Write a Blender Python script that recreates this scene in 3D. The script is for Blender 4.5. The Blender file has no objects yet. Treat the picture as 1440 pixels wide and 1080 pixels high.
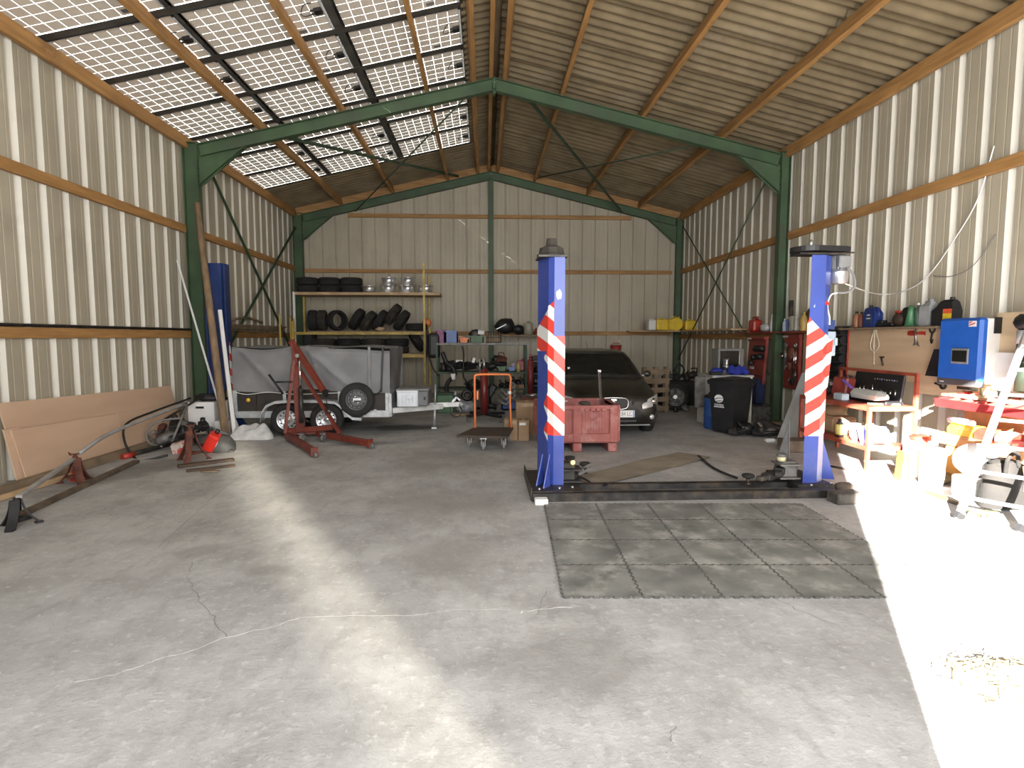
import bpy, bmesh, math, random
from mathutils import Vector, Matrix, Euler
random.seed(7)
PI = math.pi
SC = bpy.context.scene
COL = SC.collection
V = Vector

# ------------------------------------------------------------------ camera geometry (used to read positions off the photograph)
FPX, CX, CY, CAMH = 800.0, 720.0, 540.0, 1.65
TH = math.atan((CY - 474.0) / FPX)
PS = math.atan((CX - 682.0) / FPX * math.cos(TH))
FW = V((math.sin(PS) * math.cos(TH), math.cos(PS) * math.cos(TH), -math.sin(TH)))
RT = V((math.cos(PS), -math.sin(PS), 0))
UP = V((math.sin(PS) * math.sin(TH), math.cos(PS) * math.sin(TH), math.cos(TH)))
def ray(px, py): return FW + RT * ((px - CX) / FPX) + UP * ((CY - py) / FPX)
def fl(px, py, z=0.0):
    d = ray(px, py); t = (z - CAMH) / d.z
    return V((d.x * t, d.y * t, z))
def aY(px, py, Y):
    d = ray(px, py); t = Y / d.y
    return V((d.x * t, Y, CAMH + d.z * t))
def aX(px, py, X):
    d = ray(px, py); t = X / d.x
    return V((X, d.y * t, CAMH + d.z * t))

# ------------------------------------------------------------------ materials
MATS = {}
def mat(name, col, rough=0.6, metal=0.0, var=0.12, vscale=6.0, bump=0.0, bscale=40.0, col2=None, stretch=(1, 1, 1), coat=0.0, dirt=None, dscale=1.5, dlo=0.5, dhi=0.7, spec=0.5, world=False):
    """Principled material whose colour wanders between two tones (generated by noise in object space), with optional grime patches."""
    if name in MATS: return MATS[name]
    m = bpy.data.materials.new(name); m.use_nodes = True
    nt = m.node_tree; N = nt.nodes; L = nt.links
    b = N['Principled BSDF']
    b.inputs['Roughness'].default_value = rough
    b.inputs['Metallic'].default_value = metal
    b.inputs['Specular IOR Level'].default_value = spec
    if coat: b.inputs['Coat Weight'].default_value = coat; b.inputs['Coat Roughness'].default_value = 0.08
    tc = N.new('ShaderNodeTexCoord'); mp = N.new('ShaderNodeMapping')
    mp.inputs['Scale'].default_value = stretch
    if world: src = N.new('ShaderNodeNewGeometry').outputs['Position']
    else: src = tc.outputs['Object']
    L.new(src, mp.inputs['Vector'])
    no = N.new('ShaderNodeTexNoise'); no.inputs['Scale'].default_value = vscale; no.inputs['Detail'].default_value = 5
    L.new(mp.outputs[0], no.inputs['Vector'])
    cr = N.new('ShaderNodeMix'); cr.data_type = 'RGBA'
    c = tuple(col)
    c2 = tuple(col2) if col2 else tuple(max(0, x * (1 - var * 2.2)) for x in c)
    c1 = c if col2 else tuple(min(1, x * (1 + var * 0.6)) for x in c)
    cr.inputs[6].default_value = (*c2, 1); cr.inputs[7].default_value = (*c1, 1)
    rmp = N.new('ShaderNodeMapRange'); rmp.inputs[1].default_value = 0.3; rmp.inputs[2].default_value = 0.7
    L.new(no.outputs['Fac'], rmp.inputs[0]); L.new(rmp.outputs[0], cr.inputs[0])
    out = cr.outputs[2]
    if dirt:
        n2 = N.new('ShaderNodeTexNoise'); n2.inputs['Scale'].default_value = dscale; n2.inputs['Detail'].default_value = 8; n2.inputs['Roughness'].default_value = 0.65
        L.new(src, n2.inputs['Vector'])
        r2 = N.new('ShaderNodeMapRange'); r2.inputs[1].default_value = dlo; r2.inputs[2].default_value = dhi
        L.new(n2.outputs['Fac'], r2.inputs[0])
        mx = N.new('ShaderNodeMix'); mx.data_type = 'RGBA'
        L.new(r2.outputs[0], mx.inputs[0]); L.new(out, mx.inputs[6]); mx.inputs[7].default_value = (*dirt, 1)
        out = mx.outputs[2]
    L.new(out, b.inputs['Base Color'])
    if bump:
        n3 = N.new('ShaderNodeTexNoise'); n3.inputs['Scale'].default_value = bscale; n3.inputs['Detail'].default_value = 4
        L.new(mp.outputs[0], n3.inputs['Vector'])
        bp = N.new('ShaderNodeBump'); bp.inputs['Strength'].default_value = bump; bp.inputs['Distance'].default_value = 0.01
        L.new(n3.outputs['Fac'], bp.inputs['Height']); L.new(bp.outputs[0], b.inputs['Normal'])
    MATS[name] = m
    return m
def srgb(r, g, b):
    f = lambda c: (c / 255 / 12.92) if c / 255 <= 0.04045 else ((c / 255 + 0.055) / 1.055) ** 2.4
    return (f(r), f(g), f(b))

# ------------------------------------------------------------------ mesh builder
class B:
    def __init__(s): s.bm = bmesh.new(); s.mi = 0; s.T = Matrix()
    def _fin(s, verts, smooth=False):
        fs = {f for v in verts for f in v.link_faces}
        for f in fs:
            f.material_index = s.mi; f.smooth = smooth
        if s.T != Matrix():
            for v in verts: v.co = s.T @ v.co
        return s
    def box(s, c, d, rot=None, bev=0.0, seg=1):
        r = bmesh.ops.create_cube(s.bm, size=1.0)
        vs = r['verts']
        M = Matrix.Translation(V(c))
        if rot is not None: M = M @ (rot.to_4x4() if isinstance(rot, Matrix) else Euler(rot).to_matrix().to_4x4())
        for v in vs: v.co = V((v.co.x * d[0], v.co.y * d[1], v.co.z * d[2]))
        if bev:
            es = list({e for v in vs for e in v.link_edges})
            rb = bmesh.ops.bevel(s.bm, geom=es, offset=min(bev, min(d) * 0.45), segments=seg, affect='EDGES', profile=0.5)
            vs = list({v for f in rb['faces'] for v in f.verts} | {v for v in vs if v.is_valid})
        for v in vs: v.co = M @ v.co
        return s._fin(vs)
    def bar(s, p0, p1, w, h, up=(0, 0, 1), bev=0.0):
        """rectangular bar from p0 to p1, w across, h along up"""
        p0, p1 = V(p0), V(p1); z = (p1 - p0); ln = z.length; z.normalize()
        u = V(up); x = u.cross(z)
        if x.length < 1e-4: x = V((1, 0, 0)).cross(z)
        x.normalize(); y = z.cross(x)
        R = Matrix((x, y, z)).transposed()
        return s.box((p0 + p1) / 2, (w, h, ln), rot=R, bev=bev)
    def cyl(s, p0, p1, r, r2=None, seg=16, caps=True, smooth=True):
        p0, p1 = V(p0), V(p1); z = p1 - p0; ln = z.length
        if ln < 1e-6: return s
        r2 = r if r2 is None else r2
        q = bmesh.ops.create_cone(s.bm, cap_ends=caps, segments=seg, radius1=r, radius2=r2, depth=ln)
        M = Matrix.Translation((p0 + p1) / 2) @ z.to_track_quat('Z', 'Y').to_matrix().to_4x4()
        for v in q['verts']: v.co = M @ v.co
        s._fin(q['verts'])
        if smooth:
            for f in {f for v in q['verts'] for f in v.link_faces}:
                if len(f.verts) == 4: f.smooth = True
        return s
    def tube(s, pts, r, seg=8, closed=False, rad=None):
        pts = [V(p) for p in pts]; n = len(pts); rings = []; allv = []
        prev = None
        for i, p in enumerate(pts):
            if closed: t = pts[(i + 1) % n] - pts[i - 1]
            else: t = pts[min(i + 1, n - 1)] - pts[max(i - 1, 0)]
            if t.length < 1e-7: t = V((0, 0, 1))
            t.normalize()
            if prev is None:
                a = V((0, 0, 1)) if abs(t.z) < 0.9 else V((1, 0, 0))
                x = a.cross(t).normalized()
            else:
                x = prev - t * prev.dot(t)
                x = x.normalized() if x.length > 1e-5 else V((1, 0, 0)).cross(t).normalized()
            prev = x; y = t.cross(x)
            rr = rad[i] if rad else r
            ring = [s.bm.verts.new(p + (x * math.cos(2 * PI * k / seg) + y * math.sin(2 * PI * k / seg)) * rr) for k in range(seg)]
            rings.append(ring); allv += ring
        m = n if closed else n - 1
        for i in range(m):
            a, b2 = rings[i], rings[(i + 1) % n]
            for k in range(seg):
                s.bm.faces.new((a[k], a[(k + 1) % seg], b2[(k + 1) % seg], b2[k]))
        if not closed:
            s.bm.faces.new(rings[0][::-1]); s.bm.faces.new(rings[-1])
        s._fin(allv, True)
        return s
    def lathe(s, prof, c=(0, 0, 0), axis=(0, 0, 1), seg=24, smooth=True, close=False):
        """prof: list of (radius, height) along axis"""
        ax = V(axis).normalized(); a = V((1, 0, 0)) if abs(ax.x) < 0.9 else V((0, 1, 0))
        x = (a - ax * a.dot(ax)).normalized(); y = ax.cross(x); c = V(c)
        rings = []; allv = []
        for (r, h) in prof:
            if r < 1e-6: ring = [s.bm.verts.new(c + ax * h)]
            else: ring = [s.bm.verts.new(c + ax * h + (x * math.cos(2 * PI * k / seg) + y * math.sin(2 * PI * k / seg)) * r) for k in range(seg)]
            rings.append(ring); allv += ring
        pairs = list(zip(rings[:-1], rings[1:]))
        if close: pairs.append((rings[-1], rings[0]))
        for A, Bq in pairs:
            for k in range(seg):
                k2 = (k + 1) % seg
                if len(A) == 1 and len(Bq) == 1: continue
                if len(A) == 1: s.bm.faces.new((A[0], Bq[k2], Bq[k]))
                elif len(Bq) == 1: s.bm.faces.new((A[k], A[k2], Bq[0]))
                else: s.bm.faces.new((A[k], A[k2], Bq[k2], Bq[k]))
        return s._fin(allv, smooth)
    def prism(s, poly, ext, smooth=False):
        """polygon (3D points, planar) extruded by vector ext"""
        e = V(ext); a = [s.bm.verts.new(V(p)) for p in poly]; b2 = [s.bm.verts.new(V(p) + e) for p in poly]
        n = len(poly)
        f1 = s.bm.faces.new(a); f2 = s.bm.faces.new(b2[::-1])
        for i in range(n): s.bm.faces.new((a[i], b2[i], b2[(i + 1) % n], a[(i + 1) % n]))
        bmesh.ops.recalc_face_normals(s.bm, faces=list({f for v in a + b2 for f in v.link_faces}))
        return s._fin(a + b2, smooth)
    def ell(s, c, r, sub=2, noise=0.0, rot=None, seed=0):
        q = bmesh.ops.create_icosphere(s.bm, subdivisions=sub, radius=1.0)
        rn = random.Random(seed)
        M = Euler(rot).to_matrix() if rot else Matrix.Identity(3)
        for v in q['verts']:
            k = 1 + (rn.random() - 0.5) * 2 * noise
            v.co = V(c) + M @ V((v.co.x * r[0] * k, v.co.y * r[1] * k, v.co.z * r[2] * k))
        return s._fin(q['verts'], True)
    def grid(s, f, nu, nv, smooth=True):
        """surface f(u,v) for u,v in 0..1"""
        g = [[s.bm.verts.new(V(f(i / nu, j / nv))) for j in range(nv + 1)] for i in range(nu + 1)]
        for i in range(nu):
            for j in range(nv):
                s.bm.faces.new((g[i][j], g[i + 1][j], g[i + 1][j + 1], g[i][j + 1]))
        return s._fin([v for r in g for v in r], smooth)
    def loft(s, rings, smooth=True, caps=True):
        rs = [[s.bm.verts.new(V(p)) for p in r] for r in rings]; n = len(rs[0])
        for A, Bq in zip(rs[:-1], rs[1:]):
            for k in range(n): s.bm.faces.new((A[k], A[(k + 1) % n], Bq[(k + 1) % n], Bq[k]))
        if caps: s.bm.faces.new(rs[0][::-1]); s.bm.faces.new(rs[-1])
        allv = [v for r in rs for v in r]
        bmesh.ops.recalc_face_normals(s.bm, faces=list({f for v in allv for f in v.link_faces}))
        return s._fin(allv, smooth)
    def use(s, i): s.mi = i; return s
    def obj(s, name, m, parent=None, loc=None, rot=None, mods=None):
        me = bpy.data.meshes.new(name); s.bm.normal_update(); s.bm.to_mesh(me); s.bm.free()
        for mm in (m if isinstance(m, (list, tuple)) else [m]): me.materials.append(mm)
        o = bpy.data.objects.new(name, me); COL.objects.link(o)
        if parent is not None: o.parent = parent
        if loc is not None: o.location = loc
        if rot is not None: o.rotation_euler = rot
        return o
def tag(o, label, cat, group=None, kind=None):
    o['label'] = label; o['category'] = cat
    if group: o['group'] = group
    if kind: o['kind'] = kind
    return o
def thing(name, label, cat, loc=(0, 0, 0), rz=0.0, group=None, rot=None):
    o = bpy.data.objects.new(name, None); COL.objects.link(o)
    o.empty_display_size = 0.1
    o.location = loc; o.rotation_euler = rot if rot else (0, 0, rz)
    return tag(o, label, cat, group)
def struct(o): o['kind'] = 'structure'; return o
def dup(root, label, loc=None, rz=None, group=None, rot=None):
    r = root.copy(); COL.objects.link(r); r['label'] = label
    if loc is not None: r.location = loc
    if rz is not None: r.rotation_euler = (0, 0, rz)
    if rot is not None: r.rotation_euler = rot
    if group: r['group'] = group
    for ch in list(root.children):
        c = ch.copy(); COL.objects.link(c); c.parent = r
        for g in list(ch.children):
            d = g.copy(); COL.objects.link(d); d.parent = c
    return r
def bez(p0, p1, p2, n=12):
    p0, p1, p2 = V(p0), V(p1), V(p2)
    return [p0 * (1 - t) ** 2 + p1 * 2 * t * (1 - t) + p2 * t * t for t in [i / n for i in range(n + 1)]]
def chain(pts, n=6):
    """smooth Catmull-Rom path through points"""
    P = [V(p) for p in pts]; P = [P[0] * 2 - P[1]] + P + [P[-1] * 2 - P[-2]]; out = []
    for i in range(1, len(P) - 2):
        for k in range(n):
            t = k / n; a, b, c, d = P[i - 1], P[i], P[i + 1], P[i + 2]
            out.append(0.5 * ((2 * b) + (c - a) * t + (2 * a - 5 * b + 4 * c - d) * t * t + (3 * b - a - 3 * c + d) * t ** 3))
    out.append(P[-2]); return out
def textmesh(txt, size, name, m, parent=None, M=None, ext=0.001, align='CENTER'):
    """lettering as a thin mesh lying in its local XY plane"""
    cu = bpy.data.curves.new(name, 'FONT'); cu.body = txt; cu.size = size; cu.extrude = ext; cu.align_x = align; cu.align_y = 'CENTER'; cu.resolution_u = 3
    o = bpy.data.objects.new(name, cu); COL.objects.link(o)
    dg = bpy.context.evaluated_depsgraph_get(); dg.update()
    me = bpy.data.meshes.new_from_object(o.evaluated_get(dg)); bpy.data.objects.remove(o); bpy.data.curves.remove(cu)
    me.materials.clear(); me.materials.append(m); me.name = name
    o = bpy.data.objects.new(name, me); COL.objects.link(o)
    if parent is not None: o.parent = parent
    if M is not None: o.matrix_local = M
    return o

# palette
WOOD = mat('purlin_timber', (0.46, 0.245, 0.082), 0.75, 0, 0.2, 3.0, 0.25, 30, col2=(0.28, 0.14, 0.044), stretch=(6, 0.6, 6), dirt=(0.10, 0.055, 0.025), dscale=1.2, dlo=0.58, dhi=0.75)
WOODX = mat('girt_timber', (0.42, 0.235, 0.09), 0.75, 0, 0.2, 3.0, 0.25, 30, col2=(0.26, 0.135, 0.05), stretch=(0.6, 6, 6), dirt=(0.12, 0.075, 0.04), dscale=1.2, dlo=0.58, dhi=0.75)
OLDWOOD = mat('old_grey_wood', (0.26, 0.19, 0.12), 0.85, 0, 0.25, 4.0, 0.3, 40, col2=(0.13, 0.095, 0.06))
PALEWOOD = mat('pale_wood', (0.50, 0.34, 0.19), 0.7, 0, 0.15, 4.0, 0.1, 40)
GREEN = mat('green_steel_paint', (0.058, 0.105, 0.05), 0.55, 0, 0.15, 2.0, 0.05, 60, dirt=(0.06, 0.075, 0.045), dscale=1.5)
GREEND = mat('dark_green_steel', (0.035, 0.065, 0.035), 0.6, 0, 0.15, 2.0)
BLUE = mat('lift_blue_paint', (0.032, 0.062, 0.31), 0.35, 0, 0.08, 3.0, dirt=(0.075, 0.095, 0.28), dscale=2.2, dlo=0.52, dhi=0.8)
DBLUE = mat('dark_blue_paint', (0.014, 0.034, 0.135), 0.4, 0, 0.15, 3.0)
BLACK = mat('black_plastic', (0.012, 0.012, 0.013), 0.5, 0, 0.2)
RUBBER = mat('tyre_rubber', (0.018, 0.017, 0.016), 0.85, 0, 0.2, 12, 0.1)
DUSTRUB = mat('dusty_rubber', (0.045, 0.038, 0.03), 0.9, 0, 0.3, 6, 0.1)
STEEL = mat('bare_steel', (0.45, 0.45, 0.45), 0.35, 0.9, 0.15, 10)
DSTEEL = mat('dark_oily_steel', (0.05, 0.047, 0.045), 0.5, 0.5, 0.3, 8, dirt=(0.10, 0.07, 0.045), dscale=4)
GALV = mat('galvanised_steel', (0.52, 0.54, 0.55), 0.45, 0.55, 0.15, 9)
ALU = mat('aluminium', (0.72, 0.73, 0.74), 0.32, 0.85, 0.08, 9)
CAST = mat('cast_grey_metal', (0.22, 0.21, 0.20), 0.6, 0.5, 0.25, 9, 0.1)
RED = mat('red_paint', (0.42, 0.035, 0.02), 0.45, 0, 0.2, 5, dirt=(0.13, 0.03, 0.02), dscale=4, dlo=0.55, dhi=0.75)
CRANERED = mat('crane_red_paint', (0.17, 0.028, 0.015), 0.5, 0, 0.2, 5, dirt=(0.15, 0.04, 0.025), dscale=4)
DRED = mat('dark_red_enamel', (0.27, 0.042, 0.032), 0.5, 0, 0.2, 5, dirt=(0.10, 0.025, 0.02), dscale=3)
RUST = mat('rusty_red_steel', (0.14, 0.045, 0.028), 0.8, 0.1, 0.3, 9, 0.2)
WHITE = mat('white_enamel', (0.72, 0.71, 0.69), 0.5, 0, 0.06, 3, dirt=(0.50, 0.48, 0.44), dscale=3, dlo=0.6, dhi=0.8)
WHITEP = mat('white_plastic', (0.78, 0.78, 0.77), 0.45, 0, 0.04)
TAPER = mat('red_reflective_tape', (0.70, 0.035, 0.022), 0.4, 0, 0.08)
TAPEW = mat('white_reflective_tape', (0.85, 0.85, 0.85), 0.4, 0, 0.03)
YEL = mat('yellow_plastic', (0.72, 0.50, 0.03), 0.4, 0, 0.1)
YELP = mat('yellow_rack_paint', (0.55, 0.40, 0.10), 0.5, 0, 0.2, 6)
ORANGE = mat('orange_paint', (0.72, 0.19, 0.045), 0.45, 0, 0.15, 5)
CARD = mat('cardboard', (0.36, 0.24, 0.14), 0.85, 0, 0.1, 3)
GREY = mat('grey_paint', (0.20, 0.20, 0.20), 0.6, 0, 0.12)
LGREY = mat('light_grey_plastic', (0.48, 0.48, 0.48), 0.55, 0, 0.08)
GLASSD = mat('dark_window_glass', (0.012, 0.013, 0.012), 0.08, 0, 0.0, spec=0.7)
# ================================================================== the barn itself
XL, XR, YB, YF = -5.45, 5.82, 16.85, -1.1
XC, APEX, SL = 0.185, 6.37, 0.235            # ridge line, rafter top at the ridge, roof slope
YFR = 10.85                                   # the middle portal frame
SA = math.atan(SL)
def raft(x): return APEX - SL * abs(x - XC)
def roofz(x): return raft(x) + 0.205
# --- floor material: worn concrete with blotches, trowel marks and oil stains
def floor_material():
    m = bpy.data.materials.new('worn_concrete'); m.use_nodes = True
    nt = m.node_tree; N = nt.nodes; L = nt.links; b = N['Principled BSDF']; b.inputs['Roughness'].default_value = 0.72
    b.inputs['Specular IOR Level'].default_value = 0.35
    tc = N.new('ShaderNodeTexCoord')
    def noise(scale, det=6, rough=0.6, stretch=(1, 1, 1), rz=0.0):
        mp = N.new('ShaderNodeMapping'); mp.inputs['Scale'].default_value = stretch; mp.inputs['Rotation'].default_value = (0, 0, rz)
        L.new(tc.outputs['Object'], mp.inputs['Vector'])
        n = N.new('ShaderNodeTexNoise'); n.inputs['Scale'].default_value = scale; n.inputs['Detail'].default_value = det; n.inputs['Roughness'].default_value = rough
        L.new(mp.outputs[0], n.inputs['Vector']); return n.outputs['Fac']
    def rng(v, lo, hi, a=0.0, c=1.0):
        r = N.new('ShaderNodeMapRange'); r.inputs[1].default_value = lo; r.inputs[2].default_value = hi; r.inputs[3].default_value = a; r.inputs[4].default_value = c
        L.new(v, r.inputs[0]); return r.outputs[0]
    def mix(fac, A, Bc, mode='MIX'):
        x = N.new('ShaderNodeMix'); x.data_type = 'RGBA'; x.blend_type = mode
        if isinstance(fac, float): x.inputs[0].default_value = fac
        else: L.new(fac, x.inputs[0])
        for k, s in ((6, A), (7, Bc)):
            if isinstance(s, tuple): x.inputs[k].default_value = (*s, 1)
            else: L.new(s, x.inputs[k])
        return x.outputs[2]
    def math_(op, A, Bv):
        x = N.new('ShaderNodeMath'); x.operation = op
        for k, s in ((0, A), (1, Bv)):
            if isinstance(s, (int, float)): x.inputs[k].default_value = s
            else: L.new(s, x.inputs[k])
        return x.outputs[0]
    big = noise(0.45, 3); mid = noise(1.7, 8, 0.65); fine = noise(16, 6, 0.7); streak = noise(8, 6, 0.65, (1, 0.5, 1), 0.5)
    col = mix(rng(big, 0.35, 0.65), (0.375, 0.376, 0.374), (0.43, 0.425, 0.412))
    col = mix(rng(mid, 0.38, 0.72), col, (0.25, 0.245, 0.236))
    col = mix(math_('MULTIPLY', rng(streak, 0.5, 0.7), 0.5), col, (0.22, 0.215, 0.206))
    col = mix(math_('MULTIPLY', rng(fine, 0.55, 0.75), 0.75), col, (0.56, 0.56, 0.55))
    col = mix(math_('MULTIPLY', rng(noise(34, 4, 0.7), 0.62, 0.72), 0.6), col, (0.15, 0.148, 0.14))
    edge = noise(2.6, 6, 0.7)
    def blob(x, y, rx, ry, rot, tone, amount):
        nonlocal col
        mp = N.new('ShaderNodeMapping'); mp.vector_type = 'TEXTURE'
        mp.inputs['Location'].default_value = (x, y, 0); mp.inputs['Rotation'].default_value = (0, 0, rot); mp.inputs['Scale'].default_value = (rx, ry, 1)
        L.new(tc.outputs['Object'], mp.inputs['Vector'])
        ln = N.new('ShaderNodeVectorMath'); ln.operation = 'LENGTH'; L.new(mp.outputs[0], ln.inputs[0])
        d = math_('ADD', ln.outputs['Value'], math_('MULTIPLY', math_('SUBTRACT', edge, 0.5), 1.3))
        col = mix(rng(d, 0.45, 1.0, amount, 0.0), col, tone)
    for q in [(0.40, 2.75, 0.55, 0.38, 0.1, 0.20, 0.55), (-0.35, 5.6, 0.9, 0.9, 0.4, 0.20, 0.5), (-0.3, 4.2, 0.5, 0.6, 0, 0.21, 0.45), (-1.5, 10.4, 1.0, 0.42, 0.1, 0.055, 0.85),
              (-1.9, 8.8, 0.7, 0.2, 0.1, 0.12, 0.6), (-0.6, 7.6, 0.9, 1.1, 0, 0.20, 0.45), (-4.3, 7.2, 0.4, 1.4, -0.35, 0.10, 0.6), (3.6, 8.6, .8, .6, 0, 0.28, 0.3),
              (-2.2, 4.4, 0.3, 0.16, 0.5, 0.19, 0.5), (-1.55, 4.0, 0.22, 0.12, 0, 0.19, 0.5), (-2.0, 13.0, 3.0, 1.6, 0, 0.22, 0.35), (0.6, 9.6, 1.0, 1.0, 0, 0.25, 0.3)]:
        t = q[5] * 1.0; blob(*q[:5], (t, t * 0.96, t * 0.9), q[6])
    L.new(col, b.inputs['Base Color'])
    bp = N.new('ShaderNodeBump'); bp.inputs['Strength'].default_value = 0.5; bp.inputs['Distance'].default_value = 0.016
    L.new(math_('ADD', math_('ADD', fine, math_('MULTIPLY', mid, 0.8)), math_('MULTIPLY', streak, 0.6)), bp.inputs['Height']); L.new(bp.outputs[0], b.inputs['Normal'])
    return m
CRACKL = mat('crack_pale', (0.72, 0.70, 0.66), 0.9, 0, 0.1)
CRACKD = mat('crack_dark', (0.24, 0.23, 0.21), 0.9, 0, 0.1)
b = B()
b.box(((XL + XR) / 2, (YB + YF) / 2, -0.075), (XR - XL + 0.3, YB - YF + 0.3, 0.15))
def crack(pts, w, k):
    rn = random.Random(len(pts) * 7 + k); b.use(k); P = []
    for i in range(len(pts) - 1):
        p, q = fl(*pts[i]), fl(*pts[i + 1])
        for j in range(4): P.append(p.lerp(q, j / 4) + V((rn.uniform(-.012, .012), rn.uniform(-.012, .012), 0)))
    P.append(fl(*pts[-1]))
    for p, q in zip(P[:-1], P[1:]):
        d = (q - p).normalized(); n = V((-d.y, d.x, 0)) * w * rn.uniform(0.4, 1.0)
        vs = [b.bm.verts.new(x + V((0, 0, 0.0012))) for x in (p - n, p + n, q + n, q - n)]
        f = b.bm.faces.new(vs); f.material_index = k
crack([(108, 960), (160, 948), (200, 936), (225, 927), (270, 915), (320, 896), (370, 885), (420, 870)], 0.004, 1)
crack([(320, 896), (303, 872), (290, 855), (275, 835), (265, 810), (270, 790)], 0.004, 2)
crack([(420, 870), (500, 866), (570, 867), (640, 858), (720, 858)], 0.003, 1)
crack([(730, 862), (760, 856), (805, 855)], 0.005, 1); crack([(752, 866), (762, 848), (768, 832)], 0.004, 2)
crack([(1090, 840), (1110, 852), (1125, 860), (1180, 880)], 0.0035, 2); crack([(938, 1043), (945, 1030), (950, 1022)], 0.0035, 2)
crack([(220, 770), (300, 700), (350, 660)], 0.004, 2)
struct(b.obj('floor', [floor_material(), CRACKL, CRACKD]))
b = B(); b.box((0, -21.4, -0.14), (70, 40, 0.2))
struct(b.obj('ground_outside', mat('yard_gravel', (0.40, 0.37, 0.32), 0.9, 0, 0.2, 4)))

b = B(); b.box((2.80, -5.0, 3.0), (1.26, .5, 6.0)); struct(b.obj('wall_gate_pillar', mat('yard_render', (.45, .42, .37), .9)))  # unseen block added outside to narrow the second sun beam
# --- profiled sheet walls (ribs run up, recessed outwards)
SHEET = mat('cream_sheet_metal', (0.45, 0.405, 0.31), 0.5, 0, 0.10, 1.6, 0.03, 20, col2=(0.36, 0.32, 0.24), stretch=(1, 1, 0.35), dirt=(0.30, 0.26, 0.20), dscale=0.9, dlo=0.55, dhi=0.85)
def ribs(s0, s1, r0, pitch, half=0.018, fl_=0.040, dep=0.05):
    """profile (s, depth) along a wall from s0 to s1 with recessed ribs"""
    P = [(s0, 0.0)]
    k = math.ceil((s0 - r0) / pitch); c = r0 + k * pitch
    while c < s1 - 0.1:
        if c > s0 + 0.1:
            a = half + fl_
            P += [(c - pitch * 0.32, 0), (c - pitch * 0.32 + 0.012, 0.004), (c - pitch * 0.32 + 0.024, 0)] if c - pitch * 0.32 > s0 + 0.02 else []
            P += [(c - a, 0), (c - half, dep), (c + half, dep), (c + a, 0)]
            P += [(c + pitch * 0.32, 0), (c + pitch * 0.32 + 0.012, 0.004), (c + pitch * 0.32 + 0.024, 0)] if c + pitch * 0.32 < s1 - 0.05 else []
        c += pitch
    P.append((s1, 0.0)); return P
RIBM = mat('clean_rib_sheet', (0.66, 0.63, 0.55), 0.5, 0, 0.06, 1.6, 0, 20, stretch=(1, 1, 0.35), dirt=(0.50, 0.46, 0.38), dscale=0.9, dlo=0.6, dhi=0.85)  # lighter copy of the sheet: light on the rib recesses put into colour
def sheet_wall(name, P, place, z0, z1, rib=True):
    b = B(); prev = None; pd = 0
    for s, d in P:
        lo = b.bm.verts.new(place(s, d, z0 if not callable(z0) else z0(s))); hi = b.bm.verts.new(place(s, d, z1 if not callable(z1) else z1(s)))
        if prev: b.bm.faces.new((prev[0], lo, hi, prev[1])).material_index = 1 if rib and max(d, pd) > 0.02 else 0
        prev = (lo, hi); pd = d
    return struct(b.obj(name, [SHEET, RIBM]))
EAVE = roofz(XL)
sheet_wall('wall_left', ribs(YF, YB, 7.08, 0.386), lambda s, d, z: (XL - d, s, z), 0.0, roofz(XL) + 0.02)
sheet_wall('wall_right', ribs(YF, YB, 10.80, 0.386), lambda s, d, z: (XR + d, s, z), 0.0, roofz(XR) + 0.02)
sheet_wall('wall_back', ribs(XL, XR, 1.35, 0.3745, 0.012, 0.014, 0.035), lambda s, d, z: (s, YB + d, z), 0.0, lambda s: roofz(s) + 0.02, False)
# front gable: sheet with the doorway the sun comes through
DX0, DX1, DH = -0.02, 1.86, 4.19
b = B()
for x0, x1, z0 in ((XL - .2, DX0, 0), (DX1, XR + .2, 0)):
    n = 16
    for i in range(n):
        a, c = x0 + (x1 - x0) * i / n, x0 + (x1 - x0) * (i + 1) / n
        b.prism([(a, YF, z0), (c, YF, z0), (c, YF, roofz(c) + .05), (a, YF, roofz(a) + .05)], (0, -0.05, 0))
b.prism([(DX0, YF, DH), (DX1, YF, DH), (DX1, YF, roofz(DX1) + .05), (XC, YF, roofz(XC) + .05), (DX0, YF, roofz(DX0) + .05)], (0, -0.05, 0))
struct(b.obj('wall_front', SHEET))

LEAFM = mat('translucent_door_sheet', (0.32, 0.32, 0.31), 0.5, 0, 0.06, 1.5)  # added opaque leaves behind the fill lamps, standing in for a daylight source
for k, (x0, x1) in enumerate(((-4.7, DX0), (DX1, 5.2))):
    b = B(); b.box(((x0 + x1) / 2, YF + 0.008, 2.5), (x1 - x0, 0.012, 5.0))
    for i in range(int((x1 - x0) / 0.5)): b.box((x0 + .25 + .5 * i, YF + .012, 2.5), (.05, .016, 5.0))
    struct(b.obj('door_%d' % (k + 1), LEAFM))

# --- roof: corrugated fibre cement on the right slope and round the solar panels on the left
FIBRE = mat('fibre_cement', (0.23, 0.175, 0.10), 0.85, 0, 0.15, 2.2, 0.1, 50, col2=(0.145, 0.108, 0.06), stretch=(1, 1, 1), dirt=(0.27, 0.225, 0.16), dscale=0.8, dlo=0.55, dhi=0.8)
WAVE = 0.194
def corr(b, x0, x1, y0, y1, side):
    nx = 3; ny = int((y1 - y0) / WAVE * 8)
    def f(u, v):
        x = x0 + (x1 - x0) * u; y = y0 + (y1 - y0) * v
        ph = ((y - 8.05) % 1.165) / 1.165
        z = roofz(x) + 0.034 * math.sin(2 * PI * (y - 8.05) / WAVE) + 0.03 + (0.065 * (1 - ph) if side > 0 else 0.0)
        return (x, y, z)
    g = b.grid(f, nx, ny)
b = B()
for x0, x1 in ((XC, 1.46), (1.44, 2.98), (2.96, 4.49), (4.47, XR + 0.12)): corr(b, x0, x1, YF - 0.2, YB + 0.15, 1)
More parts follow.
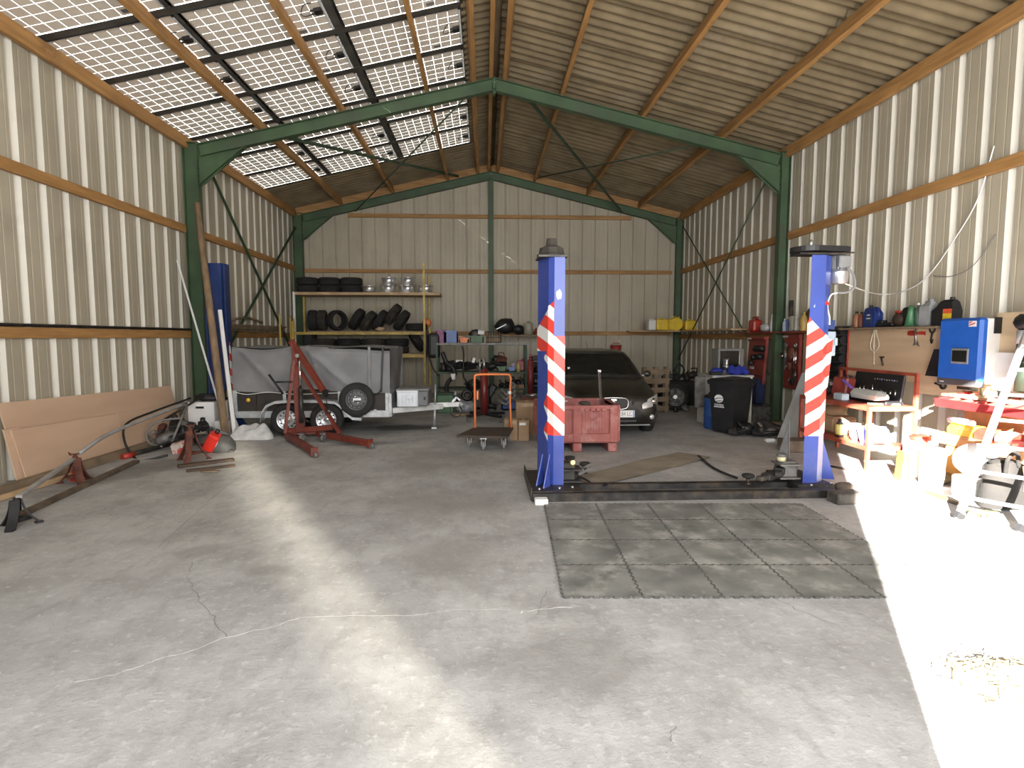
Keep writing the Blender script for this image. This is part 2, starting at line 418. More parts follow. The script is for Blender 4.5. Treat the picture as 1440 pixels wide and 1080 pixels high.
struct(b.obj('ceiling_right', FIBRE))
PX0, PX1, PY0, PY1 = -5.60, -0.335, 5.15, 14.68
b = B(); corr(b, XL - 0.15, XC, PY1, YB + 0.15, -1); corr(b, XL - 0.15, XC, YF - 0.2, PY0, -1); corr(b, PX1, XC, PY0, PY1, -1)
struct(b.obj('ceiling_left', FIBRE))
b = B(); b.tube([(XC, YF - .2, roofz(XC) + 0.03), (XC, YB + .15, roofz(XC) + 0.03)], 0.10, 10)
struct(b.obj('trim_ridge_cap', FIBRE))

# --- solar panels let into the left slope
def pv_material(name, gapcol, transparent):
    m = bpy.data.materials.new(name); m.use_nodes = True
    nt = m.node_tree; N = nt.nodes; L = nt.links; N.remove(N['Principled BSDF']); out = N['Material Output']
    tc = N.new('ShaderNodeTexCoord'); sp = N.new('ShaderNodeSeparateXYZ'); L.new(tc.outputs['Object'], sp.inputs[0])
    def mm(op, a, c=None):
        x = N.new('ShaderNodeMath'); x.operation = op
        for k, s in ((0, a), (1, c)):
            if s is None: continue
            if isinstance(s, (int, float)): x.inputs[k].default_value = s
            else: L.new(s, x.inputs[k])
        return x.outputs[0]
    def inside(co, half_n, pitch, gap):
        t = mm('PINGPONG', mm('ADD', co, pitch * half_n), pitch / 2)     # distance from the cell border
        a = mm('GREATER_THAN', t, gap)
        c = mm('LESS_THAN', mm('ABSOLUTE', co), pitch * half_n)
        return mm('MULTIPLY', a, c)
    cell = mm('MULTIPLY', inside(sp.outputs[0], 5, 0.166, 0.0038), inside(sp.outputs[1], 3, 0.168, 0.0038))
    gapb = N.new('ShaderNodeBsdfTransparent' if transparent else 'ShaderNodeBsdfTranslucent'); gapb.inputs[0].default_value = (*gapcol, 1)
    d = N.new('ShaderNodeBsdfPrincipled'); d.inputs['Roughness'].default_value = 0.35
    no = N.new('ShaderNodeTexNoise'); no.inputs['Scale'].default_value = 4; L.new(tc.outputs['Object'], no.inputs['Vector'])
    cm = N.new('ShaderNodeMix'); cm.data_type = 'RGBA'; cm.inputs[6].default_value = (0.56, 0.48, 0.39, 1); cm.inputs[7].default_value = (0.47, 0.40, 0.33, 1)
    L.new(no.outputs['Fac'], cm.inputs[0]); L.new(cm.outputs[2], d.inputs['Base Color'])
    ms = N.new('ShaderNodeMixShader'); L.new(cell, ms.inputs[0]); L.new(gapb.outputs[0], ms.inputs[1]); L.new(d.outputs[0], ms.inputs[2])
    tl = N.new('ShaderNodeBsdfTranslucent'); tl.inputs[0].default_value = (.9, .85, .78, 1)
    m2 = N.new('ShaderNodeMixShader'); m2.inputs[0].default_value = 0.008; L.new(d.outputs[0], m2.inputs[1]); L.new(tl.outputs[0], m2.inputs[2]); L.new(m2.outputs[0], ms.inputs[2])
    L.new(ms.outputs[0], out.inputs[0]); return m
def translucent(name, col):
    m = bpy.data.materials.new(name); m.use_nodes = True; N = m.node_tree.nodes; L = m.node_tree.links; N.remove(N['Principled BSDF'])
    t = N.new('ShaderNodeBsdfTranslucent'); t.inputs[0].default_value = (*col, 1); L.new(t.outputs[0], N['Material Output'].inputs[0]); return m
PVB = pv_material('solar_cells_underside', (0.30, 0.30, 0.29), False)
PVT = bpy.data.materials.new('panel_front_glass'); PVT.use_nodes = True
_n = PVT.node_tree.nodes; _n.remove(_n['Principled BSDF']); _t = _n.new('ShaderNodeBsdfTransparent'); _t.inputs[0].default_value = (.92, .93, .92, 1); PVT.node_tree.links.new(_t.outputs[0], _n['Material Output'].inputs[0])
EDGEY = translucent('yellowed_panel_margin', (0.16, 0.17, 0.055)); EDGEW = translucent('clear_panel_margin', (0.3, 0.3, 0.3))
RAIL = mat('grey_gutter_rail', (0.10, 0.092, 0.08), 0.6, 0.3, 0.2, 4)
LW, LH = 1.715, 1.05
def make_panel(label, cx, cy, first):
    z = raft(cx) + 0.235
    t = thing('solar_panel', label, 'solar panel', (cx, cy, z), group='solar panels in the left roof slope', rot=(0, -SA, 0))
    b = B()
    v = [b.bm.verts.new((sx * LW / 2, sy * LH / 2, sz * 0.004)) for sz in (-1, 1) for sx, sy in ((-1, -1), (1, -1), (1, 1), (-1, 1))]
    f = b.bm.faces.new((v[3], v[2], v[1], v[0])); f.material_index = 0
    f = b.bm.faces.new(v[4:]); f.material_index = 1
    for i in range(4): b.bm.faces.new((v[i], v[(i + 1) % 4], v[4 + (i + 1) % 4], v[4 + i])).material_index = 1
    b.obj('glass_sheet', [PVB, PVT], t)
    b = B(); b.box((-LW / 2 + 0.018, 0, -0.008), (0.036, LH, 0.004)); b.obj('lower_margin', EDGEY if first else EDGEW, t)
    b = B(); b.box((LW / 2 - 0.018, 0, -0.008), (0.036, LH, 0.004)); b.obj('upper_margin', EDGEW, t)
    b = B(); b.box((LW / 2 - 0.09, 0.0, -0.03), (0.11, 0.13, 0.045), bev=0.012); b.cyl((LW / 2 - .14, .04, -.03), (LW / 2 - .19, .04, -.03), .012); b.cyl((LW / 2 - .14, -.04, -.03), (LW / 2 - .19, -.04, -.03), .012)
    b.obj('junction_box', BLACK, t)
    b = B(); b.tube(chain([(LW / 2 - .19, .04, -.03), (LW / 2 - .27, .02, -.05), (LW / 2 - .30, -.12, -.09), (LW / 2 - .22, -.24, -.06), (LW / 2 - .12, -.22, -.04)]), 0.006, 6); b.obj('lead', BLACK, t)
    b = B(); b.box((LW / 2 - 0.42, LH / 2 - 0.10, -0.007), (0.12, 0.07, 0.003)); b.obj('rating_plate', GREY, t)
    return t
GAPS = [6.36 + 1.184 * k for k in range(-1, 8)]
COLX = (-4.70, -2.975, -1.185)
CN = ('eave', 'middle', 'ridge'); RN = ('ninth', 'eighth', 'seventh', 'sixth', 'fifth', 'fourth', 'third', 'second', 'rearmost')
for ci, cx in enumerate(COLX):
    for k in range(8):
        rn = RN[8 - (7 - k)] if k < 7 else 'rearmost'
        lab = 'solar panel in the %s column of the left roof, %s row%s' % (CN[ci], rn, ' from the back' if k < 7 else ' by the back wall')
        make_panel(lab, cx, (GAPS[k] + GAPS[k + 1]) / 2, ci == 0)
b = B()
for g in GAPS: b.bar((PX0, g, raft(PX0) + 0.245), (PX1, g, raft(PX1) + 0.245), 0.135, 0.03)
struct(b.obj('trim_panel_rails', RAIL))
b = B()
for x, w in ((-3.835, 0.10), (-2.08, 0.135), (-0.335, 0.05)): b.box((x, (GAPS[0] + GAPS[-1]) / 2, raft(x) + 0.25), (w, GAPS[-1] - GAPS[0], 0.03), rot=(0, -SA, 0))
struct(b.obj('trim_panel_joints', RAIL))

# --- timber purlins along the roof
PUR = [(-5.375, 0.20, 'left eave purlin of brown timber above the cream sheet wall'), (-4.05, 0.19, 'timber roof purlin under the solar panels, nearest the left eave'),
       (-2.60, 0.19, 'timber roof purlin under the middle of the solar panels'), (-1.05, 0.19, 'timber roof purlin under the solar panels, nearest the ridge'),
       (-0.20, 0.20, 'timber purlin at the top edge of the solar panels beside the ridge'), (0.13, 0.20, 'narrow timber ridge purlin, middle of the three at the ridge'),
       (0.40, 0.20, 'timber purlin just right of the ridge under corrugated sheets'), (1.45, 0.19, 'timber purlin under the corrugated slope, first out from the ridge group'),
       (2.97, 0.19, 'timber purlin under the middle of the corrugated slope'), (4.48, 0.19, 'timber purlin under the corrugated slope, nearest the right eave'),
       (5.74, 0.20, 'right eave purlin of brown timber above the cream sheet wall')]
for x, h, lab in PUR:
    b = B(); s = 0 if abs(x - XC) < 0.1 else (1 if x > XC else -1)
    eave = abs(x - XC) > 5
    zc = raft(x) + h / 2 if not eave else raft(x) + 0.2 - 0.10 - .02
    b.box((0, 0, 0), (0.075 if not eave else 0.07, YB - YF - 0.1, h), rot=(0, s * SA if not eave else 0, 0), bev=0.006)
    o = b.obj('roof_purlin', WOOD, loc=(x, (YB + YF) / 2, zc)); tag(o, lab, 'roof beam', 'timber roof purlins')
    
# --- timber wall girts
def girt(p0, p1, h, d, lab, m):
    b = B(); p0, p1 = V(p0), V(p1); b.bar(p0 - (p0 + p1) / 2, p1 - (p0 + p1) / 2, d, h, bev=0.006)
    o = b.obj('wall_girt', m, loc=(p0 + p1) / 2); tag(o, lab, 'wall rail', 'timber wall girts'); return o
def along(X, y0, y1, z): return (X, y0, z), (X, y1, z)
for X, s, side in ((XL + 0.035, 1, 'left'), (XR - 0.035, -1, 'right')):
    for z, hh, w in ((3.60, 0.14, 'upper'), (1.70, 0.13, 'lower')):
        if side == 'right' : z -= 0.03
        girt(*along(X, YF + .1, YFR - 0.1, z), hh, 0.06, '%s timber girt on the %s wall, in front of the green column' % (w, side), WOOD)
        girt(*along(X, YFR + 0.1, YB - 0.1, z), hh, 0.06, '%s timber girt on the %s wall, between green column and back wall' % (w, side), WOOD)
girt((-3.9, YB - .035, 5.12), (4.3, YB - .035, 5.12), 0.11, 0.06, 'top timber girt across the back gable wall', WOODX)
girt((XL + .28, YB - .035, 3.55), (XR - .28, YB - .035, 3.55), 0.11, 0.06, 'middle timber girt across the back wall above the tyre shelves', WOODX)
girt((XL + .28, YB - .035, 1.76), (XR - .28, YB - .035, 1.76), 0.11, 0.06, 'lowest timber girt across the back wall at shelf height', WOODX)
b = B(); b.tube([(0, -5.8, 0), (0, 5.8, 0)], 0.02, 8); o = b.obj('steel_conduit', DSTEEL, loc=(XL + 0.05, 4.95, 1.79)); tag(o, 'dark conduit pipe lying along the lower left wall girt', 'pipe')

# --- green steel portal frames
def hsec(b, p0, p1, depth, width, depdir, t=0.012, tw=0.008):
    """I-section from p0 to p1: two flanges separated along depdir, plus web"""
    p0, p1, d = V(p0), V(p1), V(depdir).normalized(); z = (p1 - p0).normalized(); w = z.cross(d)
    for s in (-1, 1):
        o = d * s * (depth / 2 - t / 2); b.bar(p0 + o, p1 + o, width, t, up=d)
    b.bar(p0, p1, tw, depth - 2 * t, up=d)
def frame(y, label, rear=False):
    t = thing('portal_frame', label, 'steel frame', (XC, y, 0), group='green steel portal frames')
    H = XR - XC - 0.02
    for s in (-1, 1):
        cd = 0.26 if s < 0 else 0.18
        xo = s * (H - 0.01 - cd / 2); zt = APEX - SL * (H - 0.28) 
        b = B(); hsec(b, (xo, 0, 0), (xo, 0, zt + 0.02), cd, 0.15, (1, 0, 0)); b.box((xo, 0, 0.008), (0.32, 0.24, 0.016)); b.box((xo, 0, zt + .02), (cd, .15, .012)); b.obj('column', GREEN, t)
        n = V((s * SL, 0, 1)).normalized()
        b = B(); a = V((0, 0, APEX)) - n * 0.11; c = V((s * (H - 0.01 - cd), 0, APEX - SL * (H - 0.01 - cd))) - n * 0.11
        hsec(b, a, c, 0.22, 0.13, n); b.box((s * 0.012, 0, APEX - .14), (0.024, 0.13, 0.3)); b.obj('rafter', GREEN, t)
        xi = s * (H - 0.01 - cd); zi = APEX - SL * (H - 0.01 - cd) - 0.2
        b = B(); hl = 0.86
        p = [(xi, 0, zi), (xi, 0, zi - 0.52), (xi - s * 0.10, 0, zi - 0.50), (xi - s * hl, 0, zi + SL * hl), ]
        b.prism([(q[0], -0.006, q[2]) for q in p], (0, 0.012, 0))
        b.bar((xi - s * .0, 0, zi - 0.52), (xi - s * hl, 0, zi + SL * hl - .01), 0.13, 0.012)
        b.obj('haunch', GREEN, t)
        for k in (-1, 1):
            for j in range(3):
                b = B(); b.cyl((xi - s * 0.012, k * 0.04, zi - 0.1 - j * 0.13), (xi + s * 0.03, k * 0.04, zi - 0.1 - j * 0.13), 0.012, seg=6); b.obj('bolt', DSTEEL, t)
    b = B(); b.cyl((0, -.07, APEX - .10), (0, -.085, APEX - .10), 0.014, seg=6); b.obj('ridge_bolt', STEEL, t)
    return t
frame(YFR, 'green steel portal frame spanning the barn in front of the trailer and lift')
frame(16.72, 'green steel portal frame standing against the back wall')
b = B(); hsec(b, (0, 0, 0), (0, 0, 6.12), 0.12, 0.15, (0, 1, 0)); o = b.obj('gable_post', GREEN, loc=(XC, 16.72, 0)); tag(o, 'green steel post in the middle of the back wall', 'post')
b = B()
for s in (-1, 1): b.bar((XC, 16.70, APEX + .10), (XC + s * 5.5, 16.70, APEX + .10 - SL * 5.5), 0.03, 0.2)
struct(b.obj('trim_gable_fascia', WOODX))
def brace(p0, p1, r, lab, angle=True):
    p0, p1 = V(p0), V(p1); c = (p0 + p1) / 2; b = B()
    if angle: b.bar(p0 - c, p1 - c, 0.06, 0.006); b.bar(p0 - c + V((0, 0, .027)), p1 - c + V((0, 0, .027)), 0.006, 0.06)
    else: b.tube([p0 - c, p1 - c], r, 8)
    o = b.obj('cross_brace', GREEND, loc=c); tag(o, lab, 'brace', 'diagonal steel braces')
brace(aY(405, 196, 10.95) , aY(645, 249, 16.6), 0.02, 'long shallow diagonal brace under the solar panels')
brace(aY(651, 141, 10.95), aY(500, 297, 16.6), 0.016, 'thin steep diagonal rod under the solar panels', False)
brace(aY(741, 137, 10.95), aY(874, 298, 16.6), 0.02, 'angle iron diagonal brace under the corrugated right slope')
brace(aY(981, 204, 10.95), aY(752, 251, 16.6), 0.016, 'thin diagonal rod under the corrugated right slope', False)
brace(aX(298, 245, XL + .12), (XL + .12, 16.4, 0.95), 0.02, 'green angle brace on left wall falling from green column towards the back')
brace((XL + .16, 16.5, 4.7), (XL + .16, 11.1, 0.75), 0.02, 'brown diagonal brace on left wall rising towards the back corner', True)
brace(aX(1079, 250, XR - .14), (XR - .14, 16.5, 1.0), 0.016, 'thin brace on right wall falling from green column towards the back', False)
brace((XR - .10, 16.5, 4.85), (XR - .10, 11.2, 0.9), 0.014, 'thin brace on right wall rising towards the back corner', False)
# ================================================================== the two-post lift, mats, crate and car
def Wb(t):
    """a builder that takes world positions for a part of thing t"""
    b = B(); M = Matrix.Translation(t.location) @ t.rotation_euler.to_matrix().to_4x4(); b.T = M.inverted(); return b
def stripe_mat(name, slope, period, off=0.0, axis=0):
    m = bpy.data.materials.new(name); m.use_nodes = True; N = m.node_tree.nodes; L = m.node_tree.links; b = N['Principled BSDF']
    tc = N.new('ShaderNodeTexCoord'); sp = N.new('ShaderNodeSeparateXYZ'); L.new(tc.outputs['Object'], sp.inputs[0])
    def mm(op, a, c):
        x = N.new('ShaderNodeMath'); x.operation = op
        for k, s in ((0, a), (1, c)):
            if isinstance(s, (int, float)): x.inputs[k].default_value = s
            else: L.new(s, x.inputs[k])
        return x.outputs[0]
    q = mm('ADD', mm('ADD', sp.outputs[2], mm('MULTIPLY', sp.outputs[axis], slope)), off)
    f = mm('GREATER_THAN', mm('FRACT', mm('DIVIDE', q, period), 0), 0.5)
    x = N.new('ShaderNodeMix'); x.data_type = 'RGBA'; x.inputs[6].default_value = (0.66, 0.66, 0.66, 1); x.inputs[7].default_value = (0.62, 0.045, 0.03, 1)
    L.new(f, x.inputs[0]); L.new(x.outputs[2], b.inputs['Base Color']); b.inputs['Roughness'].default_value = 0.4
    return m
LX, LY, RX, RY = 0.70, 6.02, 3.515, 5.96
lift = thing('two_post_lift', 'blue two post car lift with red and white striped tape and motor on top', 'car lift', (2.1, 5.95, 0))
POLL = [(0.575, 6.20), (0.66, 5.93), (0.715, 5.88), (0.825, 5.88), (0.825, 6.20)]
POLR = [(3.60, 6.18), (3.395, 5.84), (3.545, 5.83), (3.66, 5.93), (3.70, 6.16)]
def hull_post(pol, z0, z1, name):
    b = Wb(lift)
    b.prism([(x, y, z0) for x, y in pol], (0, 0, z1 - z0))
    return b.obj(name, BLUE, lift)
pl = hull_post(POLL, 0.09, 2.49, 'post'); pl['label'] = 'left blue post'
pr = hull_post(POLR, 0.09, 2.50, 'post'); pr['label'] = 'right blue post'
def off(pol, d):
    """polygon pushed outward by d (counted as convex, ordered as given)"""
    c = V((sum(p[0] for p in pol) / len(pol), sum(p[1] for p in pol) / len(pol)))
    out = []
    n = len(pol)
    for i in range(n):
        p0, p, p1 = V(pol[i - 1]), V(pol[i]), V(pol[(i + 1) % n])
        n0 = V(((p - p0).y, -(p - p0).x)).normalized(); n1 = V(((p1 - p).y, -(p1 - p).x)).normalized()
        if n0.dot(p - c) < 0: n0 = -n0
        if n1.dot(p - c) < 0: n1 = -n1
        k = (n0 + n1).normalized(); out.append(p + k * d / max(0.4, k.dot(n0)))
    return out
def tape(pol, segs, name, m):
    """thin stuck-on sheet: for each edge index, (z bottom left, bottom right, top left, top right)"""
    o1 = off(pol, 0.0035); b = Wb(lift)
    for i, za, zb, zc, zd in segs:
        p, q = o1[i], o1[i + 1]; nn = (q - p); nn = V((nn.y, -nn.x, 0)).normalized() * 0.0015
        b.prism([(p.x, p.y, za), (q.x, q.y, zb), (q.x, q.y, zd), (p.x, p.y, zc)], nn)
    return b.obj(name, m, lift)
SL1 = stripe_mat('striped_tape_falling', 0.95, 0.275, 0.06)
SL2 = stripe_mat('striped_tape_rising', -0.62, 0.245, 0.10)
tape(POLL, [(0, 1.50, 1.50, 1.74, 1.94), (1, 0.62, 0.62, 1.97, 2.02), (2, 0.62, 0.62, 1.66, 1.66)], 'striped_tape', SL1)
b = Wb(lift)      # torn tape edge curling round the left face
for zc, h in ((1.46, 0.10), (0.98, 0.16), (0.70, 0.14)):
    b.prism([(0.657, 5.922, zc - h), (0.657, 5.922, zc + h * .6), (0.627, 6.012, zc - h * .2), (0.63, 6.0, zc - h * .5)], (-0.0025, -0.001, 0))
b.obj('torn_tape', SL1, lift)
tape(POLR, [(1, 0.60, 0.60, 1.86, 1.70), (2, 0.60, 0.62, 1.70, 1.66)], 'striped_tape', SL2)
b = Wb(lift); b.prism([(3.372, 5.835, 1.05), (3.40, 5.835, 1.0), (3.40, 5.835, 1.86), (3.372, 5.835, 1.80)], (0, -0.002, 0)); b.prism([(3.60, 5.90, 1.05), (3.66, 5.90, 1.12), (3.70, 5.90, 1.62), (3.60, 5.90, 1.64)], (0, -0.002, 0)); b.obj('torn_tape', SL2, lift)
b = Wb(lift); rn = random.Random(3)
b.prism([(0.745 + 0.03 * math.cos(a) * rn.uniform(.7, 1.2) + .02, 5.8765, 2.085 + 0.052 * math.sin(a) * rn.uniform(.75, 1.2)) for a in [k * 2 * PI / 13 for k in range(13)]], (0, -0.001, 0)); b.obj('torn_sticker', WHITEP, lift)
b = Wb(lift)
b.box((3.47, 5.838, 1.985), (0.05, .003, 0.07), rot=(0, 0.5, 0)); b.box((3.50, 5.838, 1.955), (0.07, .003, 0.03))
b.obj('worn_sticker', mat('clear_sticker', (0.45, 0.52, 0.75), 0.3), lift)
b = Wb(lift); b.box((3.605, 5.876, 2.005), (0.12, .006, 0.035), rot=(0, 0, .716)); b.obj('red_marker', TAPER, lift)
# gussets
for x, y0, top in ((0.60, 5.90, 0.40), (0.665, 5.80, 0.42)):
    b = Wb(lift); b.prism([(x, y0 + .04, 0.09), (x - 0.075, y0 - .06, 0.09), (x + 0.005, y0 + .08, top), (x + .01, y0 + .1, 0.09)], (0.012, 0, 0)); b.obj('gusset', BLUE, lift)
b = Wb(lift); b.prism([(3.68, 6.02, 0.09), (3.83, 5.97, 0.09), (3.68, 6.02, 0.62)], (0, 0.014, 0)); b.obj('gusset', BLUE, lift)
b = Wb(lift); b.prism([(3.385, 6.10, 0.1), (3.395, 6.3, 0.1), (3.30, 6.3, 0.1), (3.385, 6.14, 0.72)], (0.01, 0, 0)); b.obj('gusset', GREY, lift)
# base frame
b = Wb(lift)
b.box((2.04, 5.62, 0.042), (3.14, 0.10, 0.084), bev=.004); b.box((2.05, 6.02, 0.035), (2.6, 0.09, 0.06))
b.obj('cross_member', DSTEEL, lift)
for x0, x1 in ((0.46, 1.00), (3.30, 3.70)):
    b = Wb(lift); b.box(((x0 + x1) / 2, 6.10, 0.05), (x1 - x0, 0.94 if x0 < 2 else 0.7, 0.084), bev=.006); b.obj('base_plate', DSTEEL, lift)
for x, y in ((0.55, 5.70), (0.76, 5.72), (0.90, 5.76), (3.42, 5.72), (3.68, 5.80), (0.93, 6.35)):
    b = Wb(lift); b.cyl((x, y, 0.085), (x, y, 0.11), 0.016, seg=6); b.obj('anchor_bolt', STEEL, lift)
b = Wb(lift); b.bar((0.462, 5.60, .07), (0.462, 6.66, .07), 0.012, 0.13); b.obj('side_plate', DSTEEL, lift)
b = Wb(lift); b.box((0.55, 5.50, 0.03), (0.13, 0.10, 0.06), bev=.008); b.cyl((0.52, 5.448, .035), (0.52, 5.455, .035), .012, seg=8); b.cyl((0.57, 5.448, .035), (0.57, 5.455, .035), .012, seg=8); b.obj('levelling_foot', WHITE, lift)
# carriages, arms and pads
def pad(x, y, z, r=0.062):
    b = Wb(lift); b.lathe([(0, -.012), (r * .8, -.012), (r, 0), (r, .018), (r * .85, .026), (0, .026)], (x, y, z), seg=20); p = b.obj('lifting_pad', RUBBER, lift)
    b = Wb(lift); b.cyl((x, y, z - .085), (x, y, z - .01), 0.020); b.cyl((x, y, z - .10), (x, y, z - .06), 0.032); b.obj('pad_screw', DSTEEL, lift)
b = Wb(lift); b.box((0.90, 6.08, 0.20), (0.14, 0.16, 0.20), bev=.01); b.box((0.93, 6.03, 0.235), (0.20, 0.22, 0.016)); b.box((.93, 6.03, .11), (.2, .22, .016)); b.obj('carriage', DSTEEL, lift)
b = Wb(lift); b.box((3.31, 6.02, 0.20), (0.17, 0.16, 0.20), bev=.01); b.box((3.28, 5.98, 0.275), (0.22, 0.22, 0.016)); b.box((3.28, 5.98, 0.13), (0.22, 0.22, 0.016)); b.obj('carriage', CAST, lift)
def arm(p, q, r=None):
    b = Wb(lift); b.bar(p, q, 0.10, 0.075, bev=.012)
    d = (V(q) - V(p)).normalized(); b.bar(V(q) - d * .05, V(q) + d * (.14), 0.07, 0.05, bev=.008)
    b.obj('swing_arm', mat('black_arm_paint', (0.03, 0.028, 0.027), 0.55, 0.1, 0.2, 8, dirt=(0.10, 0.08, 0.06), dscale=5), lift)
arm((0.95, 6.08, 0.13), (1.02, 6.36, 0.13)); arm((0.93, 6.10, 0.15), (0.93, 6.55, 0.14))
pad(1.12, 6.28, 0.215); pad(0.985, 6.52, 0.235)
b = Wb(lift); b.bar((1.02, 6.3, .19), (1.12, 6.28, .14), .06, .03); b.obj('arm_link', STEEL, lift); b = Wb(lift); b.bar((.93, 6.5, .2), (.985, 6.52, .15), .05, .03); b.obj('arm_link', STEEL, lift); b = Wb(lift); b.bar((1.0, 6.0, .175), (1.19, 6.12, .215), .012, .03); b.bar((1.02, 6.1, .2), (1.2, 6.2, .25), .01, .02); b.obj('release_lever', STEEL, lift)
b = Wb(lift); b.cyl((0.935, 6.0, 0.27), (0.935, 6.0, 0.325), 0.03); b.cyl((.935, 5.985, .31), (.935, 5.96, .312), .026, seg=10); b.obj('brass_pin', mat('brass', (0.62, 0.52, 0.28), .35, .7), lift)
RA = fl(1076, 671, .17); arm((3.24, 6.02, 0.16), RA); arm((3.27, 6.05, 0.20), fl(1096, 664, .20))
PP = fl(1052, 672, .15); pad(PP.x, PP.y, 0.165, 0.065)
b = Wb(lift); b.lathe([(0, .0), (.045, .0), (.045, .06), (.055, .065), (.055, .085), (.03, .10), (0, .10)], (3.24, 6.0, 0.285)); b.obj('pivot_pin', CAST, lift)
b = Wb(lift); b.cyl((3.24, 6.0, 0.30), (3.24, 6.0, 0.345), 0.047, seg=16); b.obj('pin_label', mat('cream_label', (.66, .60, .36), .5), lift)
# left cap
b = Wb(lift); b.lathe([(0.0, 0.0), (.152, 0.0), (.155, .02), (.135, .03), (.125, .09), (.07, .115), (.06, .125), (.05, .19), (.0, .19)], (0.70, 6.03, 2.485), seg=10, smooth=False); b.obj('dust_cap', DUSTRUB, lift)
b = Wb(lift); b.box((0.70, 6.04, 2.478), (0.30, 0.35, 0.02)); b.obj('top_plate', DSTEEL, lift)
# right head: belt cover and motor
b = Wb(lift)
ring = [(3.45 + 0.185 * math.cos(a), 6.0 + 0.185 * math.sin(a)) for a in [PI / 2 + k * PI / 14 for k in range(15)]] + [(3.78, 5.87), (3.86, 5.92), (3.86, 6.1), (3.78, 6.14)]
b.prism([(x, y, 2.545) for x, y in ring], (0, 0, 0.055)); b.obj('belt_cover', BLACK, lift)
b = Wb(lift); b.box((3.55, 6.0, 2.525), (0.5, 0.2, 0.02)); b.box((3.85, 5.98, 2.55), (0.2, 0.03, 0.012), rot=(0, 0, .3)); b.obj('motor_bracket', DSTEEL, lift)
b = Wb(lift); b.lathe([(0, 0), (.026, 0), (.026, .05), (.018, .075), (0, .085)], (3.47, 6.0, 2.60), seg=10); b.obj('shaft_end', STEEL, lift)
mo = Wb(lift); mo.lathe([(0, .0), (.055, .0), (.09, .02), (.10, .12), (.10, .135), (.085, .14), (.085, .30), (0, .30)], (3.79, 6.0, 2.215), seg=24)
for k in range(20):
    a = k * 2 * PI / 20; mo.box((3.79 + .092 * math.cos(a), 6.0 + .092 * math.sin(a), 2.44), (.018, .005, .13), rot=(0, 0, a))
mo = mo.obj('motor', ALU, lift)
b = Wb(lift); b.box((3.775, 5.895, 2.44), (.13, .05, .12), bev=.008); b.obj('terminal_box', GREY, mo if False else lift)
b = Wb(lift); b.tube(chain([(3.80, 5.88, 2.38), (3.86, 5.86, 2.30), (3.88, 5.86, 2.18), (3.80, 5.86, 2.12), (3.70, 5.87, 2.115)]), .012, 8); b.obj('conduit', GREY, lift)
b = Wb(lift); b.tube(chain([(3.71, 5.87, 2.115), (3.64, 5.88, 2.09), (3.62, 5.90, 1.98), (3.66, 5.92, 1.86), (3.67, 5.93, 1.78)]), .008, 8); b.obj('motor_cable', WHITEP, lift)
b = Wb(lift); b.box((3.70, 5.99, 1.78), (.09, .08, .10), bev=.005); b.obj('switch_box', DBLUE, lift)
b = Wb(lift); b.box((3.70, 5.98, 1.58), (.10, .10, .26), bev=.008); b.box((3.745, 5.925, 1.60), (.03, .012, .08)); b.obj('control_box', mat('pale_blue_grey', (.30, .36, .42), .5), lift)
tag((lambda b: (b.box((0, 0, 0.055), (0.30, 0.17, 0.11), bev=.012), b.obj('timber_block', mat('grey_dark_wood', (.085, .075, .063), .85, 0, .3, 6, .3), loc=(3.60, 5.42, 0), rot=(0, 0, .12)))[1])(B()), 'weathered timber block in front of right lift post', 'block')
b = B(); b.ell((0, 0, .06), (.10, .08, .062), 2, .12, seed=4); tag(b.obj('stone', mat('brown_stone', (.15, .115, .085), .9, 0, .3, 9, .4), loc=(3.80, 5.75, 0)), 'brown stone beside the foot of the right lift post', 'stone')

# --- rubber mat tiles
MATM = [mat('rubber_mat_%d' % k, (0.20 + .012 * k, 0.202 + .012 * k, 0.186 + .011 * k), 0.85, 0, 0.3, 3.5, 0.3, 60, world=True, col2=(0.095, 0.098, 0.088), dirt=(0.34, 0.335, 0.31), dscale=3.2, dlo=0.5, dhi=0.72) for k in range(3)]
MATJ = mat('dirty_mat_joint', (.115, .114, .104), .9, 0, .3, 9, world=True)
def tile_mesh(m):
    T = 0.507; n = 8; d = 0.011; pts = []
    def side(a, c, nrm, sgn):
        a, c, nrm = V(a), V(c), V(nrm)
        for i in range(n):
            for t, o in ((.1, 0), (.2, 1), (.7, 1), (.8, 0)):
                pts.append(a.lerp(c, (i + t) / n) + nrm * (d * sgn * (o - .5)))
    h = T / 2
    side((-h, -h, 0), (h, -h, 0), (0, -1, 0), 1); side((h, -h, 0), (h, h, 0), (1, 0, 0), 1); side((h, h, 0), (-h, h, 0), (0, 1, 0), -1); side((-h, h, 0), (-h, -h, 0), (-1, 0, 0), -1)
    b = B(); b.prism([(p.x * .995, p.y * .995, 0) for p in pts], (0, 0, 0.013))
    top = max(b.bm.faces, key=lambda f: f.calc_center_median().z); bmesh.ops.inset_region(b.bm, faces=[top], thickness=0.007)
    for f in b.bm.faces:
        if f is not top: f.material_index = 1
    return b
mo0 = V((0.575, 5.49, 0.0)); ux = V((1, -0.047, 0)).normalized(); uy = V((-0.047, -1, 0)).normalized()
row = ('back', 'second', 'third', 'front'); colw = ('first', 'second', 'third', 'fourth', 'fifth')
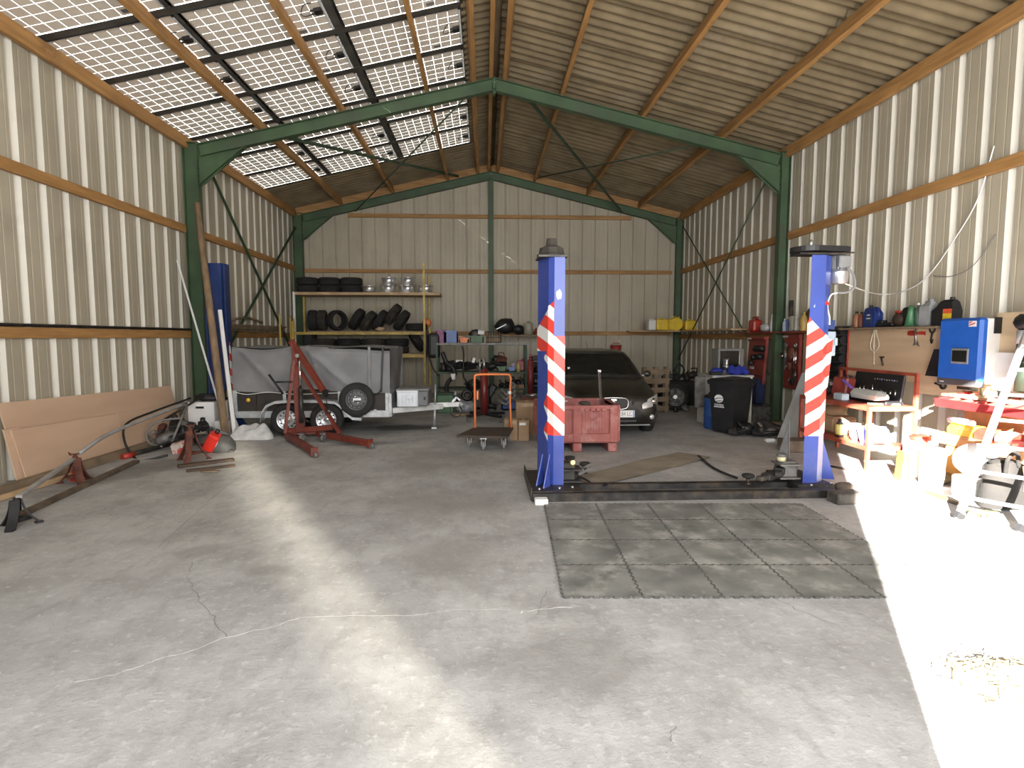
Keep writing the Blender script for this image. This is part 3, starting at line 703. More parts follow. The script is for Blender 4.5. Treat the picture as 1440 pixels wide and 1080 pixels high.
for i in range(5):
    for j in range(4):
        p = mo0 + ux * (0.255 + 0.508 * i) + uy * (0.255 + 0.508 * j)
        o = tile_mesh(MATM[(i * 3 + j * 5 + i * j) % 3]).obj('rubber_mat_tile', [MATM[0], MATJ], loc=p, rot=(0, 0, -0.047))
        o.data.materials[0] = MATM[(i * 3 + j * 5 + i * j) % 3]
        tag(o, 'grey rubber floor tile in the %s row of the mat, %s from the left' % (row[j], colw[i]), 'floor mat', 'interlocking rubber mat tiles')
# --- long rubber strip and hose lying behind the lift
a, c = V((1.02, 6.25, 0)), V((2.92, 7.72, 0)); d = (c - a).normalized(); n = V((-d.y, d.x, 0))
b = B()
b.grid(lambda u, v: a + d * (u * (c - a).length) + n * ((v - .5) * .50) + V((0, 0, 0.012 + .008 * math.sin(u * 9 + v * 2) + .03 * max(0, u - .8))), 20, 4)
b.grid(lambda u, v: a + d * (u * (c - a).length) + n * ((.5 - v) * .50) + V((0, 0, 0.002 + .008 * math.sin(u * 9 + (1 - v) * 2) + .03 * max(0, u - .8))), 20, 4)
tag(b.obj('rubber_strip', mat('dusty_belt', (0.27, 0.235, 0.18), .9, 0, .25, 3, .2, col2=(.17, .145, .11))), 'dusty brown rubber strip lying on the floor behind the lift', 'rubber strip')
b = B(); b.tube(chain([(2.93, 7.60, .02), fl(1000, 656, .02), fl(1020, 666, .03), fl(1036, 672, .07)]), .016, 8)
tag(b.obj('black_hose', BLACK), 'black hose curving across the floor to the right lift arm', 'hose')
b = B(); b.tube(chain([(0.98, 6.3, .1), (1.12, 6.22, .06), (1.22, 6.05, .02), (1.32, 5.93, .09)]), .012, 8)
tag(b.obj('black_hose', BLACK), 'short black hose at the foot of the left lift post', 'hose')
for k, (x, y) in enumerate(((1.55, 5.95), (1.72, 5.93), (2.35, 5.56), (2.80, 5.57))):
    pass

# --- red plastic pallet box
CRATE = mat('faded_red_plastic', (0.36, 0.12, 0.105), 0.7, 0, 0.2, 4, 0.1, 30, col2=(0.26, 0.075, 0.066), dirt=(0.48, 0.27, 0.25), dscale=5, dlo=.52, dhi=.75)
cx0, cx1, cy0, cy1 = 0.82, 1.885, 8.04, 8.93
cr = thing('pallet_box', 'faded red plastic pallet box standing in front of the black car', 'crate', ((cx0 + cx1) / 2, (cy0 + cy1) / 2, 0), 0)
def cb(): return Wb(cr)
b = cb()
b.box(((cx0 + cx1) / 2, (cy0 + cy1) / 2, .15), (cx1 - cx0 - .04, cy1 - cy0 - .04, .05)); b.obj('floor_panel', CRATE, cr)
for nm, (a, c) in dict(front=((cx0, cy0), (cx1, cy0)), back=((cx0, cy1), (cx1, cy1)), left=((cx0, cy0), (cx0, cy1)), right=((cx1, cy0), (cx1, cy1))).items():
    b = cb(); a, c = V((*a, 0)), V((*c, 0)); dd = (c - a).normalized(); ln = (c - a).length; nn = V((dd.y, -dd.x, 0)) if nm in ('front', 'right') else V((-dd.y, dd.x, 0))
    z1 = 0.68
    b.bar(a + V((0, 0, .42)), c + V((0, 0, .42)), .02, .5)                              # sheet
    b.bar(a + nn * .02 + V((0, 0, z1 - .03)), c + nn * .02 + V((0, 0, z1 - .03)), .06, .06, bev=.008)     # rim
    b.bar(a + nn * .02 + V((0, 0, .21)), c + nn * .02 + V((0, 0, .21)), .06, .12, bev=.008)
    for f in (0.04, .46, .96) if ln > 1 else (0.05, .95):
        p = a + dd * (ln * f) + nn * .02; b.box(p + V((0, 0, .41)), (.13 if abs(dd.x) > .5 else .07, .13 if abs(dd.y) > .5 else .07, .54), bev=.015)
    for i in range(int(ln / .04)):
        p = a + dd * (.02 + i * .04) + nn * .012; b.box(p + V((0, 0, .43)), (.012, .012, .42))
    for i in range(5):
        p = a + dd * (ln * (.52 + .075 * i)) + nn * .05; b.box(p + V((0, 0, .62)), (.065 if abs(dd.x) > .5 else .02, .065 if abs(dd.y) > .5 else .02, .05), bev=.006)
    b.obj('side_panel', CRATE, cr)
for fx in (.05, .47, .95):
    b = cb(); b.box((cx0 + (cx1 - cx0) * fx, (cy0 + cy1) / 2, .065), (.13, cy1 - cy0 + .04, .13), bev=.015); b.obj('skid', CRATE, cr)
b = B(); b.bar((0, 0, 0), (-.055, .05, .96), .045, .02); b.box((-.055, .05, .96), (.06, .03, .05), bev=.01); tag(b.obj('metal_bar', STEEL, loc=(1.77, 8.42, .18)), 'flat steel bar standing up out of the red pallet box', 'metal bar')
b = B(); b.bar((-.1, 0, 0), (.12, .05, .05), .02, .012); tag(b.obj('steel_strip', GALV, loc=(1.06, 8.06, .685)), 'pale metal strip lying on rim of the red pallet box', 'metal strip')
b = B(); b.ell((0, 0, 0), (.09, .07, .03), 2, .3, seed=2); tag(b.obj('oily_rag', DUSTRUB, loc=(1.42, 8.06, .70)), 'dark oily rag on front rim of the red pallet box', 'rag')
# ================================================================== car, trailer, engine crane, trolley
def wheel_parts(t, c, ax, R, w, rimr, tyre_m=None, rim_m=None, holes=12, names=('tyre', 'rim'), parent=None, world=True, spokes=0):
    """tyre and pressed steel rim as two parts; axis ax points to the outer face"""
    tyre_m = tyre_m or RUBBER; rim_m = rim_m or GALV; ax = V(ax).normalized()
    mk = (lambda: Wb(t)) if world else B
    b = mk(); h = w / 2
    b.lathe([(rimr, -h * .8), (rimr + .02, -h), (R * .90, -h), (R * .975, -h * .8), (R, -h * .55), (R, h * .55), (R * .975, h * .8), (R * .90, h), (rimr + .02, h), (rimr, h * .8), (rimr - .012, 0)], c, ax, 32, close=True)
    for k in (-.3, 0, .3):
        pass
    ty = b.obj(names[0], tyre_m, parent or t)
    b = mk(); rr = rimr
    b.lathe([(0, h * .45), (rr * .22, h * .45), (rr * .26, h * .25), (rr * .42, h * .25), (rr * .50, h * .52), (rr * .62, h * .5), (rr * .70, h * .2), (rr * .86, h * .15), (rr * .90, h * .55), (rr * 1.0, h * .84), (rr * 1.04, h * .80), (rr * .98, h * .3), (rr * .9, -h * .8)], c, ax, 28)
    ri = b.obj(names[1], rim_m, parent or t)
    if holes:
        b = mk(); a = V((0, 0, 1)) if abs(ax.z) < .9 else V((1, 0, 0)); x = a.cross(ax).normalized(); y = ax.cross(x)
        for k in range(holes):
            an = 2 * PI * k / holes; p = V(c) + ax * (h * .22) + (x * math.cos(an) + y * math.sin(an)) * rr * .77
            b.cyl(p - ax * .02, p + ax * .012, rr * .075, seg=8)
        o = b.obj('rim_holes', BLACK, ri if parent is None else parent); o['kind'] = 'stuff'
        for k in range(4):
            an = 2 * PI * k / 4 + .4; p = V(c) + ax * (h * .3) + (x * math.cos(an) + y * math.sin(an)) * rr * .34
            b = mk(); b.cyl(p, p + ax * .018, rr * .055, seg=6); b.obj('wheel_nut', STEEL, ri if parent is None else parent)
    return ty, ri
def bool_cut(o, cutters):
    for c in cutters:
        md = o.modifiers.new('cut', 'BOOLEAN'); md.operation = 'DIFFERENCE'; md.object = c; md.solver = 'EXACT'
    dg = bpy.context.evaluated_depsgraph_get(); dg.update()
    me = bpy.data.meshes.new_from_object(o.evaluated_get(dg)); o.modifiers.clear(); old = o.data; o.data = me; me.name = old.name
    for c in cutters: bpy.data.objects.remove(c, do_unlink=True)
# --- black hatchback, front towards the camera
CARP = mat('black_car_paint', (0.012, 0.0115, 0.010), 0.33, 0, 0.25, 2, coat=0.15, dirt=(0.050, 0.044, 0.034), dscale=1.2, dlo=.42, dhi=.75)
CHROME = mat('chrome', (0.75, 0.75, 0.75), 0.15, 1.0, 0.03)
LENS = mat('headlamp_lens', (0.62, 0.63, 0.63), 0.12, 0.35, 0.15, 14, bump=.3, bscale=30)
car = thing('car', 'dusty black hatchback car parked facing the camera behind the red pallet box', 'car', (2.08, 9.10, 0.0))
def carring(y, hw, z0, z1, sh, crown):
    """closed ring of a body station: half width, bottom, top, shoulder drop, crown"""
    P = []
    half = [(0, z0), (hw * .80, z0), (hw * .95, z0 + .05), (hw * 1.0, z0 + (z1 - z0) * .38), (hw * .985, z0 + (z1 - z0) * .62), (hw * .95, z1 - sh), (hw * .86, z1 - sh * .35), (hw * .6, z1), (0, z1 + crown)]
    for x, z in half: P.append((x, y, z))
    for x, z in half[-2:0:-1]: P.append((-x, y, z))
    return P
st = [(-0.005, .44, .34, .60, .06, .005), (.02, .60, .26, .66, .08, .01), (.08, .71, .21, .70, .09, .015), (.20, .785, .20, .75, .10, .02), (.42, .835, .20, .815, .10, .025), (.70, .85, .20, .87, .09, .03), (1.0, .85, .20, .925, .07, .02), (1.5, .85, .20, .955, .06, .0), (2.6, .85, .20, .97, .06, 0), (3.4, .84, .22, .98, .07, 0), (3.8, .78, .28, .95, .1, 0), (3.94, .62, .36, .88, .12, 0)]
b = B(); b.loft([carring(*q) for q in st]); body = b.obj('body', CARP, car)
cut = []
for y in (.72, 3.18):
    q = B(); q.cyl((-1.2, y, .29), (-.60, y, .29), .335, seg=28); cut.append(q.obj('cutter', CARP, car)); q = B(); q.cyl((.60, y, .29), (1.2, y, .29), .335, seg=28); cut.append(q.obj('cutter', CARP, car))
bool_cut(body, cut)
# cabin
def plan(z, hw, y0, y1, r=.10, bow=.10):
    pts = []
    n = 8
    for i in range(n + 1):
        t = i / n * 2 - 1; pts.append((hw * t * .96, y0 + bow * t * t, z))
    for i in range(n + 1):
        t = 1 - i / n * 2; pts.append((hw * t * .94 + (.02 if t > 0 else -.02), y1 - bow * .5 * t * t, z))
    return pts
ca = [(.90, .785, .93, 3.75), (.955, .775, .98, 3.70), (1.10, .735, 1.21, 3.62), (1.25, .68, 1.46, 3.50), (1.355, .625, 1.68, 3.38), (1.395, .56, 1.85, 3.25), (1.415, .40, 2.05, 3.05), (1.42, .1, 2.3, 2.8)]
b = B(); b.loft([plan(*q) for q in ca]); b.obj('cabin', CARP, car)
def interp(z):
    for q, r in zip(ca[:-1], ca[1:]):
        if q[0] <= z <= r[0]:
            t = (z - q[0]) / (r[0] - q[0]); return [q[k] + (r[k] - q[k]) * t for k in range(4)]
def screen(u, v):
    z = .965 + (1.345 - .965) * v; q = interp(z); t = (u * 2 - 1) * (.91 - .02 * v); return (q[1] * t * .96, q[2] + .10 * t * t - .008, z + .004)
b = B(); b.grid(screen, 12, 8); b.obj('windscreen', GLASSD, car)
b = B(); pts = [screen(u / 12, 0) for u in range(13)] + [screen(1, v / 6) for v in range(1, 7)] + [screen(u / 12, 1) for u in range(11, -1, -1)] + [screen(0, v / 6) for v in range(5, 0, -1)]
b.tube([(p[0], p[1] - .002, p[2]) for p in pts], .010, 6, closed=True); b.obj('screen_seal', BLACK, car)
for s in (-1, 1):
    b = B()
    for y0, y1 in ((0.16, .52), (.55, .86)):
        b.grid(lambda u, v: (lambda z: (lambda q: (s * (q[1] * (.975 - .02 * 0) + .012), q[2] + .16 + (q[3] - q[2] - .3) * (y0 + (y1 - y0) * u) * 1.0, z))(interp(z)))(.985 + .345 * v), 6, 6)
    b.obj('side_window', GLASSD, car)
    m = B(); m.ell((s * .875, 1.15, .985), (.075, .05, .06), 2); m.bar((s * .78, 1.16, .95), (s * .86, 1.14, .97), .04, .03); m.obj('mirror', CARP, car)
    h = B()
    # headlamp follows the corner of the wing
    def lamp(u, v):
        ang = u; x = .475 + .335 * u; y = .03 + .30 * u ** 2.2 + .05 * v * v; z = .485 + .05 * u + (.125 + .045 * u) * v * (1 - .3 * (u - .6) ** 2)
        return (s * x, y - .045 - .02 * u, z)
    h.grid(lamp, 10, 6); hl = h.obj('headlamp', LENS, car)
    q = B(); q.lathe([(0, 0), (.052, 0), (.05, .02), (0, .03)], (s * .69, .095, .60), (0, -1, .2), 16); q.obj('bulb_reflector', CHROME, hl)
    q = B(); q.lathe([(0, 0), (.042, 0), (.04, .018), (0, .022)], (s * .65, .055, .345), (s * .25, -1, 0), 16); q.obj('fog_lamp', LENS, car)
    q = B(); q.prism([(s * .42, .0, .30), (s * .76, .115, .32), (s * .78, .14, .42), (s * .50, .02, .455)], (0, .03, 0)); q.obj('bumper_recess', BLACK, car)
    q = B(); q.tube([(s * .40, -.008, .455), (s * .50, .006, .38), (s * .56, .03, .30)], .012, 6); q.obj('bumper_crease', CARP, car)
    q = B(); q.grid(lambda u, v: (s * (.30 + .13 * u), -.015 + .035 * u, .55 + .085 * v), 4, 3); q.obj('upper_grille', BLACK, car)
for s in (-1, 1):
    for y in (.72, 3.18):
        w_, r_ = wheel_parts(car, (s * .745, y, .295), (s, 0, 0), .295, .185, .19, world=False, rim_m=CAST, holes=0)
        b = B()
        for k in range(7):
            a = 2 * PI * k / 7; b.bar((s * .80, y + .04 * math.cos(a), .295 + .04 * math.sin(a)), (s * .815, y + .175 * math.cos(a), .295 + .175 * math.sin(a)), .035, .02, up=(s, 0, 0))
        b.obj('spokes', ALU, r_)
b = B()
ring = [(0.235 * math.copysign(abs(math.cos(a)) ** .5, math.cos(a)), -.028, .585 + .085 * math.copysign(abs(math.sin(a)) ** .6, math.sin(a)) - (.02 if math.sin(a) < 0 else 0)) for a in [k * 2 * PI / 32 for k in range(32)]]
b.prism([(p[0] * .97, -.02, p[2]) for p in ring], (0, .02, 0)); b.obj('grille', BLACK, car)
b = B(); b.tube(ring, .010, 8, closed=True); b.obj('grille_surround', CHROME, car)
b = B()
for sx in (0.0,):
    b.prism([(-.05, -.034, .65), (.045, -.034, .65), (.045, -.034, .622), (-.015, -.034, .618)], (0, .006, 0)); b.prism([(.05, -.034, .57), (-.045, -.034, .57), (-.045, -.034, .598), (.015, -.034, .602)], (0, .006, 0)); b.prism([(-.05, -.034, .647), (-.02, -.034, .618), (.05, -.034, .573), (.02, -.034, .60)], (0, .006, 0))
b.obj('badge', CHROME, car)
b = B(); b.prism([(-.38, .005, .27), (.38, .005, .27), (.42, .02, .40), (-.42, .02, .40)], (0, .03, 0)); b.obj('lower_grille', BLACK, car)
b = B(); b.bar((-.62, .05, .215), (.62, .05, .215), .05, .02); b.obj('bumper_lip', GREY, car)
b = B(); b.box((0.09, -.022, .405), (.52, .012, .115), bev=.004); pt = b.obj('number_plate', WHITEP, car)
b = B(); b.box((.332, -.0295, .405), (.032, .003, .112)); b.obj('plate_band', mat('plate_blue', (.30, .36, .55), .5), pt)
Mx = Matrix.Translation((.04, -.0292, .455)) @ Matrix.Rotation(PI / 2, 4, 'X')
textmesh('84 LC', .105, 'plate_characters', mat('plate_grey', (.25, .25, .26), .6), pt, Matrix.Translation((.215, -.0292, .405)) @ Matrix.Rotation(PI / 2, 4, 'X') @ Matrix.Diagonal((.68, 1, 1, 1)))
b = B(); b.box((0, 1.70, 1.30), (.20, .02, .05), rot=(-.4, 0, 0)); b.obj('rear_view_mirror', BLACK, car)
b = B(); b.tube([(-.05, 2.1, 1.415), (-.06, 2.25, 1.56)], .004, 6); b.obj('aerial', BLACK, car)
for s, x in ((1, -.25), (1, .35)):
    b = B(); p = [V(screen((x + .75) / 1.5, .03)), V(screen((x + .75) / 1.5 - .28, .05))]; b.tube([q + V((0, -.012, .006)) for q in p], .007, 6); b.obj('wiper', BLACK, car)
b = B(); p = V(screen(.055, .30)); b.box(p + V((.02, -.006, 0)), (.045, .004, .06), rot=(-.9, 0, 0)); b.obj('windscreen_sticker', WHITEP, car)
b = B(); b.tube([(-.7, .93, .93), (0, .86, .955), (.7, .93, .93)], .006, 6); b.obj('bonnet_gap', BLACK, car)

# --- covered twin axle trailer
TARP = mat('grey_tarpaulin', (0.165, 0.165, 0.172), 0.55, 0, 0.1, 2.2, 0.12, 14, dirt=(0.22, 0.22, 0.22), dscale=1.6, dlo=.45, dhi=.8)
TRX0, TRX1, TRY0, TRY1 = -4.17, -1.63, 9.68, 11.08
tr = thing('trailer', 'twin axle galvanised trailer under a grey tarpaulin beside the engine crane', 'trailer', (-3.1, 10.38, 0))
def tw(): return Wb(tr)
b = tw(); b.box(((TRX0 + TRX1) / 2, 10.38, .565), (TRX1 - TRX0 - .06, TRY1 - TRY0 - .02, .37)); b.obj('plywood_sides', mat('dark_plywood', (.030, .022, .017), .6, 0, .2), tr)
b = tw()
for y in (TRY0 - .005, TRY1 + .005): b.bar((TRX0, y, .355), (TRX1, y, .355), .05, .11)
for x in (TRX0, TRX1): b.bar((x, TRY0, .355), (x, TRY1, .355), .05, .11)
b.bar((TRX0 + .1, 10.38, .42), (TRX1, 10.38, .42), .8, .04); b.obj('chassis', GALV, tr)
for x in (TRX0 + .02, -3.36, -2.45, TRX1 - .03):
    b = tw(); b.box((x, TRY0 - .02, .56), (.05, .03, .40)); b.obj('side_stake', GALV, tr)
b = tw(); b.box((TRX1 - .005, TRY0 + .06, .52), (.09, .10, .44)); b.box((TRX1 + .02, TRY0 + .3, .52), (.04, .4, .44)); b.obj('headboard', GALV, tr)
b = tw(); b.box((TRX0 + .01, TRY0 - .03, .56), (.07, .07, .42)); b.obj('rear_post', GALV, tr)
b = tw(); b.bar((-1.9, TRY0 + .02, .38), (-.78, 10.30, .40), .07, .09); b.bar((-1.9, TRY1 - .02, .38), (-.78, 10.40, .40), .07, .09); b.bar((-1.3, 10.35, .41), (-.45, 10.35, .43), .08, .08); b.obj('drawbar', mat('weathered_zinc', (.66, .67, .66), .5, .2, .12, 6), tr)
b = tw(); b.lathe([(0, -.05), (.05, -.05), (.055, .0), (.03, .05), (0, .05)], (-.43, 10.35, .42), (1, 0, 0), 14); b.bar((-.60, 10.35, .47), (-.52, 10.35, .56), .03, .04); b.bar((-.52, 10.35, .56), (-.46, 10.35, .50), .03, .03); b.obj('coupling_head', GALV, tr)
b = tw(); b.cyl((-.92, 10.22, .06), (-.90, 10.22, .44), .022); b.cyl((-.90, 10.22, .4), (-.89, 10.22, .80), .016); b.box((-.92, 10.22, .02), (.09, .09, .03)); b.bar((-.90, 10.22, .44), (-.90, 10.35, .44), .05, .06); b.obj('jockey_stand', GALV, tr)
b = tw(); b.tube(chain([(-.48, 10.33, .42), (-.42, 10.28, .30), (-.52, 10.26, .20), (-.62, 10.3, .26), (-.64, 10.33, .40)]), .009, 8); b.obj('breakaway_cable', BLACK, tr)
for x in (-3.30, -2.655):
    for y, s in ((9.62, -1), (11.16, 1)): wheel_parts(tr, (x, y, .275), (0, s, 0), .275, .165, .165, rim_m=ALU, names=('tyre', 'rim'), holes=12)
for y, s in ((TRY0 - .02, -1), (TRY1 + .02, 1)):
    b = tw()
    prof = [(-3.70, .26), (-3.68, .40), (-3.60, .52), (-3.46, .585), (-3.28, .60), (-2.70, .60), (-2.48, .575), (-2.36, .49), (-2.29, .38), (-2.20, .31), (-2.05, .30)]
    for (x0, z0), (x1, z1) in zip(prof[:-1], prof[1:]):
        b.prism([(x0, y, z0), (x1, y, z1), (x1, y, z1 + .014), (x0, y, z0 + .014)], (0, s * .20, 0)); b.prism([(x0, y + s * .20, z0 + .014), (x1, y + s * .20, z1 + .014), (x1, y + s * .20, z1 - .03), (x0, y + s * .20, z0 - .03)], (0, s * .006, 0))
    b.obj('mudguard', GALV, tr)

# tarpaulin: side skirts with folds, slightly sagging top
def tz(x, y): return 1.485 - .025 * math.sin((x - TRX0) * 3.1) ** 2 - .02 * math.sin((y - TRY0) * 4)
b = tw(); rn = random.Random(5)
def fold(u, v):
    """depth of creases on the long side; u along, v up"""
    x = u * 3.0
    a = .012 * math.sin(x * 7 + 4 * v) * (1 - v) + .02 * math.sin(x * 2.3 - 3.2 * v + .6) ** 3
    for x0, x1, k in ((.15, .9, .028), (1.35, 2.35, .03), (1.45, 1.7, .02)):
        t = (x - x0) / (x1 - x0)
        if -.3 < t < 1.3: d = (1 - v) - t; a += k * math.exp(-(d / .10) ** 2)
    return a
LEN = TRX1 - TRX0
b.grid(lambda u, v: (TRX0 - .02 + (LEN + .05) * u, TRY0 - .045 - fold(u, v) + .045 * max(0, v - .93) / .07, .755 - .02 * math.sin(u * 9) - (.03 * u if u > .6 else 0) + (tz(TRX0 + LEN * u, TRY0) - .755) * v), 90, 24)
b.grid(lambda u, v: (TRX0 - .02 + (LEN + .05) * u, TRY1 + .03, .76 + (tz(TRX0 + LEN * u, TRY1) - .76) * v), 30, 4)
b.grid(lambda u, v: (TRX0 - .02 + (LEN + .05) * u, TRY0 + (TRY1 - TRY0 + .03) * v, tz(TRX0 + LEN * u, TRY0 + 1.4 * v)), 40, 16)
def endx(u, v): return TRX1 + .03 + .05 * math.sin(u * 5) * (1 - v) + .04 * math.sin(u * 11 + v * 3) * .4
b.grid(lambda u, v: (endx(u, v), TRY0 - .045 + (TRY1 - TRY0 + .075) * u, .70 + (tz(TRX1, TRY0) - .70) * v), 30, 16)
b.grid(lambda u, v: (TRX0 - .02, TRY0 - .045 + (TRY1 - TRY0 + .075) * u, .76 + (tz(TRX0, TRY0) - .76) * v), 12, 8)
b.obj('tarpaulin', TARP, tr)
b = tw(); b.bar((-1.745, TRY0 - .075, .72), (-1.705, TRY0 - .065, 1.49), .03, .012, up=(0, 1, 0)); b.tube(chain([(-1.74, TRY0 - .075, .80), (-1.78, TRY0 - .08, .72), (-1.86, TRY0 - .08, .69)]), .012, 6); b.obj('rubber_strap', BLACK, tr)
b = tw(); b.bar((-1.94, TRY0 - .085, .40), (-1.93, TRY0 - .075, 1.49), .045, .006, up=(0, 1, 0)); b.obj('webbing_strap', GREY, tr)
b = tw(); b.tube(chain([(TRX0, TRY0 - .06, .74), (-3.95, TRY0 - .07, .70), (-3.6, TRY0 - .07, .735), (-3.2, TRY0 - .07, .70), (-2.7, TRY0 - .07, .71), (-2.2, TRY0 - .07, .73)]), .006, 6); b.obj('lashing_cord', WHITEP, tr)
b = tw(); b.lathe([(0, 0), (.035, 0), (.033, .012), (0, .016)], (-3.96, TRY0 - .015, .60), (0, -1, 0), 16); b.obj('side_reflector', mat('amber_reflector', (.85, .50, .05), .3), tr)
b = tw(); b.bar((-3.84, TRY0 - .012, .42), (-3.83, TRY0 - .012, .72), .02, .01); b.obj('door_hinge', DSTEEL, tr)
sw = wheel_parts(tr, (-2.14, TRY0 - .13, .61), (0.12, -1, .05), .285, .16, .17, rim_m=mat('grey_wheel_paint', (.14, .14, .145), .5, .3, .15), holes=12, names=('spare_tyre', 'spare_rim'))
b = tw(); b.box((-2.12, TRY0 - .205, .625), (.13, .012, .04), rot=(0, 0, .12)); b.obj('spare_bracket', GALV, tr)
tb = thing('toolbox', 'silver plastic toolbox with grey lid mounted on the trailer drawbar', 'toolbox', (-1.25, 10.10, .46))
b = Wb(tb); b.box((-1.25, 10.10, .595), (.54, .62, .27), bev=.02); b.obj('box_body', mat('grey_box_plastic', (.16, .165, .17), .6, 0, .1), tb)
b = Wb(tb); b.box((-1.33, 9.775, .59), (.36, .03, .27), bev=.012); b.box((-1.33, 9.755, .725), (.37, .03, .03), bev=.006)
for k in range(6): b.box((-1.48 + k * .06, 9.758, .57), (.018, .014, .17), bev=.004)
b.box((-1.30, 9.752, .63), (.10, .014, .07), bev=.005); b.obj('front_panel', mat('silver_plastic', (.62, .66, .70), .4, .2, .05), tb)
b = Wb(tb); b.box((-1.25, 10.10, .745), (.57, .66, .045), bev=.018); b.obj('lid', GREY, tb)
b = Wb(tb); b.box((-1.04, 9.775, .60), (.03, .02, .05)); b.obj('latch', BLACK, tb)
b = B()
b.grid(lambda u, v: ((u - .5) * .68 + .05 * math.sin(v * 5), (v - .5) * .40, .0 + .25 * (math.sin(PI * min(1, max(0, u))) ** .6) * (math.sin(PI * v) ** .5) * (1 + .25 * math.sin(u * 7 + v * 3) + .12 * math.sin(u * 17 - v * 11))), 30, 20)
tag(b.obj('white_sack', mat('white_woven_sack', (.55, .55, .55), .7, 0, .12, 8, .2, 60), loc=(-3.84, 9.42, 0.0)), 'crumpled white sack on the floor beside the rear trailer wheel', 'sack')

# --- red engine crane standing in front of the trailer
ec = thing('engine_crane', 'red folding engine crane with lowered boom standing in front of the trailer', 'engine crane', (-2.95, 9.2, 0))
def ew(): return Wb(ec)
A0, A1 = V((-3.18, 9.18, .085)), V((-2.36, 7.86, .075)); B0, B1 = V((-2.72, 9.25, .10)), V((-1.72, 8.42, .085))
for p, q in ((A0, A1), (B0, B1)):
    b = ew(); b.bar(p, q, .085, .09, bev=.006); b.bar(q - (q - p).normalized() * .01, q + (q - p).normalized() * .03, .10, .12); b.obj('leg', CRANERED, ec)
    b = ew(); d = (q - p).normalized(); n = V((-d.y, d.x, 0)); c = q + d * .055; b.cyl(c - n * .02 - V((0, 0, .035)), c + n * .02 - V((0, 0, .035)), .04); b.obj('front_roller', CAST, ec)
b = ew(); b.bar((-3.20, 9.22, .145), (-2.42, 9.12, .215), .08, .08, bev=.006); b.bar((-3.2, 9.2, .12), (-2.68, 9.26, .13), .09, .07); b.obj('cross_beam', CRANERED, ec)
for c in ((-2.88, 9.0, .065), (-2.55, 9.0, .065)):
    b = ew(); b.cyl((c[0] - .025, c[1], c[2]), (c[0] + .025, c[1] - .02, c[2]), .062, seg=18); b.cyl((c[0] - .035, c[1], c[2]), (c[0] + .035, c[1] - .02, c[2]), .025); b.box((c[0], c[1], .135), (.09, .09, .02)); b.obj('caster', CAST, ec)
MB, MT = V((-2.93, 9.18, .14)), V((-3.02, 9.18, 1.56))
b = ew(); b.bar(MB, MT, .085, .085, bev=.006); b.bar((-2.96, 9.17, .14), (-2.99, 9.17, .95), .10, .10); b.obj('mast', CRANERED, ec)
BE = V((-2.50, 8.90, .82))
b = ew(); b.bar(MT + V((-.05, .02, .03)), BE, .075, .085, bev=.006); b.obj('boom', CRANERED, ec)
b = ew(); d = (BE - MT).normalized(); b.bar(BE - d * .05, BE + d * .10, .055, .06); b.obj('boom_extension', BLACK, ec)
for p, q in (((-3.02, 9.13, 1.28), (-3.16, 9.05, .14)), ((-2.98, 9.13, 1.22), (-2.27, 8.92, .15))):
    b = ew(); b.bar(p, q, .05, .045); b.obj('stay', CRANERED, ec)
b = ew(); b.cyl((-2.90, 9.06, .30), (-2.90, 9.05, .85), .036); b.obj('ram_cylinder', DSTEEL, ec)
b = ew(); b.cyl((-2.90, 9.05, .85), (-2.90, 9.05, 1.28), .018); b.obj('ram_rod', CHROME, ec)
b = ew(); b.cyl((-2.93, 9.03, 1.36), (-2.93, 9.09, 1.36), .03); b.obj('pivot_bolt', STEEL, ec)
b = ew(); b.cyl((-3.36, 9.0, 1.07), (-3.16, 9.02, .76), .018); b.obj('pump_handle', BLACK, ec)
b = ew(); b.tube([(-3.26, 9.02, .95), (-3.03, 9.05, .95)], .014); b.obj('push_handle', BLACK, ec)
b = ew(); b.tube([BE + d * .06, BE + V((.05, -.03, -.16)), BE + V((.055, -.03, -.26))], .008)
b.lathe([(.042, 0), (.05, .01), (.042, .02), (.034, .01)], BE + V((.06, -.03, -.31)), (0, 1, 0), 14, close=True); b.obj('hook_chain', BLACK, ec)

# --- orange platform trolley
pt_ = thing('platform_trolley', 'orange handled platform trolley with dark wooden deck on casters', 'trolley', (0.04, 8.62, 0))
def pw(): return Wb(pt_)
b = pw(); b.prism([(-.42, 8.22, .195), (.32, 8.10, .195), (.44, 8.92, .195), (-.16, 9.0, .195)], (0, 0, .03)); b.obj('deck', mat('brown_plywood', (.055, .040, .028), .7, 0, .25, 5), pt_)
b = pw(); b.tube(chain([(-.16, 8.92, .2), (-.165, 8.92, .98), (-.15, 8.92, 1.04), (-.10, 8.92, 1.065), (.33, 8.90, 1.065), (.385, 8.90, 1.04), (.40, 8.90, .98), (.39, 8.90, .7), (.41, 8.89, .2)], 4), .018, 10); b.obj('push_handle', ORANGE, pt_)
b = pw(); b.box((-.12, 8.90, .74), (.03, .02, .14), bev=.004); b.obj('handle_bracket', ORANGE, pt_)
b = pw(); b.lathe([(0, -.03), (.025, -.02), (.025, .02), (0, .03)], (.385, 8.88, .78), seg=10); b.obj('handle_knob', WHITEP, pt_)
for x, y, rz in ((-.03, 8.08 + .12, .1), (-.24, 8.50, 0), (.27, 8.30, 0), (.36, 8.84, 0), (-.10, 8.9, 0)):
    b = pw(); b.cyl((x - .018, y, .07), (x + .018, y, .07), .07, seg=18); b.obj('caster_wheel', mat('grey_caster', (.22, .22, .21), .7), pt_)
    b = pw(); b.box((x - .028, y + .01, .125), (.006, .06, .12)); b.box((x + .028, y + .01, .125), (.006, .06, .12)); b.box((x, y, .185), (.10, .10, .012)); b.obj('caster_fork', GALV, pt_)
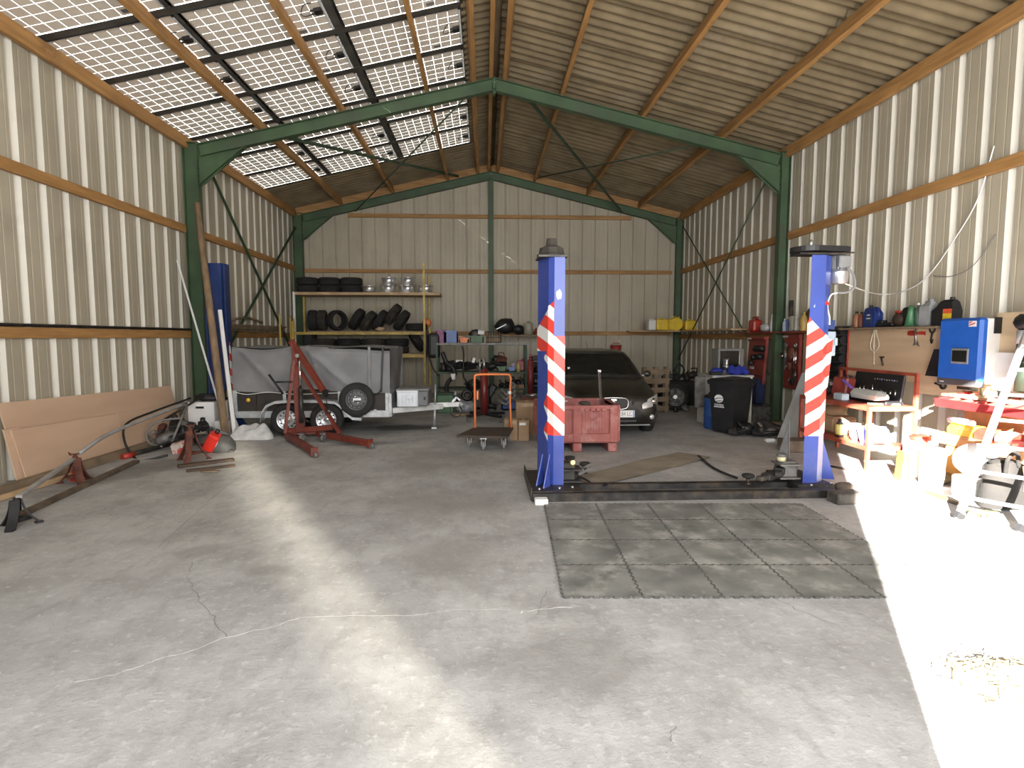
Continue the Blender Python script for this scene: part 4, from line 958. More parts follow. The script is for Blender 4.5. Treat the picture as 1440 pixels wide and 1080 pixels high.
# ================================================================== left side of the barn
def one(name, b, m, loc, label, cat, rot=None, group=None):
    o = b.obj(name, m, loc=loc, rot=rot); return tag(o, label, cat, group)
def bar_thing(name, p, q, w, h, m, label, cat, group=None, round_=False, taper=None, up=(0, 0, 1), bev=.004):
    p, q = V(p), V(q); c = (p + q) / 2; b = B()
    if round_: b.cyl(p - c, q - c, w, taper or w, 12)
    else: b.bar(p - c, q - c, w, h, up=up, bev=bev)
    return one(name, b, m, c, label, cat, None, group)
def hose(name, pts, r, m, label, cat='hose', group=None):
    c = V(pts[0]); b = B(); b.tube([p - c for p in chain(pts, 6)], r, 8)
    return one(name, b, m, c, label, cat, None, group)
# axle stands
def stand(name, loc, h, s, m, label, rz=0, saddle=True):
    t = thing(name, label, 'axle stand', loc, rz)
    for k in range(3):
        a = k * 2 * PI / 3 + .5; d = V((math.cos(a), math.sin(a), 0)); n = V((-d.y, d.x, 0))
        b = B(); pts = [d * s + V((0, 0, .008)), d * s * .62 + V((0, 0, h * .28)), d * s * .34 + V((0, 0, h * .6)), d * s * .2 + V((0, 0, h * .92))]
        P = chain(pts, 4)
        for p, q in zip(P[:-1], P[1:]): b.bar(p, q, .075, .012, up=d)
        b.box(d * s * .97 + V((0, 0, .006)), (.06, .06, .012), rot=(0, 0, a)); b.obj('leg', m, t)
    b = B()
    for k in range(3):
        a = k * 2 * PI / 3 + .5; c = (k + 1) * 2 * PI / 3 + .5
        p, q = V((math.cos(a), math.sin(a), 0)) * s * .66, V((math.cos(c), math.sin(c), 0)) * s * .66
        b.bar(p + V((0, 0, h * .24)), q + V((0, 0, h * .24)), .012, .03)
    b.obj('leg_brace', m, t)
    b = B(); b.cyl((0, 0, h * .55), (0, 0, h), .03, .026); b.obj('column', m, t)
    if saddle:
        b = B(); b.cyl((0, 0, h * .9), (0, 0, h * 1.06), .016); b.prism([(-.05, -.02, h * 1.06), (.05, -.02, h * 1.06), (.06, -.02, h * 1.06 + .04), (.03, -.02, h * 1.06 + .012), (-.03, -.02, h * 1.06 + .012), (-.06, -.02, h * 1.06 + .04)], (0, .04, 0)); b.obj('saddle', m, t)
    return t
stand('axle_stand', fl(26, 740), .255, .145, BLACK, 'black axle stand at the left edge holding up a grey bar', .3, False)
s2 = fl(108, 678); stand('axle_stand', s2, .30, .16, RUST, 'rusty red axle stand in front of the leaning chipboard sheets', .9)
b = B(); b.prism([(-.07, 0, 0), (.0, 0, 0), (.02, 0, .14), (-.03, 0, .15)], (0, .03, 0)); one('red_wedge', b, RED, s2 + V((-.03, .03, .0)), 'red metal wedge behind the rusty axle stand by the chipboard', 'wedge')
s3 = fl(270, 648); stand('axle_stand', s3, .44, .21, RUST, 'tall rusty axle stand in front of the scrap pile', .2)
p0 = fl(26, 740) + V((.02, 0, .262)); p1 = aY(104, 645, s2.y)
bar_thing('grey_bar', p0, p1, .05, .03, mat('pale_grey_paint', (.36, .35, .34), .5, .1, .15), 'flat grey bar sloping from black axle stand up to rusty axle stand', 'bar')
hose('grey_pipe', [aY(112, 637, 6.62), aY(150, 612, 7.2), aY(200, 591, 8.1), aY(262, 567, 9.2)], .024, MATS['pale_grey_paint'], 'long grey bent pipe running along in front of the chipboard sheets', 'pipe')
# chipboard sheets leaning on the wall
CHIP = mat('chipboard', (0.62, 0.435, 0.305), .85, 0, .15, 2.0, .1, 80, col2=(.50, .34, .23), stretch=(1, .25, 1))
def sheet(y0, y1, h, x0, lean, lab, z0=0.0, tl=0.0):
    b = B(); y = (y0 + y1) / 2; n = 14
    L_ = y1 - y0
    p = [(0, -L_ / 2, 0), (0, L_ / 2, 0), (-lean, L_ / 2, h - tl), (-lean, -L_ / 2, h)]
    b.prism(p, (-.018, 0, 0)); return one('chipboard_sheet', b, CHIP, (x0, y, z0), lab, 'board', None, 'leaning chipboard sheets')
sheet(6.50, 9.95, .92, -5.17, .20, 'rearmost long chipboard sheet leaning against the left wall, topmost edge showing', 0, .10)
sheet(6.42, 6.62, .64, -5.145, .12, 'short end of a chipboard sheet showing at the left of the leaning boards')
sheet(6.50, 8.30, .62, -5.105, .14, 'lower front chipboard sheet leaning on left wall, nearer piece', 0, .06)
sheet(8.31, 9.75, .57, -5.11, .13, 'lower front chipboard sheet leaning on left wall, farther piece', 0, .06)
bar_thing('timber_sill', (-5.05, 5.2, .05), (-4.98, 9.6, .05), .11, .10, OLDWOOD, 'weathered timber beam lying along the foot of the chipboard sheets', 'timber')
bar_thing('timber_batten', (-4.92, 5.0, .03), (-4.86, 7.0, .03), .05, .05, PALEWOOD, 'pale timber batten on the floor at the left edge', 'timber')
bar_thing('dark_timber', fl(20, 731) + V((0, 0, .02)), fl(192, 651) + V((0, 0, .02)), .08, .04, mat('brown_beam', (.12, .085, .055), .85, 0, .3, 5), 'dark brown timber lying on the floor in front of the chipboard', 'beam')
bar_thing('steel_tube', aY(150, 648, 7.75), aY(238, 625, 8.55), .035, 0, DSTEEL, 'dark steel tube with red collar lying below the chipboard', 'tube', None, True)
bar_thing('red_collar', aY(172, 643, 7.83), aY(188, 639, 7.97), .042, 0, RED, 'red collar on the dark steel tube below the chipboard', 'collar', None, True)
bar_thing('short_plank', fl(250, 658) + V((0, 0, .02)), fl(329, 648) + V((0, 0, .02)), .10, .035, mat('dark_plank', (.085, .052, .032), .8, 0, .3, 5), 'short dark plank on the floor by the tall rusty axle stand, rear one', 'plank')
bar_thing('short_plank', fl(262, 664) + V((0, 0, .015)), fl(331, 656) + V((0, 0, .015)), .06, .03, MATS['dark_plank'], 'short dark plank on the floor by the tall rusty axle stand, front one', 'plank')
hose('black_hose', [aY(268, 560, 9.3), aY(215, 579, 8.7), aY(178, 596, 8.2), aY(175, 620, 8.0), aY(187, 641, 7.95), aY(200, 648, 7.8), aY(236, 640, 7.9)], .016, BLACK, 'black hose looping in front of the chipboard sheets')
hose('grey_hose', [aY(255, 588, 8.9), aY(225, 592, 8.7), aY(207, 605, 8.6), aY(210, 623, 8.5), aY(228, 628, 8.4)], .014, GREY, 'thin grey hose curling beside the scrap pile')
bar_thing('grey_lever', aY(242, 621, 8.3), aY(264, 568, 8.7), .018, 0, CAST, 'grey lever bar standing up out of the scrap pile', 'lever', None, True)
# scrap pile
g0 = fl(238, 628)
b = B(); b.lathe([(0, 0), (.17, 0), (.18, .03), (.16, .10), (.11, .22), (.09, .30), (0, .30)], (0, 0, .17), (1, .2, .1), 18); b.box((.05, .06, .17), (.22, .26, .22), bev=.03); b.box((-.02, -.05, .1), (.18, .2, .2), rot=(.2, .1, .4), bev=.02); b.cyl((.1, 0, .2), (.2, -.14, .24), .03)
one('gearbox_casing', b, CAST, g0 + V((-.10, .35, .02)), 'grey gearbox casing lying in the scrap pile by the wall', 'engine part')
b = B(); b.box((0, 0, .14), (.09, .16, .28), rot=(0, .25, .2), bev=.02); one('rusty_bracket', b, RUST, g0 + V((-.30, .35, .02)), 'dark rusty bracket at the left end of the scrap pile', 'engine part')
b = B(); b.box((0, 0, .08), (.22, .14, .15), rot=(.1, -.2, .3), bev=.01); b.box((.06, -.02, .10), (.10, .13, .155), rot=(.1, -.2, .3), bev=.01)
one('oil_carton', b, mat('cream_carton', (.55, .48, .42), .7, 0, .1, 5, dirt=(.45, .06, .04), dscale=7, dlo=.5, dhi=.54), fl(250, 638) + V((.02, .05, 0)), 'white and red carton tipped over in the scrap pile', 'carton')
rb = thing('red_jerrycan', 'bright red box tipped on its corner in the scrap pile', 'can', fl(283, 640) + V((0, .18, .04)), 0, rot=(.25, .5, .3))
b = B(); b.box((0, 0, .14), (.15, .20, .26), bev=.02); b.obj('can_body', mat('bright_red_plastic', (.55, .025, .015), .35, 0, .08), rb)
b = B(); b.box((.077, 0, .12), (.006, .14, .14)); b.obj('can_label', WHITEP, rb)
b = B(); b.cyl((0, .05, .27), (0, .05, .32), .03); b.obj('cap', BLACK, rb)
b = B(); b.lathe([(0, 0), (.16, 0), (.19, .04), (.17, .14), (.10, .22), (0, .24)], (0, 0, 0), seg=18); b.cyl((.10, -.12, .06), (.15, -.19, .05), .05); b.ell((-.12, .05, .10), (.10, .12, .10), 2, .1)
one('air_filter_housing', b, mat('grey_black_plastic', (.07, .07, .07), .6, 0, .3, 8), fl(303, 636) + V((.03, .12, 0)), 'dark grey plastic housing on the floor at the foot of the leaning post', 'engine part', (.3, .2, .4))
b = B(); b.box((0, 0, 0), (.30, .22, .05), rot=(.5, .5, .2), bev=.01); one('slate_block', b, GREY, fl(292, 628) + V((0, .3, .13)), 'dark grey slab leaning behind the red box in the scrap pile', 'slab')
for i, (p, q) in enumerate((((262, 606), (283, 600)), ((250, 612), (285, 598)), ((238, 622), (262, 612)))):
    bar_thing('steel_bar', aY(*p, 8.1 + .1 * i), aY(*q, 8.35 + .1 * i), .02, 0, BLACK, ('black bar end poking up out of the scrap pile, highest one', 'long black bar lying across the top of the scrap pile', 'black bar low in the scrap pile beside the gearbox casing')[i], 'bar', None, True)
b = B(); b.lathe([(.03, 0), (.055, 0), (.055, .02), (.03, .02)], (0, 0, .01), (.2, 0, 1), 16, close=True); one('steel_ring', b, STEEL, fl(291, 637) + V((0, .02, .03)), 'small bright steel ring in front of the red box', 'ring')
b = B(); b.ell((0, 0, .012), (.12, .07, .012), 2, .15, seed=8); one('mud_clod', b, OLDWOOD, fl(295, 664), 'flat brown clod of dirt on the floor in front of the planks', 'dirt')
# white cabinet
wc = thing('white_cabinet', 'small white cabinet with a black slot beside the leaning wooden post', 'cabinet', (-4.76, 9.86, 0))
b = Wb(wc); b.box((-4.755, 9.90, .29), (.43, .38, .54), bev=.008); b.obj('body', WHITE, wc)
b = Wb(wc); b.box((-4.755, 9.70, .29), (.43, .018, .55), bev=.003); b.obj('front_panel', WHITEP, wc)
b = Wb(wc); b.box((-4.77, 9.688, .475), (.13, .008, .035)); b.obj('slot', BLACK, wc)
b = B(); b.box((0, 0, .29), (.10, .30, .56), bev=.01); one('white_case', b, WHITE, (-4.43, 9.98, 0), 'narrow white box standing behind the leaning wooden post', 'box')
b = B(); b.box((0, 0, .13), (.22, .22, .26), bev=.01); one('white_box', b, WHITE, (-4.38, 9.66, 0), 'low white box at the foot of the leaning wooden post', 'box')
b = B(); b.ell((0, 0, 0), (.22, .12, .07), 2, .2, seed=5); b.cyl((-.2, 0, .02), (.2, .05, .06), .02); one('black_cable_heap', b, BLACK, (-4.74, 9.92, .62), 'black cables heaped on top of the small white cabinet', 'cables')
bar_thing('dark_rod', aY(228, 592, 9.3), aY(287, 556, 9.6), .018, 0, DSTEEL, 'dark rod sloping up to the top of the small white cabinet', 'rod', None, True)
# leaning poles
bar_thing('wooden_post', (-4.20, 9.32, .02), aY(277, 286, 10.42), .062, 0, mat('round_post_wood', (.27, .18, .105), .8, 0, .2, 3, .2, 20, stretch=(4, 4, .5)), 'round wooden post leaning against the green column', 'post', None, True, .05)
bar_thing('white_batten', aX(249, 366, XL + .05), (-4.30, 9.62, .02), .03, .02, WHITEP, 'thin white batten leaning on the left wall behind the wooden post', 'batten')
bar_thing('white_upright', (-4.10, 9.42, .02), aY(309, 436, 10.0), .06, .05, WHITE, 'white square tube leaning just right of the wooden post', 'tube')
bar_thing('white_strip', aY(325, 579, 9.9), aY(338, 612, 9.62), .06, .02, WHITE, 'short white strip leaning at the foot of the dark blue lift column', 'strip')
# spare lift column
sl = thing('spare_lift_post', 'dark blue lift column with striped tape standing by the green column', 'lift column', (-4.74, 10.36, 0))
def sw_(): return Wb(sl)
b = sw_(); zt = 2.93
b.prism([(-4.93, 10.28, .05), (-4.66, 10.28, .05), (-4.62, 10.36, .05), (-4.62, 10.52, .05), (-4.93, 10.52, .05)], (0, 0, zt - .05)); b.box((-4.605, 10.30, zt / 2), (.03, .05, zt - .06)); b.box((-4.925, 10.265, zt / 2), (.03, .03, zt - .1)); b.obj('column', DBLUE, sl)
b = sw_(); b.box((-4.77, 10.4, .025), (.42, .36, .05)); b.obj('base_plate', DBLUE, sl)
b = sw_(); b.prism([(-4.58, 10.30, .2), (-4.44, 10.34, .2), (-4.585, 10.34, 1.55), (-4.61, 10.30, 1.62)], (0, .006, 0)); o = b.obj('striped_tape', stripe_mat('striped_tape_side', .9, .26, .05), sl)
b = sw_(); b.box((-4.50, 10.22, .66), (.22, .10, .14), bev=.01); b.box((-4.42, 10.20, .48), (.42, .10, .06), bev=.01); b.box((-4.55, 10.18, .42), (.12, .12, .1), bev=.02); b.obj('carriage', mat('worn_yellow_paint', (.62, .46, .08), .5, 0, .3, 6, dirt=(.08, .06, .03), dscale=6), sl)
b = sw_(); b.box((-4.86, 10.262, 1.72 + .4), (.045, .004, .10)); b.obj('white_sticker', WHITEP, sl)
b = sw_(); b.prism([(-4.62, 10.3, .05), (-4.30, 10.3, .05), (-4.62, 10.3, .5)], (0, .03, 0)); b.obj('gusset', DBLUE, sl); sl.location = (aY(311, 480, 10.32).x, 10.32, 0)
for k, (px, py) in enumerate(((342, 612), (352, 614), (362, 615), (347, 617))):
    b = B(); b.lathe([(.012, -.04), (.035, -.04), (.045, 0), (.03, .04), (.012, .04)], (0, 0, .045), (1, .3 * k, 0), 14, close=True); b.box((.05, .02, .025), (.06, .04, .05), bev=.01)
    one('steel_fitting', b, (STEEL, RUST, CAST, DSTEEL)[k], fl(px, py), ('bright steel fitting on the floor by the white sack', 'rusty fitting on the floor by the white sack', 'grey cast fitting on the floor nearest the white sack', 'dark fitting on the floor in front of the bright one')[k], 'fitting', None, 'fittings on the floor by the sack')
# timbers on the girt
for k in range(3):
    bar_thing('stored_timber', (XL + .13 + .05 * (k % 2), 12.0, 1.80 + .05 * k), (XL + .14 + .04 * k, 15.2, 1.80 + .05 * k), .10, .045, OLDWOOD, ('lowest timber lying along the left wall girt behind the trailer', 'middle timber lying along the left wall girt behind the trailer', 'uppermost timber lying along the left wall girt behind the trailer')[k], 'timber', 'timbers on the left wall girt')
hose('curved_wood', [(XL + .14, 12.1, 1.95), (XL + .14, 12.6, 2.05), (XL + .14, 13.2, 2.07), (XL + .14, 13.9, 2.0)], .03, OLDWOOD, 'curved pale strip lying on the timbers on the left wall', 'strip')
for k, (px, yt, Y) in enumerate(((393, 441, 13.6), (408, 444, 14.6), (413, 448, 14.7), (411, 452, 14.4))):
    p = aY(px, yt, Y); bar_thing('yellow_tube', (p.x, p.y, .02), p, .022, 0, YELP, ('pale yellow tube standing behind the trailer, leftmost', 'tall yellow tube standing at the left end of the tyre rack', 'yellow tube touching the rack upright behind the tarpaulin', 'shorter yellow tube between the others behind the tarpaulin')[k], 'tube', 'yellow tubes behind the trailer', True)
# ================================================================== back of the barn
def mesh_tyre(R=.31, w=.20, r0=.19):
    b = B(); h = w / 2
    b.lathe([(r0, -h * .85), (r0 + .02, -h), (R * .88, -h), (R * .97, -h * .8), (R, -h * .6), (R, -h * .25), (R - .008, -h * .2), (R - .008, -h * .12), (R, -h * .08), (R, h * .08), (R - .008, h * .12), (R - .008, h * .2), (R, h * .25), (R, h * .6), (R * .97, h * .8), (R * .88, h), (r0 + .02, h), (r0, h * .85), (r0 + .03, h * .5), (r0 + .05, 0), (r0 + .03, -h * .5)], seg=30, close=True)
    return b
# --- tyre rack
RY0, RY1 = 15.42, 16.25
rk = thing('tyre_rack', 'tall yellow framed rack of tyre shelves against the back wall', 'rack', (-3.3, 15.85, 0))
def rw(): return Wb(rk)
xl, xr = aY(415, 470, RY0).x, aY(597, 470, RY0).x
for x, y, m, h in ((xl, RY0, WHITE, 2.84), (xl, RY1, YELP, 2.84), (xr, RY0, YELP, 3.60), (xr + .06, RY1, YELP, 3.35)):
    b = rw(); b.box((x, y, h / 2), (.055, .05, h)); b.obj('upright', m, rk)
Z1, Z2, Z3 = 2.80, 1.79, 1.18
for z, x0, x1, m in ((Z1, xl - .02, xr + .42, PALEWOOD), (Z2, xl + .35, xr, OLDWOOD), (Z3, xl, xr, PALEWOOD)):
    b = rw(); b.box(((x0 + x1) / 2, (RY0 + RY1) / 2, z), (x1 - x0, RY1 - RY0 + .02, .05 if z != Z1 else .07)); b.obj('shelf_board', m, rk)
for z in (Z2 - .04, Z3 - .04):
    b = rw(); b.bar((xl, RY0 - .01, z), (xr, RY0 - .01, z), .04, .07); b.obj('shelf_rail', YELP, rk)
# bare rims and tyres on top
def tyre(label, loc, rot, R=.31, w=.20, m=RUBBER, group=None):
    return one('tyre', mesh_tyre(R, w), m, loc, label, 'tyre', rot, group)
x0 = aY(417, 400, 15.86).x
for k in range(3):
    for j in range(2):
        x = x0 + .295 + .59 * k
        tyre('tyre lying %s in the %s pile on the top shelf' % (('at the bottom', 'on top')[j], ('left', 'middle', 'right')[k]), (x, 15.86, Z1 + .035 + .105 + .21 * j), (0, 0, k), .293, group='tyres on the top shelf')
def rim_mesh(R=.20, w=.19):
    b = B(); h = w / 2
    b.lathe([(R, -h), (R + .012, -h), (R + .01, -h * .9), (R * .93, -h * .7), (R * .86, -h * .2), (R * .86, h * .3), (R * .95, h * .8), (R + .012, h), (R, h), (R * .90, h * .7), (R * .82, h * .3), (R * .5, h * .55), (R * .45, h * .3), (R * .2, h * .3), (0, h * .3)], seg=28)
    return b
for k, (px, j, lab) in enumerate(((519.5, 0, 'single steel rim beside the tyres on the top shelf'), (546, 0, 'lower silver rim of the first stacked pair on the top shelf'), (547, 1, 'upper silver rim of the first stacked pair on the top shelf'), (573, 0, 'lower silver rim of the second stacked pair on the top shelf'), (574, 1, 'upper silver rim of the second stacked pair on the top shelf'), (599, 0, 'silver rim lying at the right end of the top shelf'))):
    one('wheel_rim', rim_mesh(.20 if k else .17, .20 if k else .16), ALU, (aY(px, 400, 15.7).x, 15.7, Z1 + .042 + .10 + .205 * j), lab, 'wheel rim', None, 'bare wheel rims on the top shelf')
b = B(); b.bar((-.12, 0, -.06), (.14, 0, .14), .03, .02); b.cyl((.14, 0, .14), (.14, .1, .14), .03); one('dark_iron', b, DSTEEL, (aY(592, 400, 15.62).x, 15.95, Z1 + .12), 'dark iron bracket leaning behind the last rim on the top shelf', 'bracket')
# middle shelf, standing and leaning tyres
mid = Z2 + .03
for px, rot, lab, r_ in ((440, (0, PI / 2, .15), 'tyre standing edge on at the left end of the middle rack shelf', .28), (453, (0, PI / 2, .1), 'brownish tyre standing second from left on the middle rack shelf', .28),
                     (474, (0, PI / 2, -.75), 'tyre standing with its round opening in view on the middle rack shelf', .28)):
    tyre(lab, (aY(px, 445, 15.75).x, 15.75, mid + r_), rot, R=r_, w=.23, m=DUSTRUB if 'brown' in lab else RUBBER, group='tyres on the middle shelf')
for k, (px, py, a, lab) in enumerate(((502, 449, .55, 'first of the tyres leaning to the right on the middle rack shelf'), (518, 452, .6, 'second leaning tyre on the middle rack shelf'), (535, 451, .55, 'third leaning tyre on the middle rack shelf'), (553, 442, .62, 'highest leaning tyre on the middle rack shelf'), (565, 451, .6, 'last leaning tyre before the lying one on the middle rack shelf'))):
    p = aY(px, py, 15.75); tyre(lab, p, (0, PI / 2 + a, .0), R=.31, w=.20, m=(DUSTRUB if k in (1, 3) else RUBBER), group='tyres on the middle shelf')
p = aY(585, 457, 15.7); tyre('tyre lying flat at the right end of the middle rack shelf', (p.x, 15.8, mid + .10), None, .30, .2, group='tyres on the middle shelf')
b = B(); b.lathe([(0, -.03), (.10, -.03), (.12, 0), (.10, .03), (0, .03)], axis=(0, 1, 0)); one('orange_reel', b, ORANGE, aY(600, 454, 15.9), 'orange reel behind the yellow rack upright', 'reel')
b = B(); b.ell((0, 0, 0), (.14, .08, .06), 2, .35, seed=9); one('crumpled_paper', b, PALEWOOD, (aY(535, 463, 15.5).x, 15.5, mid + .05), 'crumpled pale rag on the edge of the middle rack shelf', 'rag')
# lower shelf
low = Z3 + .03
for k, (px, lab) in enumerate(((455, 'leftmost'), (490, 'second'), (525, 'third'), (558, 'fourth'))):
    for j in range(2):
        tyre('tyre lying on the lower rack shelf above the tarpaulin, %s pile, %s' % (lab, ('bottom one', 'top one')[j]), (aY(px, 480, 15.8).x, 15.8, low + .10 + .2 * j), (0, 0, k), .33, .2, DUSTRUB if (k + j) % 2 else RUBBER, 'tyres on the lower shelf')
p = aY(586, 484, 15.6); tyre('tyre tilted against the yellow upright on the lower rack shelf', (p.x, 15.72, low + .32), (0, 1.0, .3), .30, .2, group='tyres on the lower shelf')
b = B(); b.box((0, 0, 0), (.30, .35, .50), bev=.05); one('black_case', b, BLACK, (aY(428, 470, 15.1).x, 15.1, 1.72), 'black case on the tarpaulin edge by the rack upright', 'case'); 
bpy.data.objects['black_case'].location = (aY(428, 470, 15.3).x, 15.8, low + .25 + .06)
# --- green steel shelving
GY0, GY1 = 13.6, 14.2
gs = thing('green_shelving', 'dark green steel shelving loaded with boxes and car parts, left of lift', 'shelving', (-.1, 13.9, 0))
def gw(): return Wb(gs)
GX0, GX1 = aY(613, 480, GY0).x, aY(741, 480, GY0).x
ZT, ZM, ZB = aY(680, 483, GY0).z, aY(680, 523, GY0).z, .42
for x in (GX0 + .02, GX1 - .02):
    for y in (GY0, GY1):
        b = gw(); b.box((x, y, ZT / 2), (.05, .05, ZT)); b.obj('upright', GREEND, gs)
for z in (ZT, ZM, ZB):
    b = gw(); b.box(((GX0 + GX1) / 2, (GY0 + GY1) / 2, z - .02), (GX1 - GX0, GY1 - GY0 + .06, .045)); b.obj('shelf', GREEND, gs)
b = gw(); b.bar((GX0, GY0 - .035, ZT - .01), (GX1, GY0 - .035, ZT - .01), .012, .05); b.obj('shelf_edge', CAST, gs)
def at(px, z, Y=None):
    Y = Y or GY0 + .25; p = aY(px, 500, Y); return V((p.x, Y, z))
def crate(name, px0, px1, py, z, m, lab, Y=None, d=.32):
    Y = Y or GY0 + .2; x0, x1 = aY(px0, 480, Y).x, aY(px1, 480, Y).x; h = aY(px0, py, Y).z - z; w = x1 - x0
    b = B(); t = .012
    for sx in (-1, 1): b.box((sx * (w / 2 - t), 0, h / 2), (t * 2, d, h))
    for sy in (-1, 1): b.box((0, sy * (d / 2 - t), h / 2), (w, t * 2, h))
    b.box((0, 0, .01), (w, d, .02)); b.box((0, -d / 2 - .004, h - .02), (w + .02, .02, .03)); b.box((0, -d / 2 - .004, h * .62), (w * .3, .006, h * .14))
    return one(name, b, m, ((x0 + x1) / 2, Y, z), lab, 'crate')
PURP = mat('plum_plastic', (.22, .06, .17), .5); BLUP = mat('blue_crate_plastic', (.12, .19, .42), .5); GRP = mat('dull_green_plastic', (.10, .17, .10), .6)
crate('purple_bin', 614, 626, 464, ZT, PURP, 'purple plastic bin at the left end of the green shelving')
crate('blue_crate', 627, 644, 465, ZT, BLUP, 'light blue plastic crate on top of the green shelving')
crate('orange_tray', 646, 659, 475, ZT, ORANGE, 'orange tray on top of the green shelving')
crate('green_crate', 661, 680, 472, ZT, GRP, 'dull green crate full of odds and ends on top of the green shelving')
b = B(); b.bar((-.12, 0, .16), (.08, .02, .09), .10, .02); one('orange_flap', b, ORANGE, at(652, ZT + .02), 'orange lid propped up on the orange tray', 'lid')
b = B(); b.box((0, 0, 0), (.16, .12, .10), rot=(.2, .1, .3), bev=.01); one('white_carton', b, WHITEP, at(676, ZT + .27), 'small white carton on top of the dull green crate', 'carton')
b = B(); b.ell((0, 0, 0), (.14, .10, .11), 2, .3, seed=11); one('dark_parts', b, DSTEEL, at(668, ZT + .22), 'dark machine part heaped in the dull green crate', 'car part')
bk = thing('wire_basket', 'black wire basket standing on top of the green shelving', 'basket', at(694, ZT, GY0 + .2))
b = B(); w_, d_, h_ = .36, .30, .28
for z in (.02, .14, h_):
    b.tube([(-w_ / 2, -d_ / 2, z), (w_ / 2, -d_ / 2, z), (w_ / 2, d_ / 2, z), (-w_ / 2, d_ / 2, z)], .007, 6, closed=True)
for i in range(7):
    x = -w_ / 2 + w_ * i / 6; b.tube([(x, -d_ / 2, 0), (x, -d_ / 2, h_)], .005, 5); b.tube([(x, d_ / 2, 0), (x, d_ / 2, h_)], .005, 5)
b.obj('wires', BLACK, bk); b = B(); b.box((0, 0, .11), (w_ - .03, d_ - .03, .2), bev=.03); b.obj('cloth_filling', OLDWOOD, bk)
# wall plank with dark heaps right of the post
bar_thing('wall_plank', aY(705, 472, 15.9), aY(770, 472, 15.9), .35, .05, OLDWOOD, 'old wooden plank shelf on the back wall behind the left lift post', 'shelf')
def heap(name, px, z, Y, r, m, lab, cat, seed, noise=.25): 
    b = B(); b.ell((0, 0, r[2]), r, 2, noise, seed=seed); return one(name, b, m, at(px, z, Y), lab, cat)
zp = aY(730, 472, 15.9).z + .03
heap('black_cover', 711, zp, 15.95, (.30, .2, .23), BLACK, 'large black plastic part on the plank by the gable post', 'car part', 21, .12)
heap('black_cover', 728, zp, 15.95, (.19, .16, .14), BLACK, 'smaller black plastic part on the plank beside the clear canister', 'car part', 22, .12)
bar_thing('chrome_strip', aY(698, 463, 15.74), aY(712, 456, 15.74), .03, .03, GALV, 'short bright trim strip on the large black part', 'trim strip')
b = B(); b.lathe([(0, 0), (.13, 0), (.13, .30), (.10, .33), (.04, .34), (.04, .37), (0, .37)]); one('clear_canister', b, mat('cloudy_plastic', (.36, .34, .27), .4, 0, .1), at(743, zp, 15.9), 'cloudy plastic canister on the plank by the left lift post', 'canister')
b = B(); b.box((0, 0, .08), (.26, .18, .16), rot=(0, .3, .2), bev=.04); one('maroon_part', b, DRED, at(758, zp, 15.9), 'dark maroon part on the plank just left of the lift post', 'car part')
# hanging black seat at the shelf end
b = B(); b.box((0, 0, 0), (.30, .22, .60), bev=.09, seg=3); b.tube([(-.15, -.1, .26), (-.16, -.13, -.28)], .015); one('black_seat_back', b, BLACK, (GX0 - .06, GY0 + .1, ZT - .02 - .33 + .30), 'black padded seat back hanging at the left end of the green shelving', 'seat back')
# middle shelf contents
def parts_heap(px, z, Y, n, spread, label, seed, group, sc=1.0):
    rn = random.Random(seed)
    for k in range(n):
        b = B(); t = rn.choice('abc'); s = rn.uniform(.07, .14) * sc
        if t == 'a': b.lathe([(0, -s), (s * .6, -s), (s * .75, -.3 * s), (s * .4, 0), (s * .45, .6 * s), (0, .6 * s)], seg=12); b.cyl((0, 0, 0), (s, s * .3, .2 * s), s * .2)
        elif t == 'b': b.box((0, 0, 0), (s * 2, s * 1.2, s), bev=.015); b.cyl((s * .5, 0, 0), (s * .5, 0, s * 1.1), s * .35); b.box((-s * .5, 0, s * .5), (s * .5, s, s * .3))
        else: b.ell((0, 0, 0), (s * 1.2, s * .8, s * .7), 2, .2, seed=k); b.tube([(-s, 0, 0), (-s * 1.4, .05, s), (-s * .4, 0, s * 1.3)], s * .15)
        p = at(px + (k / max(1, n - 1) - .5) * spread, z + s * .9, Y + rn.uniform(-.08, .12))
        one('car_part', b, rn.choice((BLACK, DSTEEL, BLACK, CAST)), p, label % ('first', 'second', 'third', 'fourth', 'fifth', 'sixth', 'seventh', 'eighth', 'ninth')[k], 'car part', (rn.uniform(-.4, .4), rn.uniform(-.4, .4), rn.uniform(0, 3)), group)
parts_heap(662, ZM, GY0 + .28, 9, 78, 'dark car part on the middle green shelf, %s from the left', 31, 'car parts on the middle green shelf', 1.35)
parts_heap(720, ZB, GY0 + .28, 5, 30, 'dark car part low in the green shelving behind the trolley, %s from the left', 33, 'car parts low on the green shelf')
b = B(); b.box((0, 0, .10), (.20, .10, .20), bev=.015); one('white_case', b, LGREY, at(634, ZM, GY0 + .4), 'pale grey case at the left end of the middle green shelf', 'case')
b = B(); b.box((0, 0, 0), (.16, .03, .05)); one('white_tag', b, WHITEP, at(646, ZM + .25), 'white strip lying on the car parts of the middle green shelf', 'strip')
b = B(); b.box((0, 0, .0), (.07, .03, .12), rot=(0, .3, 0)); one('white_tag', b, WHITEP, at(666, ZM + .27), 'white tag sticking up from the car parts on the middle green shelf', 'tag')
crate('small_green_crate', 699, 712, 515, ZM, GRP, 'small green crate on the middle green shelf', GY0 + .12, .2)
crate('small_blue_crate', 714, 725, 516, ZM, BLUP, 'small blue and white box on the middle green shelf', GY0 + .12, .2)
